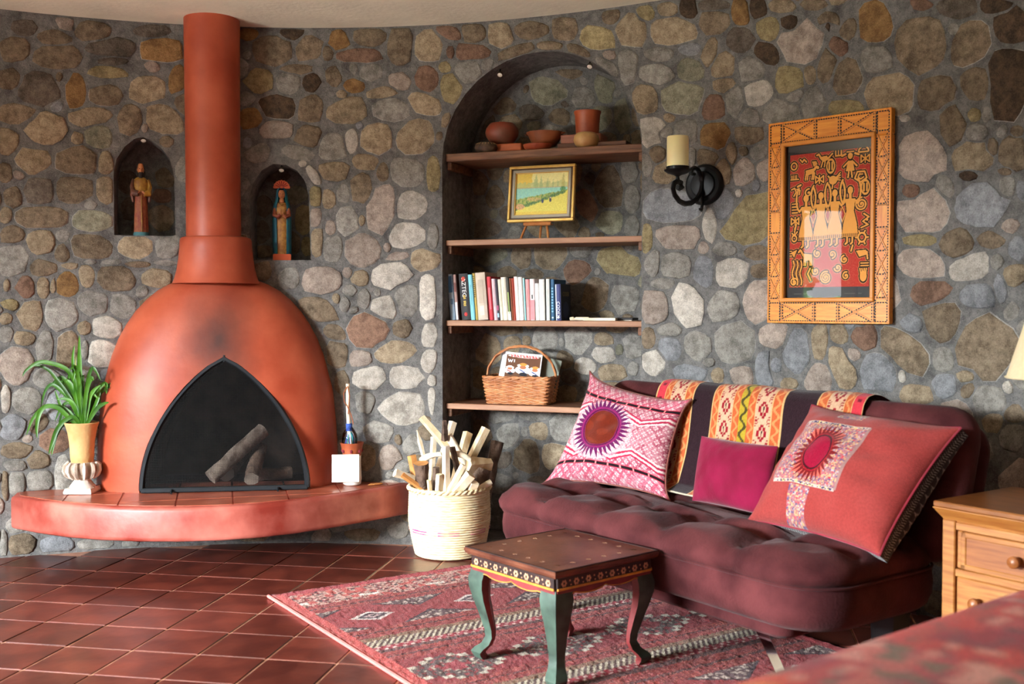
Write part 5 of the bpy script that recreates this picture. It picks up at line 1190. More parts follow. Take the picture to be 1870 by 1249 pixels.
ST = [((215,95),(330,230),58,'split',4.93,4.95,'long pale split with a brown streak, leaning up to the top left of the basket',.42,0),((395,125),(398,290),46,'dark',4.84,4.88,'grey barked thin upright piece at the top of the pile',.10,0),
 ((462,130),(432,235),80,'pale',5.03,5.0,'squarish pale end standing behind the grey barked piece',.36,0),((425,235),(560,370),56,'branch',4.90,4.9,'pale peeled branch sloping down to the right across the pile',.34,0),
 ((580,215),(545,335),66,'split',5.04,5.0,'pale split with a knot standing at the back of the pile',.40,0),((722,180),(615,395),62,'split',5.0,4.97,'long pale split leaning out to the upper right',.46,0),
 ((812,285),(792,520),92,'log',5.09,5.07,'dark barked round log standing upright at the right back',.38,0),((765,465),(585,472),112,'split',4.95,4.86,'broad pale block lying across the right side of the pile',.17,0),
 ((405,320),(410,665),80,'pale',4.78,4.80,'broad white split standing upright at the front centre',.34,0),((178,195),(235,420),46,'spike',5.0,4.97,'thin pale pointed splinter at the left of the pile',.34,0),
 ((312,250),(300,430),46,'pale',5.0,4.97,'narrow pale upright piece left of the grey barked one',.36,0),((600,430),(480,380),44,'branch',4.86,4.85,'curved pale stick lying across the top of the right blocks',.16,.006),
 ((372,385),(205,440),44,'branch',4.86,4.87,'curved pale stick lying across the left of the pile',.17,.008),((135,395),(155,480),76,'amber',4.93,4.93,'orange brown split block at the left of the pile',.28,0),
 ((212,455),(222,640),98,'log',4.82,4.84,'dark knotty bark log at the left front',.22,0),((62,548),(235,668),52,'amber',4.79,4.82,'flat orange brown split leaning over the left front rim',.24,0),
 ((5,535),(110,565),66,'pale',4.86,4.90,'pale split end sticking out over the left rim towards the hearth',.20,0),((545,470),(440,660),42,'pale',4.77,4.79,'thin white splinter crossing in front right of centre',.28,0),
 ((600,545),(490,668),78,'pale',4.78,4.80,'white wedge with a pink edge at the front right',.24,0),((328,490),(332,660),54,'dark',4.80,4.82,'dark brown upright piece left of the broad white split',.22,0),
 ((272,590),(280,668),44,'split',4.78,4.80,'small pale rounded end at the front left rim',.16,0),((690,500),(645,640),118,'log',4.92,4.90,'thick mossy brown log end at the right of the pile',.22,0),
 ((762,600),(700,640),42,'branch',4.88,4.87,'short pale branch poking out at the right rim',.16,0),((628,610),(600,668),72,'pale',4.80,4.82,'wide pale chip at the right front rim',.16,0),
 ((455,330),(490,480),40,'dark',4.82,4.84,'thin dark brown stick sloping behind the white splinter',.26,0),((355,545),(350,668),52,'pale',4.77,4.79,'short white split at the front, left of the broad one',.20,0)]
for i, (p0, p1, w_, kd, y0, y1, lab, ln, bd_) in enumerate(ST):
    flat_ = kd in ('branch',) and bd_ > 0 or i == 7
    stick(E8(*p0), E8(*p1), w_*.2321, kd, y0, y1, lab+' '+g if len((lab+' '+g).split()) <= 16 else lab, i+1, ln, bd_, down=not flat_)

# ------------------------------------------------------------------ iron wall sconce with a candle
pp = on_wall(1288, 338); thS = wall_theta(pp)
sc_ = thing('wall_sconce', 'black wrought iron wall sconce with scrolled arm on the stone wall', 'sconce', tuple(pol(thS, RW-.014, pp[2])), -thS)
DN, DT = .265, 0.0
SM = (Matrix.Translation(pol(thS, RW-.014, pp[2])) @ Matrix.Rotation(-thS, 4, 'Z')).inverted()
def SQ(px, py, x=0.0):
    """photo pixel onto the sconce's vertical mid plane x"""
    r = Vector(ray(px, py)); o = SM @ Vector((0,0,CAMH)); d = SM.to_3x3() @ r; t = (x-o.x)/d.x; return o+d*t
b = MB(); b.lathe([(.0,.022),(.03,.022),(.052,.018),(.058,.010),(.074,.014),(.082,.010),(.088,.0),(.088,-.012)], 40, cap0=True); b.xf(Matrix.Rotation(math.pi/2, 4, 'X')).build('back_plate', 'black_iron', sc_)
arm = [(1266,318),(1269,323),(1274,320),(1275,312),(1271,307),(1276,312),(1281,325),(1282,338),(1279,352),(1272,364),(1262,371),(1250,372),(1240,367),(1232,356),(1229,344),(1231,335),(1237,331),(1244,334),(1246,341),(1241,344),(1237,342)]
arm = arm[5:]
curl = [(1281,330),(1279,318),(1274,309),(1268,306),(1262,309),(1262,316),(1267,318)]
b = MB(); b.tube([SQ(*p) for p in arm], .0092, 8, flat=1.3); b.build('scroll_arm', 'black_iron', sc_)
MB().tube([SQ(*p) for p in curl], .0082, 8, flat=1.3).build('scroll_arm', 'black_iron', sc_)
MB().tube([Vector((0,-.012,.055)), Vector((0,-.022,.0)), Vector((0,-.020,-.055)), Vector((0,-.016,-.088))], .011, 8, flat=.6).build('plate_strap', 'black_iron', sc_)
MB().tube([Vector((0,-.016,-.085)), Vector((0,-.02,-.10)), Vector((0,-.026,-.112)), Vector((0,-.034,-.108)), Vector((0,-.036,-.102))], .007, 8).build('tail_curl', 'black_iron', sc_)
dc = SQ(1237.5, 312); zt = SQ(1237.5, 303.5).z
MB().lathe([(.004,-.045),(.009,-.035),(.007,-.024),(.014,-.018),(.04,-.010),(.054,.0),(.056,.004),(.050,.004),(.047,.001)], 36, (dc.x, dc.y, dc.z), cap1=False).build('drip_dish', 'black_iron', sc_)
MB().lathe([(.0465,.0),(.0475,.017),(.0455,.018),(.044,.004),(.0,.003)], 36, (dc.x, dc.y, dc.z), cap0=False).build('candle_cup', 'black_iron', sc_)
cw = SM.inverted() @ Vector((dc.x, dc.y, dc.z+.0045))
cd = thing('candle', 'thick cream pillar candle standing in the black wall sconce', 'candle', tuple(cw))
MB().lathe([(.0,0),(.0435,0),(.0445,.004),(.0445,.132),(.0425,.136),(.030,.135),(.012,.128),(.0,.127)], 36).build('wax', 'candle_wax', cd)
MB().tube([(0,0,.125),(.001,0,.136),(.003,0,.142)], .0013, 5).build('wick', 'hair_dark', cd)

# ------------------------------------------------------------------ the carved frame with the red print
cA, cB = on_wall(1411, 410), on_wall(1634.5, 395); ctr = (cA+cB)/2; dirv = (cB-cA); dirv[2] = 0; FW = float(np.hypot(dirv[0], dirv[1])); fa = math.atan2(dirv[1], dirv[0])
nrm_ = Vector((math.sin(fa), -math.cos(fa), 0)); Fc = Vector((ctr[0], ctr[1], 0))+nrm_*.020
FZ0 = 1.086; FH = .816
af = thing('framed_print', 'large carved light wood frame with a red figured print under glass', 'picture frame', (Fc.x, Fc.y, FZ0), fa)
bw_, bh_ = .074, .098
TK = .030
for nm, m_, c, d in (('frame_board','frame_wood_side',(0,0,bh_/2),(FW,TK,bh_)),('frame_board','frame_wood_side',(0,0,FH-bh_/2),(FW,TK,bh_)),('frame_board','frame_wood',(-FW/2+bw_/2,0,FH/2),(bw_,TK,FH-2*bh_)),('frame_board','frame_wood',(FW/2-bw_/2,0,FH/2),(bw_,TK,FH-2*bh_))):
    MB().box(c, d, bev=.004).build(nm, m_, af, smooth=False)
yF = -TK/2
b = MB()   # outer raised lip
for c, d in (((0,yF,.004),(FW,.006,.008)),((0,yF,FH-.004),(FW,.006,.008)),((-FW/2+.004,yF,FH/2),(.008,.006,FH)),((FW/2-.004,yF,FH/2),(.008,.006,FH))): b.box(c, d, bev=.002)
b.build('outer_lip', 'frame_wood', af, smooth=False)
mw = .017; iw, ih = FW-2*bw_, FH-2*bh_
for c, d in (((0,yF-.004,bh_-mw/2+.004),(iw+2*mw-.008,.016,mw)),((0,yF-.004,FH-bh_+mw/2-.004),(iw+2*mw-.008,.016,mw)),((-iw/2-mw/2+.004,yF-.004,FH/2),(mw,.016,ih+.002)),((iw/2+mw/2-.004,yF-.004,FH/2),(mw,.016,ih+.002))):
    MB().box(c, d, bev=.004).build('inner_moulding', 'inlay_light', af, smooth=False)
# inlaid lattice: ridges with dashed dark stitching
rid = MB(); dash = MB()
def strip(p, q, w_=.0045):
    (x1, z1), (x2, z2) = p, q; L_ = math.hypot(x2-x1, z2-z1); a = math.atan2(z2-z1, x2-x1)
    M_ = Matrix.Translation(((x1+x2)/2, yF-.0012, (z1+z2)/2)) @ Matrix.Rotation(-a, 4, 'Y'); rid.box((0,0,0), (L_, .004, w_), M=M_)
def stitch(p, q, step=.0105, w_=.0052):
    (x1, z1), (x2, z2) = p, q; L_ = math.hypot(x2-x1, z2-z1); a = math.atan2(z2-z1, x2-x1); n = max(1, int(L_/step))
    for k in range(n):
        f = (k+.5)/n; dash.box((0,0,0), (step*.62, .0024, w_), M=Matrix.Translation((x1+(x2-x1)*f, yF-.0006, z1+(z2-z1)*f)) @ Matrix.Rotation(-a, 4, 'Y'))
def xcell(x0, z0, x1, z1):
    strip((x0,z0),(x1,z1)); strip((x0,z1),(x1,z0))
    o = .0048
    for s in (-1, 1): stitch((x0+.004,z0+s*o+ .002),(x1-.004,z1+s*o-.002)) if s > 0 else stitch((x0+.004,z1+s*o),(x1-.004,z0+s*o))
for s in (-1, 1):
    xi = s*(FW/2-.010); xo = s*(FW/2-bw_+.016); lo, hi = min(xi, xo), max(xi, xo)
    n = 7; zz = [bh_-.002+(FH-2*bh_+.004)*k/n for k in range(n+1)]
    for k in range(n):
        if k == 3: strip((lo,zz[k]),(hi,zz[k])); strip((lo,zz[k+1]),(hi,zz[k+1])); stitch((lo,zz[k]+.005),(hi,zz[k]+.005)); continue
        strip((lo,zz[k]),(hi,zz[k])); stitch((lo,zz[k]+.005),(hi,zz[k]+.005)); xcell(lo,zz[k],hi,zz[k+1])
    stitch((lo,.01),(lo,FH-.01)); stitch((hi,.01),(hi,FH-.01))
for zb, zt_ in ((.010, bh_-.016), (FH-bh_+.016, FH-.010)):
    xs = [-FW/2+bw_-.008, -.052, .052, FW/2-bw_+.008]
    for x in xs: strip((x,zb),(x,zt_)); stitch((x+.005,zb),(x+.005,zt_)); stitch((x-.005,zb),(x-.005,zt_))
    xcell(xs[0],zb,xs[1],zt_); xcell(xs[2],zb,xs[3],zt_); stitch((-FW/2+.01,zb-.001),(FW/2-.01,zb-.001)); stitch((-FW/2+.01,zt_),(FW/2-.01,zt_))
stuff(rid.build('lattice_ridge', 'inlay_light', af, smooth=False)); stuff(dash.build('stitch_inlay', 'inlay_dark', af, smooth=False))
MB().box((0,.004,FH/2),(iw+.01,.006,ih+.01)).build('black_mat', 'mat_black', af, smooth=False)
# the print
PW, PH = iw-.036, ih-.085; nx, ny = 250, 430
U, V = np.meshgrid(np.linspace(0,1,nx), np.linspace(0,1,ny)); X = U; Y = V*PH/PW; K = PH/PW
D = np.full(U.shape, 9.0)
def un(d):
    global D
    D = np.minimum(D, d)
def ln(pts, w_): un(d_line(X, Y, [(x, y*K) for x, y in pts], w_))
def rawln(pts, w_): un(d_line(X, Y, pts, w_))
def pg(pts): un(d_poly(X, Y, [(x, y*K) for x, y in pts]))
def dc_(x, y, r, ry=None): un(d_disc(X, Y, (x, y*K), r, ry))
for i, cx_ in enumerate((.21,.40,.575,.765)):
    top, hem = .385-.012*i, .65-.004*i
    pg([(cx_-.060,top+.01),(cx_+.060,top+.01),(cx_+.045,top+.10),(cx_+.082,top+.19),(cx_+.10,hem),(cx_-.10,hem),(cx_-.082,top+.19),(cx_-.045,top+.10)])
    dc_(cx_, top-.05, .034, .042); ln([(cx_,top-.04),(cx_,top+.02)], .016)
    for s in (-1, 1): rawln([(cx_+s*.055,(top+.02)*K)]+arc((cx_+s*.062,(top-.045)*K), .062, .150, 90-s*20 if s > 0 else 90+20, -90+30 if s > 0 else 270-30, 12), .011)
    for s in (-.035, .03): ln([(cx_+s,hem),(cx_+s,hem+.04),(cx_+s-.02,hem+.05)], .011)
rawln(spiral((.90,.405*K), .075, 2.6, 1, 1), .009); rawln(spiral((.47,.93*K), .072, 2.8, 1, 0), .009); rawln(spiral((.06,.96*K), .05, 1.6, 1, 2), .009); rawln(spiral((.24,.295*K), .05, 1.3, 1, 3), .009)
rawln([(.89+.075*math.cos(R2(72*k+20)),.205*K+.065*math.sin(R2(72*k+20))) for k in range(6)], .010); rawln([(.89+.035*math.cos(R2(72*k+20)),.205*K+.03*math.sin(R2(72*k+20))) for k in range(5)], .008)
# deer, birds, girl, dog
pg([(.20,.125),(.30,.115),(.32,.15),(.21,.165)]); ln([(.30,.13),(.34,.105),(.36,.112)], .016); 
for x in (.21,.235,.295,.315): ln([(x,.15),(x-.012,.195)], .009)
for k in range(4): ln([(.31+.012*k,.098-.004*k),(.29+.014*k,.065)], .006)
pg([(.38,.035),(.47,.03),(.50,.06),(.42,.075)]); ln([(.40,.05),(.37,.015),(.345,.02)], .011); ln([(.42,.07),(.40,.11)], .008); ln([(.45,.07),(.44,.11)], .008); ln([(.49,.05),(.54,.02)], .010)
dc_(.55,.215,.052,.05); ln([(.52,.20),(.49,.185)], .010)
for k in range(4): ln([(.57,.21),(.64+.0*k,.165+.018*k)], .007)
ln([(.55,.24),(.54,.275)], .008)
dc_(.76,.05,.03,.035); pg([(.735,.085),(.79,.085),(.815,.16),(.705,.16)]); ln([(.74,.09),(.68,.125)], .010); ln([(.785,.09),(.84,.125)], .010); ln([(.745,.16),(.735,.205)], .010); ln([(.775,.16),(.785,.205)], .010); ln([(.70,.035),(.66,.045)], .012); ln([(.82,.035),(.86,.045)], .012); ln([(.72,.02),(.80,.02)], .008)
pg([(.17,.745),(.29,.755),(.30,.80),(.19,.80)]); ln([(.18,.76),(.15,.725)], .012); ln([(.14,.72),(.12,.735)], .011)
for x in (.19,.21,.27,.29): ln([(x,.79),(x,.835)], .009)
for cx_, cy_, s_ in ((.38,.20,1),(.94,.08,1),(.07,.50,1)):
    for sg in (-1, 1): rawln([(cx_,cy_*K),(cx_+sg*.05*s_,(cy_-.025)*K),(cx_+sg*.05*s_,(cy_+.025)*K),(cx_,cy_*K)], .008)
    ln([(cx_,cy_-.03),(cx_,cy_+.03)], .007)
for cx_, cy_ in ((.52,.11),(.945,.285)):
    un(np.abs(d_disc(X,Y,(cx_,cy_*K),.048,.075))-.008); ln([(cx_-.018,cy_-.025),(cx_-.018,cy_+.025)], .010); ln([(cx_+.018,cy_-.025),(cx_+.018,cy_+.025)], .010)
un(np.abs(d_disc(X,Y,(.05,.085*K),.036,.04))-.008); un(np.maximum(np.abs(d_disc(X,Y,(.92,.03*K),.06,.06))-.009, Y-.03*K)); ln([(.865,.03),(.975,.03)], .009)
for k in range(4): ln([(.02+.022*k,.155),(.02+.022*k,.18)], .006)
ln([(.01,.185),(.11,.185)], .008); ln([(.58,.005),(.58,.04),(.65,.04),(.65,.005)], .009); ln([(.615,.0),(.615,.03)], .007)
ln([(.13,.04),(.16,.06),(.18,.04),(.21,.06)], .009); ln([(.02,.26),(.06,.25),(.08,.28),(.05,.31)], .009); ln([(.10,.24),(.14,.23)], .012); ln([(.09,.26),(.13,.27),(.12,.30)], .009)
for k in range(4): ln([(.03,.37+.022*k),(.10,.37+.022*k)], .008)
for k in range(3): ln([(.09,.52),(.06,.56+.02*k)], .006)
un(np.abs(d_disc(X,Y,(.06,.63*K),.03,.035))-.008); ln([(.03,.59),(.06,.61),(.10,.58)], .008)
pg([(.02,.735),(.10,.715),(.06,.775)]); 
for k in range(3): ln([(.0,.725+.018*k),(.03,.725+.018*k)], .006)
for k in range(3): rawln([(.05+.05*k+.012*math.sin(t_*9),.80*K+t_*.28) for t_ in np.linspace(0,1,16)], .009)
ln([(.93,.475),(.99,.50),(.92,.53),(.98,.555),(.90,.575)], .009); dc_(.97,.52,.014)
un(np.abs(d_disc(X,Y,(.91,.645*K),.045,.05))-.010)
for k in range(6): a = k*60; rawln([(.91+.05*math.cos(R2(a)),.645*K+.055*math.sin(R2(a))),(.91+.075*math.cos(R2(a)),.645*K+.085*math.sin(R2(a)))], .009)
pg([(.84,.74),(.96,.735),(.98,.77),(.88,.785)]); ln([(.97,.75),(.98,.80)], .010); ln([(.90,.83),(.99,.83)], .007); ln([(.90,.85),(.99,.85)], .007)
dc_(.93,.925,.042,.06)
for k in range(4): ln([(.90+.02*k,.91),(.89+.025*k,.87)], .008)
for cx_, cy_ in ((.55,.76),(.70,.80),(.62,.86),(.72,.92),(.34,.88),(.36,.75)): rawln(spiral((cx_,cy_*K), .045, 1.5, 1, cx_*20), .009)
ln([(.27,.86),(.24,.90),(.28,.95)], .010); ln([(.80,.70),(.78,.74)], .01)
inn_ = np.full(U.shape, 9.0)
for cx_ in (.305, .49, .67): inn_ = np.minimum(inn_, np.abs(d_poly(X, Y, [(cx_,.415*K),(cx_+.035,.47*K),(cx_,.525*K),(cx_-.035,.47*K)]))-.006)
sp_n = nr.uniform(-1,1,U.shape)
C = np.zeros((ny,nx,3)); C[:] = (186,52,42); C += sp_n[...,None]*np.array([16,10,8]); blend(C, (sp_n > .86)*.6, (214,120,90))
blend(C, (D < .0185)*.95, (222,150,90)); blend(C, (D < .0135)*1., (34,20,18)); blend(C, (D < .0), (236,164,78)); blend(C, inn_ < .004, (34,20,18)); blend(C, inn_ < 0, (232,160,80))
for i, cx_ in enumerate((.21,.40,.575,.765)): blend(C, (np.abs(V-.635+.004*i) < .012)*(np.abs(U-cx_) < .10)*(np.sin(U*260) > -.2)*.7, (60,34,22))
P = np.stack([(U-.5)*PW-.0, np.full_like(U, -.0002), FH/2-PH/2+.004+(1-V)*PH], -1)
painted('print', P, C, 'paint_flat', af, flip=True, smooth=False)
tb = text_mb('~ ~~ ~~', .012) if False else None
b = MB()
for k, (x, l_) in enumerate(((-.145,.012),(-.128,.02),(-.10,.016),(-.08,.026),(.08,.018),(.10,.03),(.135,.014))): b.box((x,.0006,bh_+.020),(l_,.0012,.0035))
b.build('faint_signature', flatmat((70,66,64)), af, smooth=False)
MB().box((0,-.0075,FH/2),(iw-.002,.0020,ih-.002)).build('glass', 'pane', af, smooth=False)

# ------------------------------------------------------------------ rug
ru_e1 = np.array([.55,-.8352]); ru_e2 = np.array([.8352,.55]); ru0 = np.array([-.964,4.191]); RL, RWD = 2.35, 1.375
rg = thing('rug', 'red striped woven rug with zigzag and diamond bands under the painted table', 'rug', (ru0[0], ru0[1], 0))
nx, ny = 300, 520     # nx across (e2), ny along (e1)
U, V = np.meshgrid(np.linspace(0,RWD,nx), np.linspace(0,RL,ny)); C = np.zeros((ny,nx,3))
q1 = nr.uniform(-1,1,U.shape); q2 = wob(U*40,V*160,9,1.5)
C[:] = (142,36,40); C += q1[...,None]*18
def band(v0, v1): return (V >= v0)&(V < v1)
def zig(per, amp, ph=0): return amp*np.abs(((U/per+ph) % 1)*2-1)
def hash2(su, sv, seed): r_ = np.random.RandomState(seed).rand(400,400); return r_[(V/sv).astype(int) % 400, (U/su).astype(int) % 400]
pat = [(.00,.055,'edge'),(.055,.24,'mix'),(.24,.34,'plain'),(.34,.62,'diamond'),(.62,.72,'plain'),(.72,.755,'olive'),(.755,.82,'comb'),(.82,.86,'dots'),(.86,.885,'dark'),(.885,.98,'plain'),(.98,1.24,'steps'),(1.24,1.33,'plain'),(1.33,1.36,'olive'),(1.36,1.42,'comb'),(1.42,1.46,'dots'),(1.46,1.49,'dark'),(1.49,1.62,'plain'),(1.62,1.92,'diamond'),(1.92,2.02,'plain'),(2.02,2.25,'mix'),(2.25,2.35,'edge')]
for v0, v1, k in pat:
    b_ = band(v0, v1); vv = (V-v0)/(v1-v0)
    if k == 'edge': blend(C, b_, (172,44,56)); blend(C, b_&(q1 > .5), (196,70,72))
    if k == 'mix':
        h = hash2(.012,.010,int(v0*99)+1); blend(C, b_&(h > .45), (206,160,146)); blend(C, b_&(h < .16), (70,44,48)); blend(C, b_&(hash2(.03,.03,5) > .8), (196,78,70)); blend(C, b_&(np.abs(vv-.78) < .05)&(((U/.30) % 1) < .28), (236,220,210))
    if k == 'plain': blend(C, b_&(q2 > .2), (162,54,48)); blend(C, b_&(np.abs(vv-.5) < .06), (86,24,32)); blend(C, b_&(q1 > .8), (196,106,90))
    if k == 'olive': blend(C, b_&(q1 > -.5), (150,110,84)); blend(C, b_&(q1 < -.6), (90,60,50))
    if k == 'comb': blend(C, b_, (92,58,54)); blend(C, b_&((((U+V*.8)/.024) % 1) < .48), (206,190,164))
    if k == 'dots': blend(C, b_, (164,34,52)); blend(C, b_&(((U/.034+np.floor(vv*2)*.5) % 1) < .42)&((vv*2 % 1) > .25)&((vv*2 % 1) < .8), (226,190,180))
    if k == 'dark': blend(C, b_, (84,44,50)); blend(C, b_&(q1 > .5), (140,84,74))
    if k == 'diamond':
        per = .44; uu = np.abs(((U/per) % 1)*2-1); dm = np.abs(vv*2-1)+uu
        blend(C, b_, (156,42,48)); h = hash2(.011,.011,8); blend(C, b_&(dm > 1.35), (92,60,64)); blend(C, b_&(dm > 1.35)&(h > .62), (196,172,160)); blend(C, b_&(np.abs(dm-1.3) < .05), (66,40,50)); blend(C, b_&(dm < .42), (226,206,200)); blend(C, b_&(dm < .30), (70,44,54)); blend(C, b_&(dm < .16), (206,170,170)); blend(C, b_&(dm < .07), (40,30,40))
    if k == 'steps':
        per = .40; uu = np.floor(np.abs(((U/per) % 1)*2-1)*7)/7; st = np.abs(np.floor(vv*10)/10*2-1)
        d_ = uu+st; h = hash2(.010,.010,4); blend(C, b_, (146,34,42)); blend(C, b_&(d_ < .95)&(h > .25), (86,62,60)); blend(C, b_&(np.abs(d_-.92) < .055), (204,190,172)); blend(C, b_&(d_ < .5)&(h > .72), (186,168,152)); blend(C, b_&(d_ < .2), (160,50,60))
blend(C, (U < .055), (196,66,64)); blend(C, (U < .055)&(q1 > .3), (216,96,88)); blend(C, (U > RWD-.05), (180,50,60)); blend(C, (U < .016), (222,112,106)); blend(C, (V < .016)&(q1 > -.2), (150,36,50))
hz = .011+.0016*q1+.0012*wob(U*120,V*120,3,1.2); edge_ = np.minimum(np.minimum(U,RWD-U),np.minimum(V,RL-V)); hz = np.where(edge_ < .004, .004, hz)
P = np.stack([ru_e2[0]*U+ru_e1[0]*V, ru_e2[1]*U+ru_e1[1]*V, hz], -1)
painted('pile', P, C, 'pile', rg, flip=True)
ring = [(0,0),(RWD,0),(RWD,RL),(0,RL)]; b = MB(); pp_ = [(ru_e2[0]*u+ru_e1[0]*v, ru_e2[1]*u+ru_e1[1]*v) for u, v in ring]; b.slab(pp_[::-1], .0008, .0055); b.build('woven_back', 'piping_red', rg, smooth=False)
MB().tube([(ru_e1[0]*v, ru_e1[1]*v, .0075) for v in np.linspace(0,RL,60)], .0072, 7).build('edge_binding', flatmat((214,104,98), .95), rg)
# ------------------------------------------------------------------ the sofa bed
SO = np.array([-.11, 4.21]); SL = np.array([.585,-.811]); SA = math.atan2(SL[1], SL[0]); LEN = 1.62
so = thing('sofa', 'low plum suede sofa bed with tufted seat and reclining back along the stone wall', 'sofa', (SO[0], SO[1], 0), SA)
SMX = Matrix.Translation((SO[0], SO[1], 0)) @ Matrix.Rotation(SA, 4, 'Z')
def rr(hx, hy, r, inset, N):
    """rounded rectangle outline with matching points for any inset"""
    hx, hy = hx-inset, hy-inset; r = max(.004, min(r-inset*.5, hx-.002, hy-.002)); per = []
    q_ = N//4; out = []
    for cx_, cy_, a0, ex, ey in ((hx-r, hy-r, 0, -1, 0), (-hx+r, hy-r, 90, 0, -1), (-hx+r, -hy+r, 180, 1, 0), (hx-r, -hy+r, 270, 0, 1)):
        na = q_//3
        for k in range(na): a = R2(a0+90*k/(na-1)); out.append((cx_+r*math.cos(a), cy_+r*math.sin(a)))
        L_ = (2*(hx-r)) if ey == -1 or ey == 1 else (2*(hx-r))
        sx, sy = out[-1]; 
        if a0 == 0: tx, ty = -hx+r, hy
        elif a0 == 90: tx, ty = -hx, -hy+r
        elif a0 == 180: tx, ty = hx-r, -hy
        else: tx, ty = hx, hy-r
        for k in range(1, q_-na+1): f = k/(q_-na+1); out.append((sx+(tx-sx)*f, sy+(ty-sy)*f))
    return out
XS = [-.92+.46*k-.0 for k in range(5)]            # seams along the length (local to the pad centre)
def puff(x, y, xs, ys, hx, hy):
    dx = min(abs(x-v) for v in xs+[-hx, hx]); dy = min(abs(y-v) for v in ys+[-hy, hy])
    fx = 1-(1-min(1, dx/.11))**2.4; fy = 1-(1-min(1, dy/.085))**2.4
    return fx*fy
def pad(cx_, cy_, hx, hy, r, z0, z1, xs, ys, amp, N=240, fy=None):
    """tufted cushion: returns rings in local coords"""
    rings = []; hh = z1-z0
    for ins, z in ((.05, z0), (.015, z0+hh*.06), (.0, z0+hh*.3), (-.004, z0+hh*.55), (.006, z0+hh*.80), (.022, z0+hh*.95)):
        pr = []
        for x, y in rr(hx, hy, r, ins, N):
            dx = min(abs(x-v) for v in xs); g = (1-math.exp(-(dx/.035)**2)); nx_, ny_ = x/hx, y/hy; k = .018*(g-1)
            pr.append((x+k*nx_*(abs(nx_) > .9), y+k*math.copysign(1, ny_)*(abs(ny_) > .85), z))
        rings.append(pr)
    ins = .045; 
    while ins < hy-.02:
        rings.append([(x, y, z1+amp*(puff(x, y, xs, ys, hx, hy)-.35)+.004*math.sin(37*x+11*y)*math.sin(29*y-7*x)+.003*math.sin(23*x-31*y+2*math.sin(9*x))) for x, y in rr(hx, hy, r, ins, N)]); ins += .018
    return [[(x+cx_, y+cy_, z) for x, y, z in rg_] for rg_ in rings]
b = MB(); b.loft(pad(LEN/2-.01, .335, LEN/2, .335, .17, .345, .428, [-.48,-.16,.16,.48], [-.10,.10], .038)); b.build('seat_cushion', 'suede', so, angle=75)
for x in (-.48,-.16,.16,.48):
    for y in (-.10,.10): MB().ball((LEN/2+x, .335+y, .418), .011, 10, 6, (1,1,.45)).build('tuft_button', 'suede', so)
# base apron below the cushion
def smooth_box(hx, hy, r, prof, N=160): return [[(x, y, z) for x, y in rr(hx, hy, r, ins, N)] for ins, z in prof]
b = MB(); b.loft([[(x+LEN/2, y+.335, z) for x, y, z in rg_] for rg_ in smooth_box(LEN/2-.004, .33, .165, ((.07,.222),(.03,.228),(.012,.245),(.002,.275),(.0,.31),(.004,.345),(.012,.362),(.03,.37)))]); b.build('seat_base', 'suede', so, angle=75)
MB().tube([(x+LEN/2, y+.335, .357) for x, y in rr(LEN/2-.002, .329, .165, .004, 160)], .0045, 6, closed=True).build('seam_piping', 'suede', so)
b = MB(); b.loft([[(x+LEN/2, y+.34, z) for x, y, z in rg_] for rg_ in smooth_box(LEN/2-.20, .24, .05, ((.01,.165),(.0,.175),(.0,.235)))]); b.build('underframe', 'suede', so)
# backrest: cushion in front, shell behind, leaning back
tilt = math.atan2(.115, .42); BM = Matrix.Translation((LEN/2+.03, .515, .385)) @ Matrix.Rotation(-tilt, 4, 'X')
bh = .485
def back_rings(hx, z0, z1, r, y0, y1, tuft, N=220):
    hz = (z1-z0)/2; rings = []
    xs = [-.56,-.19,.19,.56]; ys = [.02]
    for ins, y in ((.05, y1), (.015, y1-.012), (.0, y1-(y1-y0)*.35), (.0, y0+(y1-y0)*.4), (.010, y0+.014), (.030, y0+.003)):
        rings.append([(x, y, z) for x, z in rr(hx, hz, r, ins, N)])
    ins = .05
    while ins < hz-.02:
        rings.append([(x, y0-(.022*(puff(x, z, xs, ys, hx, hz)-.3) if tuft else .0), z) for x, z in rr(hx, hz, r, ins, N)]); ins += .02
    return [[(x, y, z+(z0+z1)/2) for x, y, z in rg_] for rg_ in rings]
MB().loft(back_rings(LEN/2+.03, 0.0, bh, .10, 0.0, .115, True)).xf(BM).build('back_cushion', 'suede', so, angle=75)
MB().loft(back_rings(LEN/2+.024, .02, bh-.03, .10, .100, .175, False)).xf(BM).build('back_shell', 'suede', so, angle=75)
for x in (-.56,-.19,.19,.56): MB().ball(tuple(BM @ Vector((x, .002, bh/2+.02))), .010, 10, 6, (1,.5,1)).build('tuft_button', 'suede', so)
# legs: two curved chrome ones at the front, two dark blocks at the rear
for x in (.33, LEN-.26):
    k_ = 1.0 if x > .8 else .25
    pts = [(x-.10*k_,.15,.170),(x-.07*k_,.135,.168),(x-.03*k_,.115,.150),(x+.03*k_,.09,.108),(x+.09*k_,.07,.055),(x+.135*k_,.055,.008)]
    rg_ = []
    for i, p in enumerate(pts): w_ = .030-.002*i; rg_.append([(p[0]-w_,p[1],p[2]+.006),(p[0]-w_*.2,p[1]-.012,p[2]),(p[0]+w_,p[1],p[2]+.004),(p[0]+w_*.3,p[1]+.014,p[2]+.008)])
    MB().loft(rg_).build('leg', 'chrome', so, angle=50)['label'] = 'curved chrome leg'
    MB().box((x+.136*k_,.057,.0055),(.05,.04,.009),bev=.003).build('foot_glide', 'black_plastic', so, smooth=False)
for x in (.14, LEN-.12): MB().loft([[(x+sx*w_, .50+sy*w_, z) for sx, sy in ((-1,-1),(1,-1),(1,1),(-1,1))] for z, w_ in ((.001,.030),(.02,.033),(.235,.045))]).build('leg', 'black_plastic', so, smooth=False)['label'] = 'dark tapered block leg'
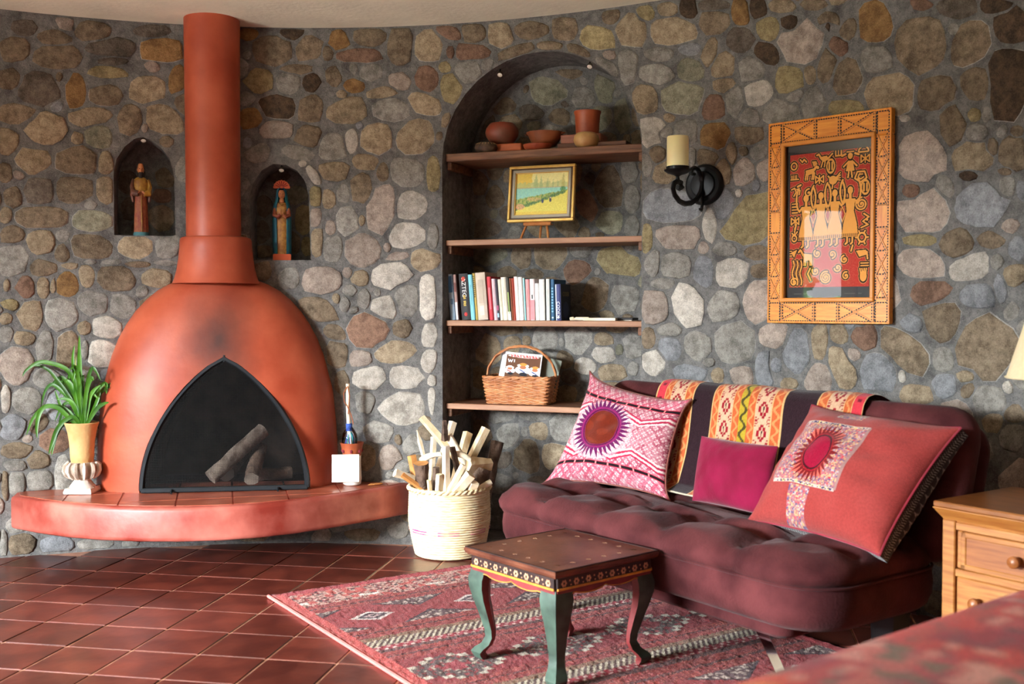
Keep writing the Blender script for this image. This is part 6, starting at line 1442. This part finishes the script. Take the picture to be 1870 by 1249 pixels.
MB().tube([tuple(Vector((x, .62, .19))) for x in np.linspace(.1, LEN-.1, 6)], .012, 8).build('rear_rail', 'black_plastic', so)

# ------------------------------------------------------------------ woven throw over the back
TX0, TX1 = .357, 1.325
th_ = thing('woven_throw', 'dark woven throw with three orange patterned bands draped over the sofa back', 'blanket', (SO[0], SO[1], 0), SA)
pr = [(-.06,.025,-.004),(.0-.020,.035,.03)]
pth = [(.445,.455,0)]       # on the seat (y,z)
def bk(y, z): p = BM @ Vector((0, y, z)); return (p.y, p.z)
path = pth+[(.470,.462,0)]+[(*bk(-.030, zz), 0) for zz in np.linspace(.09, bh-.09, 12)]+[(*bk(y, z), 0) for y, z in ((-.028,bh-.06),(-.022,bh-.03),(-.004,bh-.002),(.03,bh+.013),(.07,bh+.016),(.11,bh+.012),(.15,bh-.005),(.178,bh-.03),(.190,bh-.07),(.192,bh-.15),(.192,bh-.24))]
Pth = np.array([(y, z) for y, z, _ in path]); dl = np.r_[0, np.cumsum(np.hypot(*np.diff(Pth, axis=0).T))]; TLn = dl[-1]
ny, nx = 200, 330; sv = np.linspace(0, TLn, ny); yy = np.interp(sv, dl, Pth[:,0]); zz = np.interp(sv, dl, Pth[:,1])
for _ in range(4): yy[1:-1] = (yy[:-2]+2*yy[1:-1]+yy[2:])/4; zz[1:-1] = (zz[:-2]+2*zz[1:-1]+zz[2:])/4
U, V = np.meshgrid(np.linspace(TX0,TX1,nx), sv); fold = .004*np.sin(U*17+.6*np.sin(V*6))*np.exp(-((V-.35)/.5)**2)+.002*wob(U*20,V*14,5,1.3)
tang = np.stack([np.gradient(yy), np.gradient(zz)], 1); tang /= np.linalg.norm(tang, axis=1)[:,None]; nY, nZ = -tang[:,1], tang[:,0]
P = np.stack([U+.012*np.sin(V*9), yy[:,None]+nY[:,None]*(fold+.003), zz[:,None]+nZ[:,None]*(fold+.003)], -1)
C = np.zeros((ny,nx,3)); C[:] = (40,22,28); q1 = nr.uniform(-1,1,U.shape); C += q1[...,None]*5
def strp(a, b_, rgb): blend(C, (U >= a)&(U < b_), rgb)
def motif(a, b_, bg, fg, per, seed=0):
    m_ = (U >= a)&(U < b_); uu = (U-a)/(b_-a); vv = (V/per) % 1
    strp(a, b_, bg); d_ = np.abs(uu-.5)*2*.8+np.abs(np.floor(vv*8)/8-.45)*2*.75; blend(C, m_&(d_ < .62), fg); blend(C, m_&(d_ < .34), bg); blend(C, m_&(d_ < .14), (40,24,26)); blend(C, m_&(d_ > 1.1)&((np.floor(vv*16)+np.floor(uu*6)) % 2 == 0), fg)
def wave(a, b_, bg, fg, per=.05):
    m_ = (U >= a)&(U < b_); uu = (U-a)/(b_-a); strp(a, b_, bg); blend(C, m_&(np.abs(uu-.5-.28*np.sin(V/per*6.283)) < .16), fg)
def bandset(a, w_, kind):
    o = (182,86,46); lt = (200,160,108)
    segs = {'mid':[('l',.02),('w',.09),('l',.015),('m',.20),('l',.015),('w',.09),('y',.12),('w',.09),('l',.015),('m',.20),('l',.015),('w',.12),('l',.02)],
            'left':[('l',.03),('r',.22),('l',.02),('w',.14),('l',.02),('m',.34),('l',.02),('w',.18),('l',.03)],
            'right':[('l',.03),('w',.2),('l',.02),('m',.34),('l',.02),('w',.14),('l',.02),('r',.20),('l',.03)]}[kind]
    tot = sum(s for _, s in segs); x = a
    for k, s in segs:
        e = x+w_*s/tot
        if k == 'l': strp(x, e, lt)
        elif k == 'w': wave(x, e, o, (210,134,82))
        elif k == 'm': motif(x, e, (198,160,130), (140,20,36), .085)
        elif k == 'y': wave(x, e, (170,146,44), (70,62,30), .06)
        elif k == 'r': strp(x, e, (196,54,66)); blend(C, (U >= x)&(U < e)&(np.abs((V/.06) % 1-.5) < .12)&(np.abs((U-x)/(e-x)-.5) < .2), (120,20,40))
        x = e
bandset(TX0, .205, 'left'); bandset(.661, .338, 'mid'); bandset(1.14, .185, 'right')
blend(C, V < .012, (226,214,190))
painted('cloth', P, C, 'fabric', th_)

# ------------------------------------------------------------------ cushions
def cushion(name, label, TL, TR, BR, BL, thick, paintf, fm, bm_, pipe=None, pinch=.07, edge=0.0, n=150, ears=0.0, wr=.006, backpaint=None, seed=1):
    TL, TR, BR, BL = (Vector(p) for p in (TL, TR, BR, BL)); base = (BL+BR)/2; t = thing(name, label, 'cushion', tuple(base), group='cushions on the sofa')
    nrm = ((TR-BL).cross(TL-BR)).normalized()
    if nrm.y > 0: nrm = -nrm
    S_, T_ = np.meshgrid(np.linspace(-1,1,n), np.linspace(-1,1,n))      # T_ -1 top
    def surf(side):
        ex = 1-np.abs(T_)**2.2; ey = 1-np.abs(S_)**2.2
        s = S_*(1-pinch*ex+ears*np.abs(T_)**8); t_ = T_*(1-pinch*ey+ears*np.abs(S_)**8)
        u = (s+1)/2; v = (t_+1)/2
        W_ = [((1-u)*(1-v))[...,None]*np.array(TL), (u*(1-v))[...,None]*np.array(TR), (u*v)[...,None]*np.array(BR), ((1-u)*v)[...,None]*np.array(BL)]
        P = sum(W_)-np.array(base); h = thick*((1-np.abs(S_)**2.4)*(1-np.abs(T_)**2.4))**.55
        lim = (1-np.abs(S_)**6)*(1-np.abs(T_)**6); h = h+wr*wob(S_*4,T_*4,seed+(side < 0),1.4)*lim+wr*.5*wob(S_*9,T_*9,seed+7,1.4)*lim
        return P+np.array(nrm)*(side*(h+edge))[...,None] if np.ndim(h) else P
    u01, v01 = (S_+1)/2, (T_+1)/2
    P = surf(1)
    if paintf is None:
        o = painted('front_cover', P, np.full(P.shape, 255.0), fm, t, flip=True)
    else:
        C = np.zeros(P.shape); paintf(u01, v01, C); o = painted('front_cover', P, C, fm, t, flip=True)
    Pb = surf(-1); C = np.full(P.shape, 255.0)
    if backpaint: backpaint(u01, v01, C)
    painted('back_cover', Pb, C, bm_, t)
    loop = np.r_[np.arange(n), np.arange(1,n)*n+n-1, (n-1)*n+np.arange(n-2,-1,-1), np.arange(n-2,0,-1)*n]
    f = P.reshape(-1,3)[loop]; g_ = Pb.reshape(-1,3)[loop]
    if edge > 0:
        k = 8; rings = [(g_+(f-g_)*j/(k-1)) for j in range(k)]; G = np.stack(rings, 0); G = np.concatenate([G, G[:, :1]], 1); Cg = np.zeros(G.shape); uu, vv = np.meshgrid(np.linspace(0,60,G.shape[1]), np.linspace(0,1,k)); 
        (backpaint or (lambda a, b_, c: c.fill(255)))(uu/6, vv*.12, Cg); painted('gusset', G, Cg, bm_, t)
    if pipe: MB().tube([tuple(p) for p in (f[::2])], .0042, 6, closed=True).build('piping', pipe, t)
    return t
qa = nr.uniform(-1,1,(260,260))
def sun(U, V, C, c, rx, ry, ring_c, ray_c, core, nr_=34, ray=1.55, ring=1.18):
    dx, dy = (U-c[0])/rx, (V-c[1])/ry; r_ = np.hypot(dx, dy); a = np.arctan2(dy, dx); saw = np.abs(((a/6.2832*nr_) % 1)*2-1)
    blend(C, r_ < ring+(ray-ring)*saw**1.0*(1+.0*a), ray_c); blend(C, r_ < ring, ring_c); blend(C, np.abs(r_-1.06) < .035, tuple(v*.6 for v in ring_c)); blend(C, r_ < 1, core)
def paint_woven(U, V, C):
    C[:] = (222,186,186); d1 = np.abs(((U*15+V*11) % 1)*2-1); d2 = np.abs(((U*15-V*11) % 1)*2-1); fill_ = wob(U*14,V*14,12,1.6)
    blend(C, (np.maximum(d1,d2) > .62)*(.55+.3*(fill_ > -.2)), (150,44,72)); blend(C, (np.minimum(d1,d2) < .18)*.7, (176,90,110)); blend(C, (qa > .45)*.5, (240,222,216))
    mid = (V > .20)&(V < .80); zz_ = np.abs(((U*2.6) % 1)*2-1)*.085
    for v0, s in ((.235,1),(.70,-1)):
        for k in range(4):
            tt = V-v0-s*.022*k-(zz_ if s > 0 else .085-zz_); blend(C, (np.abs(tt) < .008)&mid, (176,36,70) if k % 2 == 0 else (236,214,208))
    blend(C, mid*(np.hypot((U-.40)/.34,(V-.5)/.30) < 1)*(qa > -.75)*.55, (232,206,204))
    for v0 in (.165,.835): blend(C, np.abs(V-v0) < .013, (34,18,24)); blend(C, (np.abs(V-v0) < .013)&(((U*9) % 1) < .12), (226,130,130)); blend(C, np.abs(np.abs(V-v0)-.017) < .004, (206,70,90))
    out = (V < .15)|(V > .85); blend(C, out*((np.sin(U*70+np.sin(V*60)*2) > .2)*.5), (196,70,96))
    sun(U, V, C, (.40,.475), .185, .185, (132,30,92), (96,24,80), (104,34,18), 36, 1.72, 1.2)
    blend(C, (np.hypot((U-.40)/.185,(V-.475)/.185) < .92)*(wob(U*20,V*20,2,1.5) > .2)*.5, (134,50,26))
sofa_w = lambda x, y, z: SMX @ Vector((x, y, z))
cushion('woven_cushion', 'pink and white woven cushion with a purple rayed sun, left end of the sofa', aty(1080,686,4.48), aty(1256,733,4.09), aty(1218,910,3.98), aty(999,880,4.38), .09, paint_woven, 'fabric', 'fabric', 'piping_brown', pinch=.12, ears=.07, wr=.010, n=260, seed=3, backpaint=lambda U, V, C: C.__setitem__(slice(None), (150,60,80)))
cushion('velvet_cushion', 'small magenta velvet cushion in the middle of the sofa', aty(1281,796,3.93), aty(1421,815,3.64), aty(1399,943,3.60), aty(1264,914,3.88), .055, None, 'velvet', 'velvet', None, pinch=.03, ears=0, wr=.003, seed=6)
def paint_salmon(U, V, C):
    C[:] = (150,58,54); C += (4*wob(U*12,V*12,8,1.2))[...,None]
    h = np.random.RandomState(6).rand(120,120); hh_ = h[(V*100).astype(int), (U*100).astype(int)]; h2 = np.random.RandomState(9).rand(*U.shape)
    sq = (U > .16)&(U < .66)&(V > .21)&(V < .74); core = (U > .30)&(U < .53)&(V > .29)&(V < .67)
    armt = (U > .34)&(U < .53)&(V < .13)&(V > .0); armb = (U > .33)&(U < .48)&(V > .76); emb = (sq & ~core)|armt|armb
    blend(C, emb*.75, (168,112,116)); blend(C, emb&(hh_ > .80), (204,158,110)); blend(C, emb&(hh_ < .16), (96,76,110)); blend(C, emb&(hh_ > .45)&(hh_ < .54), (196,60,70)); blend(C, emb&(hh_ > .62)&(hh_ < .70), (180,164,164)); blend(C, emb*(h2 > .8)*.7, (140,130,146))
    blend(C, sq&core, (198,92,78))
    for a in (.215,.74): blend(C, (np.abs(V-a) < .012)&(U > .16)&(U < .66), (190,170,160)); blend(C, (np.abs(V-a) < .009)&(U > .20)&(U < .64)&(hh_ > .6), (60,50,90)); blend(C, (np.abs(V-a) < .009)&(U > .20)&(U < .64)&(hh_ < .25), (226,190,110))
    for a in (.16,.66): blend(C, (np.abs(U-a) < .008)&(V > .21)&(V < .74), (150,116,112))
    sun(U, V, C, (.415,.48), .092, .135, (150,20,34), (112,18,22), (140,8,44), 30, 1.9, 1.16); blend(C, np.abs(np.hypot((U-.415)/.092,(V-.48)/.135)-1.02) < .05, (60,10,18))
def paint_bw(U, V, C):
    C[:] = (30,26,32); blend(C, (np.abs(((U*22+.3*np.sin(V*90)) % 1)-.5) < .16), (170,164,160)); blend(C, (((V*50) % 1) < .3)*.6, (40,34,40))
cushion('embroidered_cushion', 'large salmon embroidered cushion with a red sun patch, right end of the sofa', aty(1490,748,3.64), aty(1760,790,3.17), aty(1613,1020,3.05), aty(1374,957,3.52), .115, paint_salmon, 'fabric', 'fabric', 'piping_red', pinch=.07, edge=.022, ears=.01, wr=.010, n=260, seed=11, backpaint=paint_bw)

# ------------------------------------------------------------------ low painted table
TA = R2(39.5); tb_ = thing('painted_table', 'low square painted wooden table with cabriole legs standing on the rug', 'table', (.157, 3.415, .0125), TA)
TZ = .362; hs = .222
MB().loft([[(sx*w_, sy*w_, z) for sx, sy in ((-1,-1),(1,-1),(1,1),(-1,1))] for z, w_ in ((TZ-.026,hs-.012),(TZ-.020,hs-.004),(TZ-.012,hs),(TZ-.005,hs),(TZ-.001,hs-.004),(TZ,hs-.008))]).build('top', 'table_top', tb_, smooth=False)
b = MB(); 
for s in (-1, 1):
    b.box((0,s*(hs-.004),TZ-.0005),(2*hs-.006,.006,.003)); b.box((s*(hs-.004),0,TZ-.0005),(.006,2*hs-.006,.003))
b.build('top_edge_line', 'table_dark', tb_, smooth=False)
fl = MB()
for k in range(6):
    for e in range(4):
        a = -.165+.066*k; x, y = ((a,-.165),(.165,a),(-a,.165),(-.165,-a))[e]
        for j in range(5): an = j*1.257; fl.box((x+.006*math.cos(an), y+.006*math.sin(an), TZ+.0003), (.005,.005,.0008), rz=an)
stuff(fl.build('top_flowers', 'top_flower', tb_, smooth=False))
ap = hs-.022; zt0, zt1 = TZ-.088, TZ-.026
for k in range(4):
    M_ = Matrix.Rotation(k*math.pi/2, 4, 'Z')
    MB().box((0,-ap,(zt0+.030+zt1)/2),(2*ap,.016,zt1-zt0-.030)).xf(M_).build('frieze', 'table_dark', tb_, smooth=False)
    MB().box((0,-ap-.009,zt0+.028),(2*ap+.004,.006,.007),bev=.002).xf(M_).build('gold_moulding', 'table_gold', tb_, smooth=False)
    # scalloped apron
    n = 33; top = [(-ap+2*ap*i/(n-1), zt0+.026) for i in range(n)]; bot = []
    for i in range(n):
        x = -1+2*i/(n-1); z = zt0+.012-.012*abs(math.sin(x*math.pi*1.5))**.7*(1 if abs(x) < .68 else 1.0)-(.030*max(0,(abs(x)-.62)/.38)**1.5); bot.append((x*ap, z))
    MB().prism(bot+top[::-1], -ap-.006, -ap+.010).xf(M_).build('apron', 'table_red', tb_, smooth=False)
    MB().prism([(x, z+.004) for x, z in bot]+[(x, z+.0015) for x, z in bot[::-1]], -ap-.0075, -ap-.006).xf(M_).build('apron_line', 'table_gold', tb_, smooth=False)
    f_ = MB()
    for i in range(8):
        x = -ap+.025+(2*ap-.05)*i/7; z = (zt0+.03+zt1)/2-.002
        for j in range(6): an = j*1.047; f_.box((0,0,0),(.0065,.0016,.0065), M=Matrix.Translation((x+.0075*math.cos(an), -ap-.0085, z+.0075*math.sin(an))) @ Matrix.Rotation(an, 4, 'Y'))
        if i < 7: f_.box((x+.024,-ap-.0083,z+.006),(.005,.0014,.005)); f_.box((x+.028,-ap-.0083,z-.007),(.004,.0014,.004))
    f_.xf(M_); stuff(f_.build('frieze_flowers', 'table_flower', tb_, smooth=False))
    # cabriole leg on the corner diagonal: S-curve with flared foot, outer faces green, inner faces red
    cA = Matrix.Rotation(k*math.pi/2, 4, 'Z'); prof = [(.0,TZ-.052,.030),(.006,TZ-.075,.034),(.013,TZ-.10,.036),(.013,TZ-.13,.033),(.006,TZ-.17,.027),(-.008,TZ-.22,.022),(-.020,.095,.018),(-.022,.070,.017),(-.012,.048,.019),(.006,.034,.023),(.016,.022,.024),(.014,.012,.021),(.006,.0,.018)]
    rings = []
    for o, z, w_ in prof:
        c = -(ap-.022)-o*.75; ww = w_*1.4
        rings.append([(c-ww*.5, c-ww*.5, z), (c+ww*.95, c-ww*.5, z), (c+ww*.95, c+ww*.1, z), (c+ww*.45, c+ww*.45, z), (c+ww*.1, c+ww*.95, z), (c-ww*.5, c+ww*.95, z)])
    lg = MB(); n6 = 6; vs = [p for r_ in rings for p in r_]; fo = []; fi = []
    for a in range(len(rings)-1):
        for i in range(n6):
            j = (i+1) % n6; (fo if i in (0, 5) else fi).append((a*n6+i, a*n6+j, (a+1)*n6+j, (a+1)*n6+i))
    lg.mi(0).add(vs, fo); lg.mi(1).add(vs, fi+[tuple(range(n6)), tuple(reversed(range((len(rings)-1)*n6, len(rings)*n6)))])
    lg.xf(cA).build('leg', ['table_green', 'table_red'], tb_, angle=50)

# ------------------------------------------------------------------ pine bedside chest and lamp
NA = math.atan2(-.82, .57); nc = np.array([1.222, 3.085]); n1_ = np.array([.57,-.82])/np.hypot(.57,.82); n2_ = np.array([.82,.57])/np.hypot(.57,.82)
ns_ = thing('bedside_chest', 'honey pine bedside chest of drawers with round knobs at the right end of the sofa', 'chest of drawers', (nc[0], nc[1], .018), NA)
NW, ND, NH = .50, .42, .572
MB().loft([[(NW/2+sx*(NW/2+e-.0), ND/2+sy*(ND/2+e), z) for sx, sy in ((-1,-1),(1,-1),(1,1),(-1,1))] for z, e in ((NH-.058,-.022),(NH-.05,-.020),(NH-.038,-.012),(NH-.026,-.004),(NH-.020,.000),(NH-.018,.000))]).build('cornice', 'pine_h', ns_, smooth=False)
MB().box((NW/2,ND/2,NH-.009),(NW,ND,.018),bev=.004).build('top', 'pine_top', ns_, smooth=False)
e = .024
for nm, c, d, m_ in (('side_panel',(e+.010,ND/2,.29),(.020,ND-2*e,.48),'pine'),('side_panel',(NW-e-.010,ND/2,.29),(.020,ND-2*e,.48),'pine'),('back_panel',(NW/2,ND-e-.006,.29),(NW-2*e,.012,.48),'pine'),('stile',(e+.020,e,.283),(.040,.024,.475),'pine'),('stile',(NW-e-.020,e,.283),(.040,.024,.475),'pine')):
    MB().box(c, d, bev=.003).build(nm, m_, ns_, smooth=False)
for z in (.505,.372,.222,.064): MB().box((NW/2,e+.004,z),(NW-2*e-.07,.022,.022),bev=.002).build('rail', 'pine_h', ns_, smooth=False)
for z0, z1, panel in ((.385,.493,True),(.236,.360,False),(.078,.208,False)):
    dr = MB().box((NW/2,e+.004,(z0+z1)/2),(NW-2*e-.086,.018,z1-z0),bev=.003).build('drawer', 'pine_h', ns_, smooth=False)
    if panel:
        b = MB(); x0_, x1_ = e+.058, NW-e-.058
        for c, d in (((NW/2,e-.006,z0+.008),(x1_-x0_,.010,.016)),((NW/2,e-.006,z1-.008),(x1_-x0_,.010,.016)),((x0_+.008,e-.006,(z0+z1)/2),(.016,.010,z1-z0)),((x1_-.008,e-.006,(z0+z1)/2),(.016,.010,z1-z0))): b.box(c, d, bev=.003)
        b.build('raised_border', 'pine_h', dr, smooth=False); MB().box((NW/2,e-.0055,(z0+z1)/2),(x1_-x0_-.03,.004,z1-z0-.03)).build('sunk_panel', 'pine_panel', dr, smooth=False)
    for x in ((NW/2,) if panel else (NW*.27,NW*.73)):
        MB().lathe([(.0,.034),(.010,.033),(.0165,.027),(.017,.020),(.011,.013),(.0085,.006),(.012,.001),(.012,-.004)], 20).xf(Matrix.Translation((x,e-.006,(z0+z1)/2)) @ Matrix.Rotation(math.pi/2, 4, 'X')).build('knob', 'pine_panel', dr)
for x in (e+.02, NW-e-.02):
    for y in (e+.02, ND-e-.02): MB().loft([[(x+sx*w_, y+sy*w_, z) for sx, sy in ((-1,-1),(1,-1),(1,1),(-1,1))] for z, w_ in ((-.017,.018),(.05,.024))]).build('foot', 'pine', ns_, smooth=False)
MB().box((NW/2,ND/2,.056),(NW-2*e+.012,ND-2*e+.012,.022),bev=.004).build('plinth', 'pine_h', ns_, smooth=False)
lc = np.array([1.525, 3.005])
lm = thing('table_lamp', 'bedside table lamp with a cream cone shade on the pine chest', 'lamp', (lc[0], lc[1], NH+.0186))
MB().lathe([(0,0),(.055,0),(.057,.008),(.03,.02),(.022,.04),(.045,.09),(.055,.14),(.042,.19),(.018,.22),(.012,.235)], 28).build('base', 'lamp_ceramic', lm)
MB().tube([(0,0,.23),(0,0,.40)], .008, 8).build('stem', 'gold_frame', lm)
z0 = 1.15-(691-560)/1950*3.005-NH-.0186
b = MB(); b.lathe([(.122,z0),(.060,z0+.21),(.058,z0+.208),(.120,z0)], 48, cap0=False, cap1=False); b.build('shade', 'lamp_shade', lm)
MB().tube([(.1225*math.cos(a), .1225*math.sin(a), z0+.003) for a in np.linspace(0,2*math.pi,49)[:-1]], .003, 6, closed=True).build('shade_trim', 'lamp_shade', lm)
b = MB(); b.tube([(-.06,0,z0+.20),(.06,0,z0+.20)], .002, 5); b.tube([(0,-.06,z0+.20),(0,.06,z0+.20)], .002, 5); b.build('shade_spider', 'gold_frame', lm)

# ------------------------------------------------------------------ bed with red patterned cover, nearest the viewer
be = np.array([.80,.60]); bn = np.array([.60,-.80]); b0 = np.array([.039,1.395]); BL_, BW_ = 1.70, 1.0
bd_ = thing('bed', 'bed with a blurred red and pink patterned cover in the near right corner', 'bed', (b0[0], b0[1], .08), math.atan2(be[1], be[0]))
# local: x along be, y = -(across) so the bed lies at negative y
MB().box((BL_/2,-BW_/2,.20),(BL_-.04,BW_-.04,.22),bev=.02).build('bed_base', 'table_dark', bd_, smooth=False)
for x in (.08, BL_-.08):
    for y in (-.08, -BW_+.08): MB().box((x,y,.0065),(.06,.06,.17),bev=.005).build('leg', 'table_dark', bd_, smooth=False)
MB().loft([[(x+BL_/2, y-BW_/2, z) for x, y in rr(BL_/2-.02, BW_/2-.02, .08, ins, 80)] for ins, z in ((.01,.31),(.0,.33),(.0,.45),(.02,.475))]).build('mattress', 'card', bd_)
N_ = 280; rows = []; hx, hy = BL_/2, BW_/2
prof = [(-.014,.10),(-.012,.22),(-.010,.34),(-.004,.43),(.008,.475),(.025,.505),(.05,.522),(.09,.534)]+[(.09+.022*k,.534+.012*(1-math.exp(-k/6))) for k in range(1,24)]
for ins, z in prof: rows.append([(x+BL_/2, y-BW_/2, z+.003*math.sin(9*x+4*y)*math.sin(7*y)+.004*math.sin(3*x)) for x, y in rr(hx, hy, .10, ins, N_)])
G = np.array(rows); G = np.concatenate([G, G[:, :1]], 1); gx, gy, gz = G[...,0], G[...,1], G[...,2]
C = np.zeros(G.shape); C[:] = (196,76,76); n1 = wob(gx*16,gy*16+gz*16,21,1.5); n2 = wob(gx*34,gy*34+gz*30,22,1.5); n3 = wob(gx*10,gy*10+gz*10,23,1.3); n4 = nr.uniform(-1,1,gx.shape)
blend(C, (n1 > .25)*.75, (214,118,104)); blend(C, (n2 > .40)*.85, (120,104,84)); blend(C, (n3 > .5)*.8, (206,60,52)); blend(C, (n1 < -.55)*.7, (150,40,56)); blend(C, (n2 < -.5)*.7, (232,170,150)); blend(C, (n4 > .6)*.3, (96,84,84))
for cx_, cy_ in ((.30,-.10),(.62,-.42),(1.1,-.15),(.9,-.7),(1.4,-.5)): r_ = np.hypot(gx-cx_, gy-cy_); blend(C, (r_ < .085)*.85, (222,74,52)); blend(C, (r_ < .04)*.8, (232,140,80))
painted('bedspread', G, C, 'pile', bd_)
MB().loft([[(x+BL_/2, y-BW_/2, z) for x, y in rr(hx, hy, .10, ins, 80)] for ins, z in ((.40,.5455),(.47,.547))]).build('bedspread_middle', 'piping_red', bd_)
print('TILES', sum(o.name.startswith('tile') for o in bpy.data.objects))
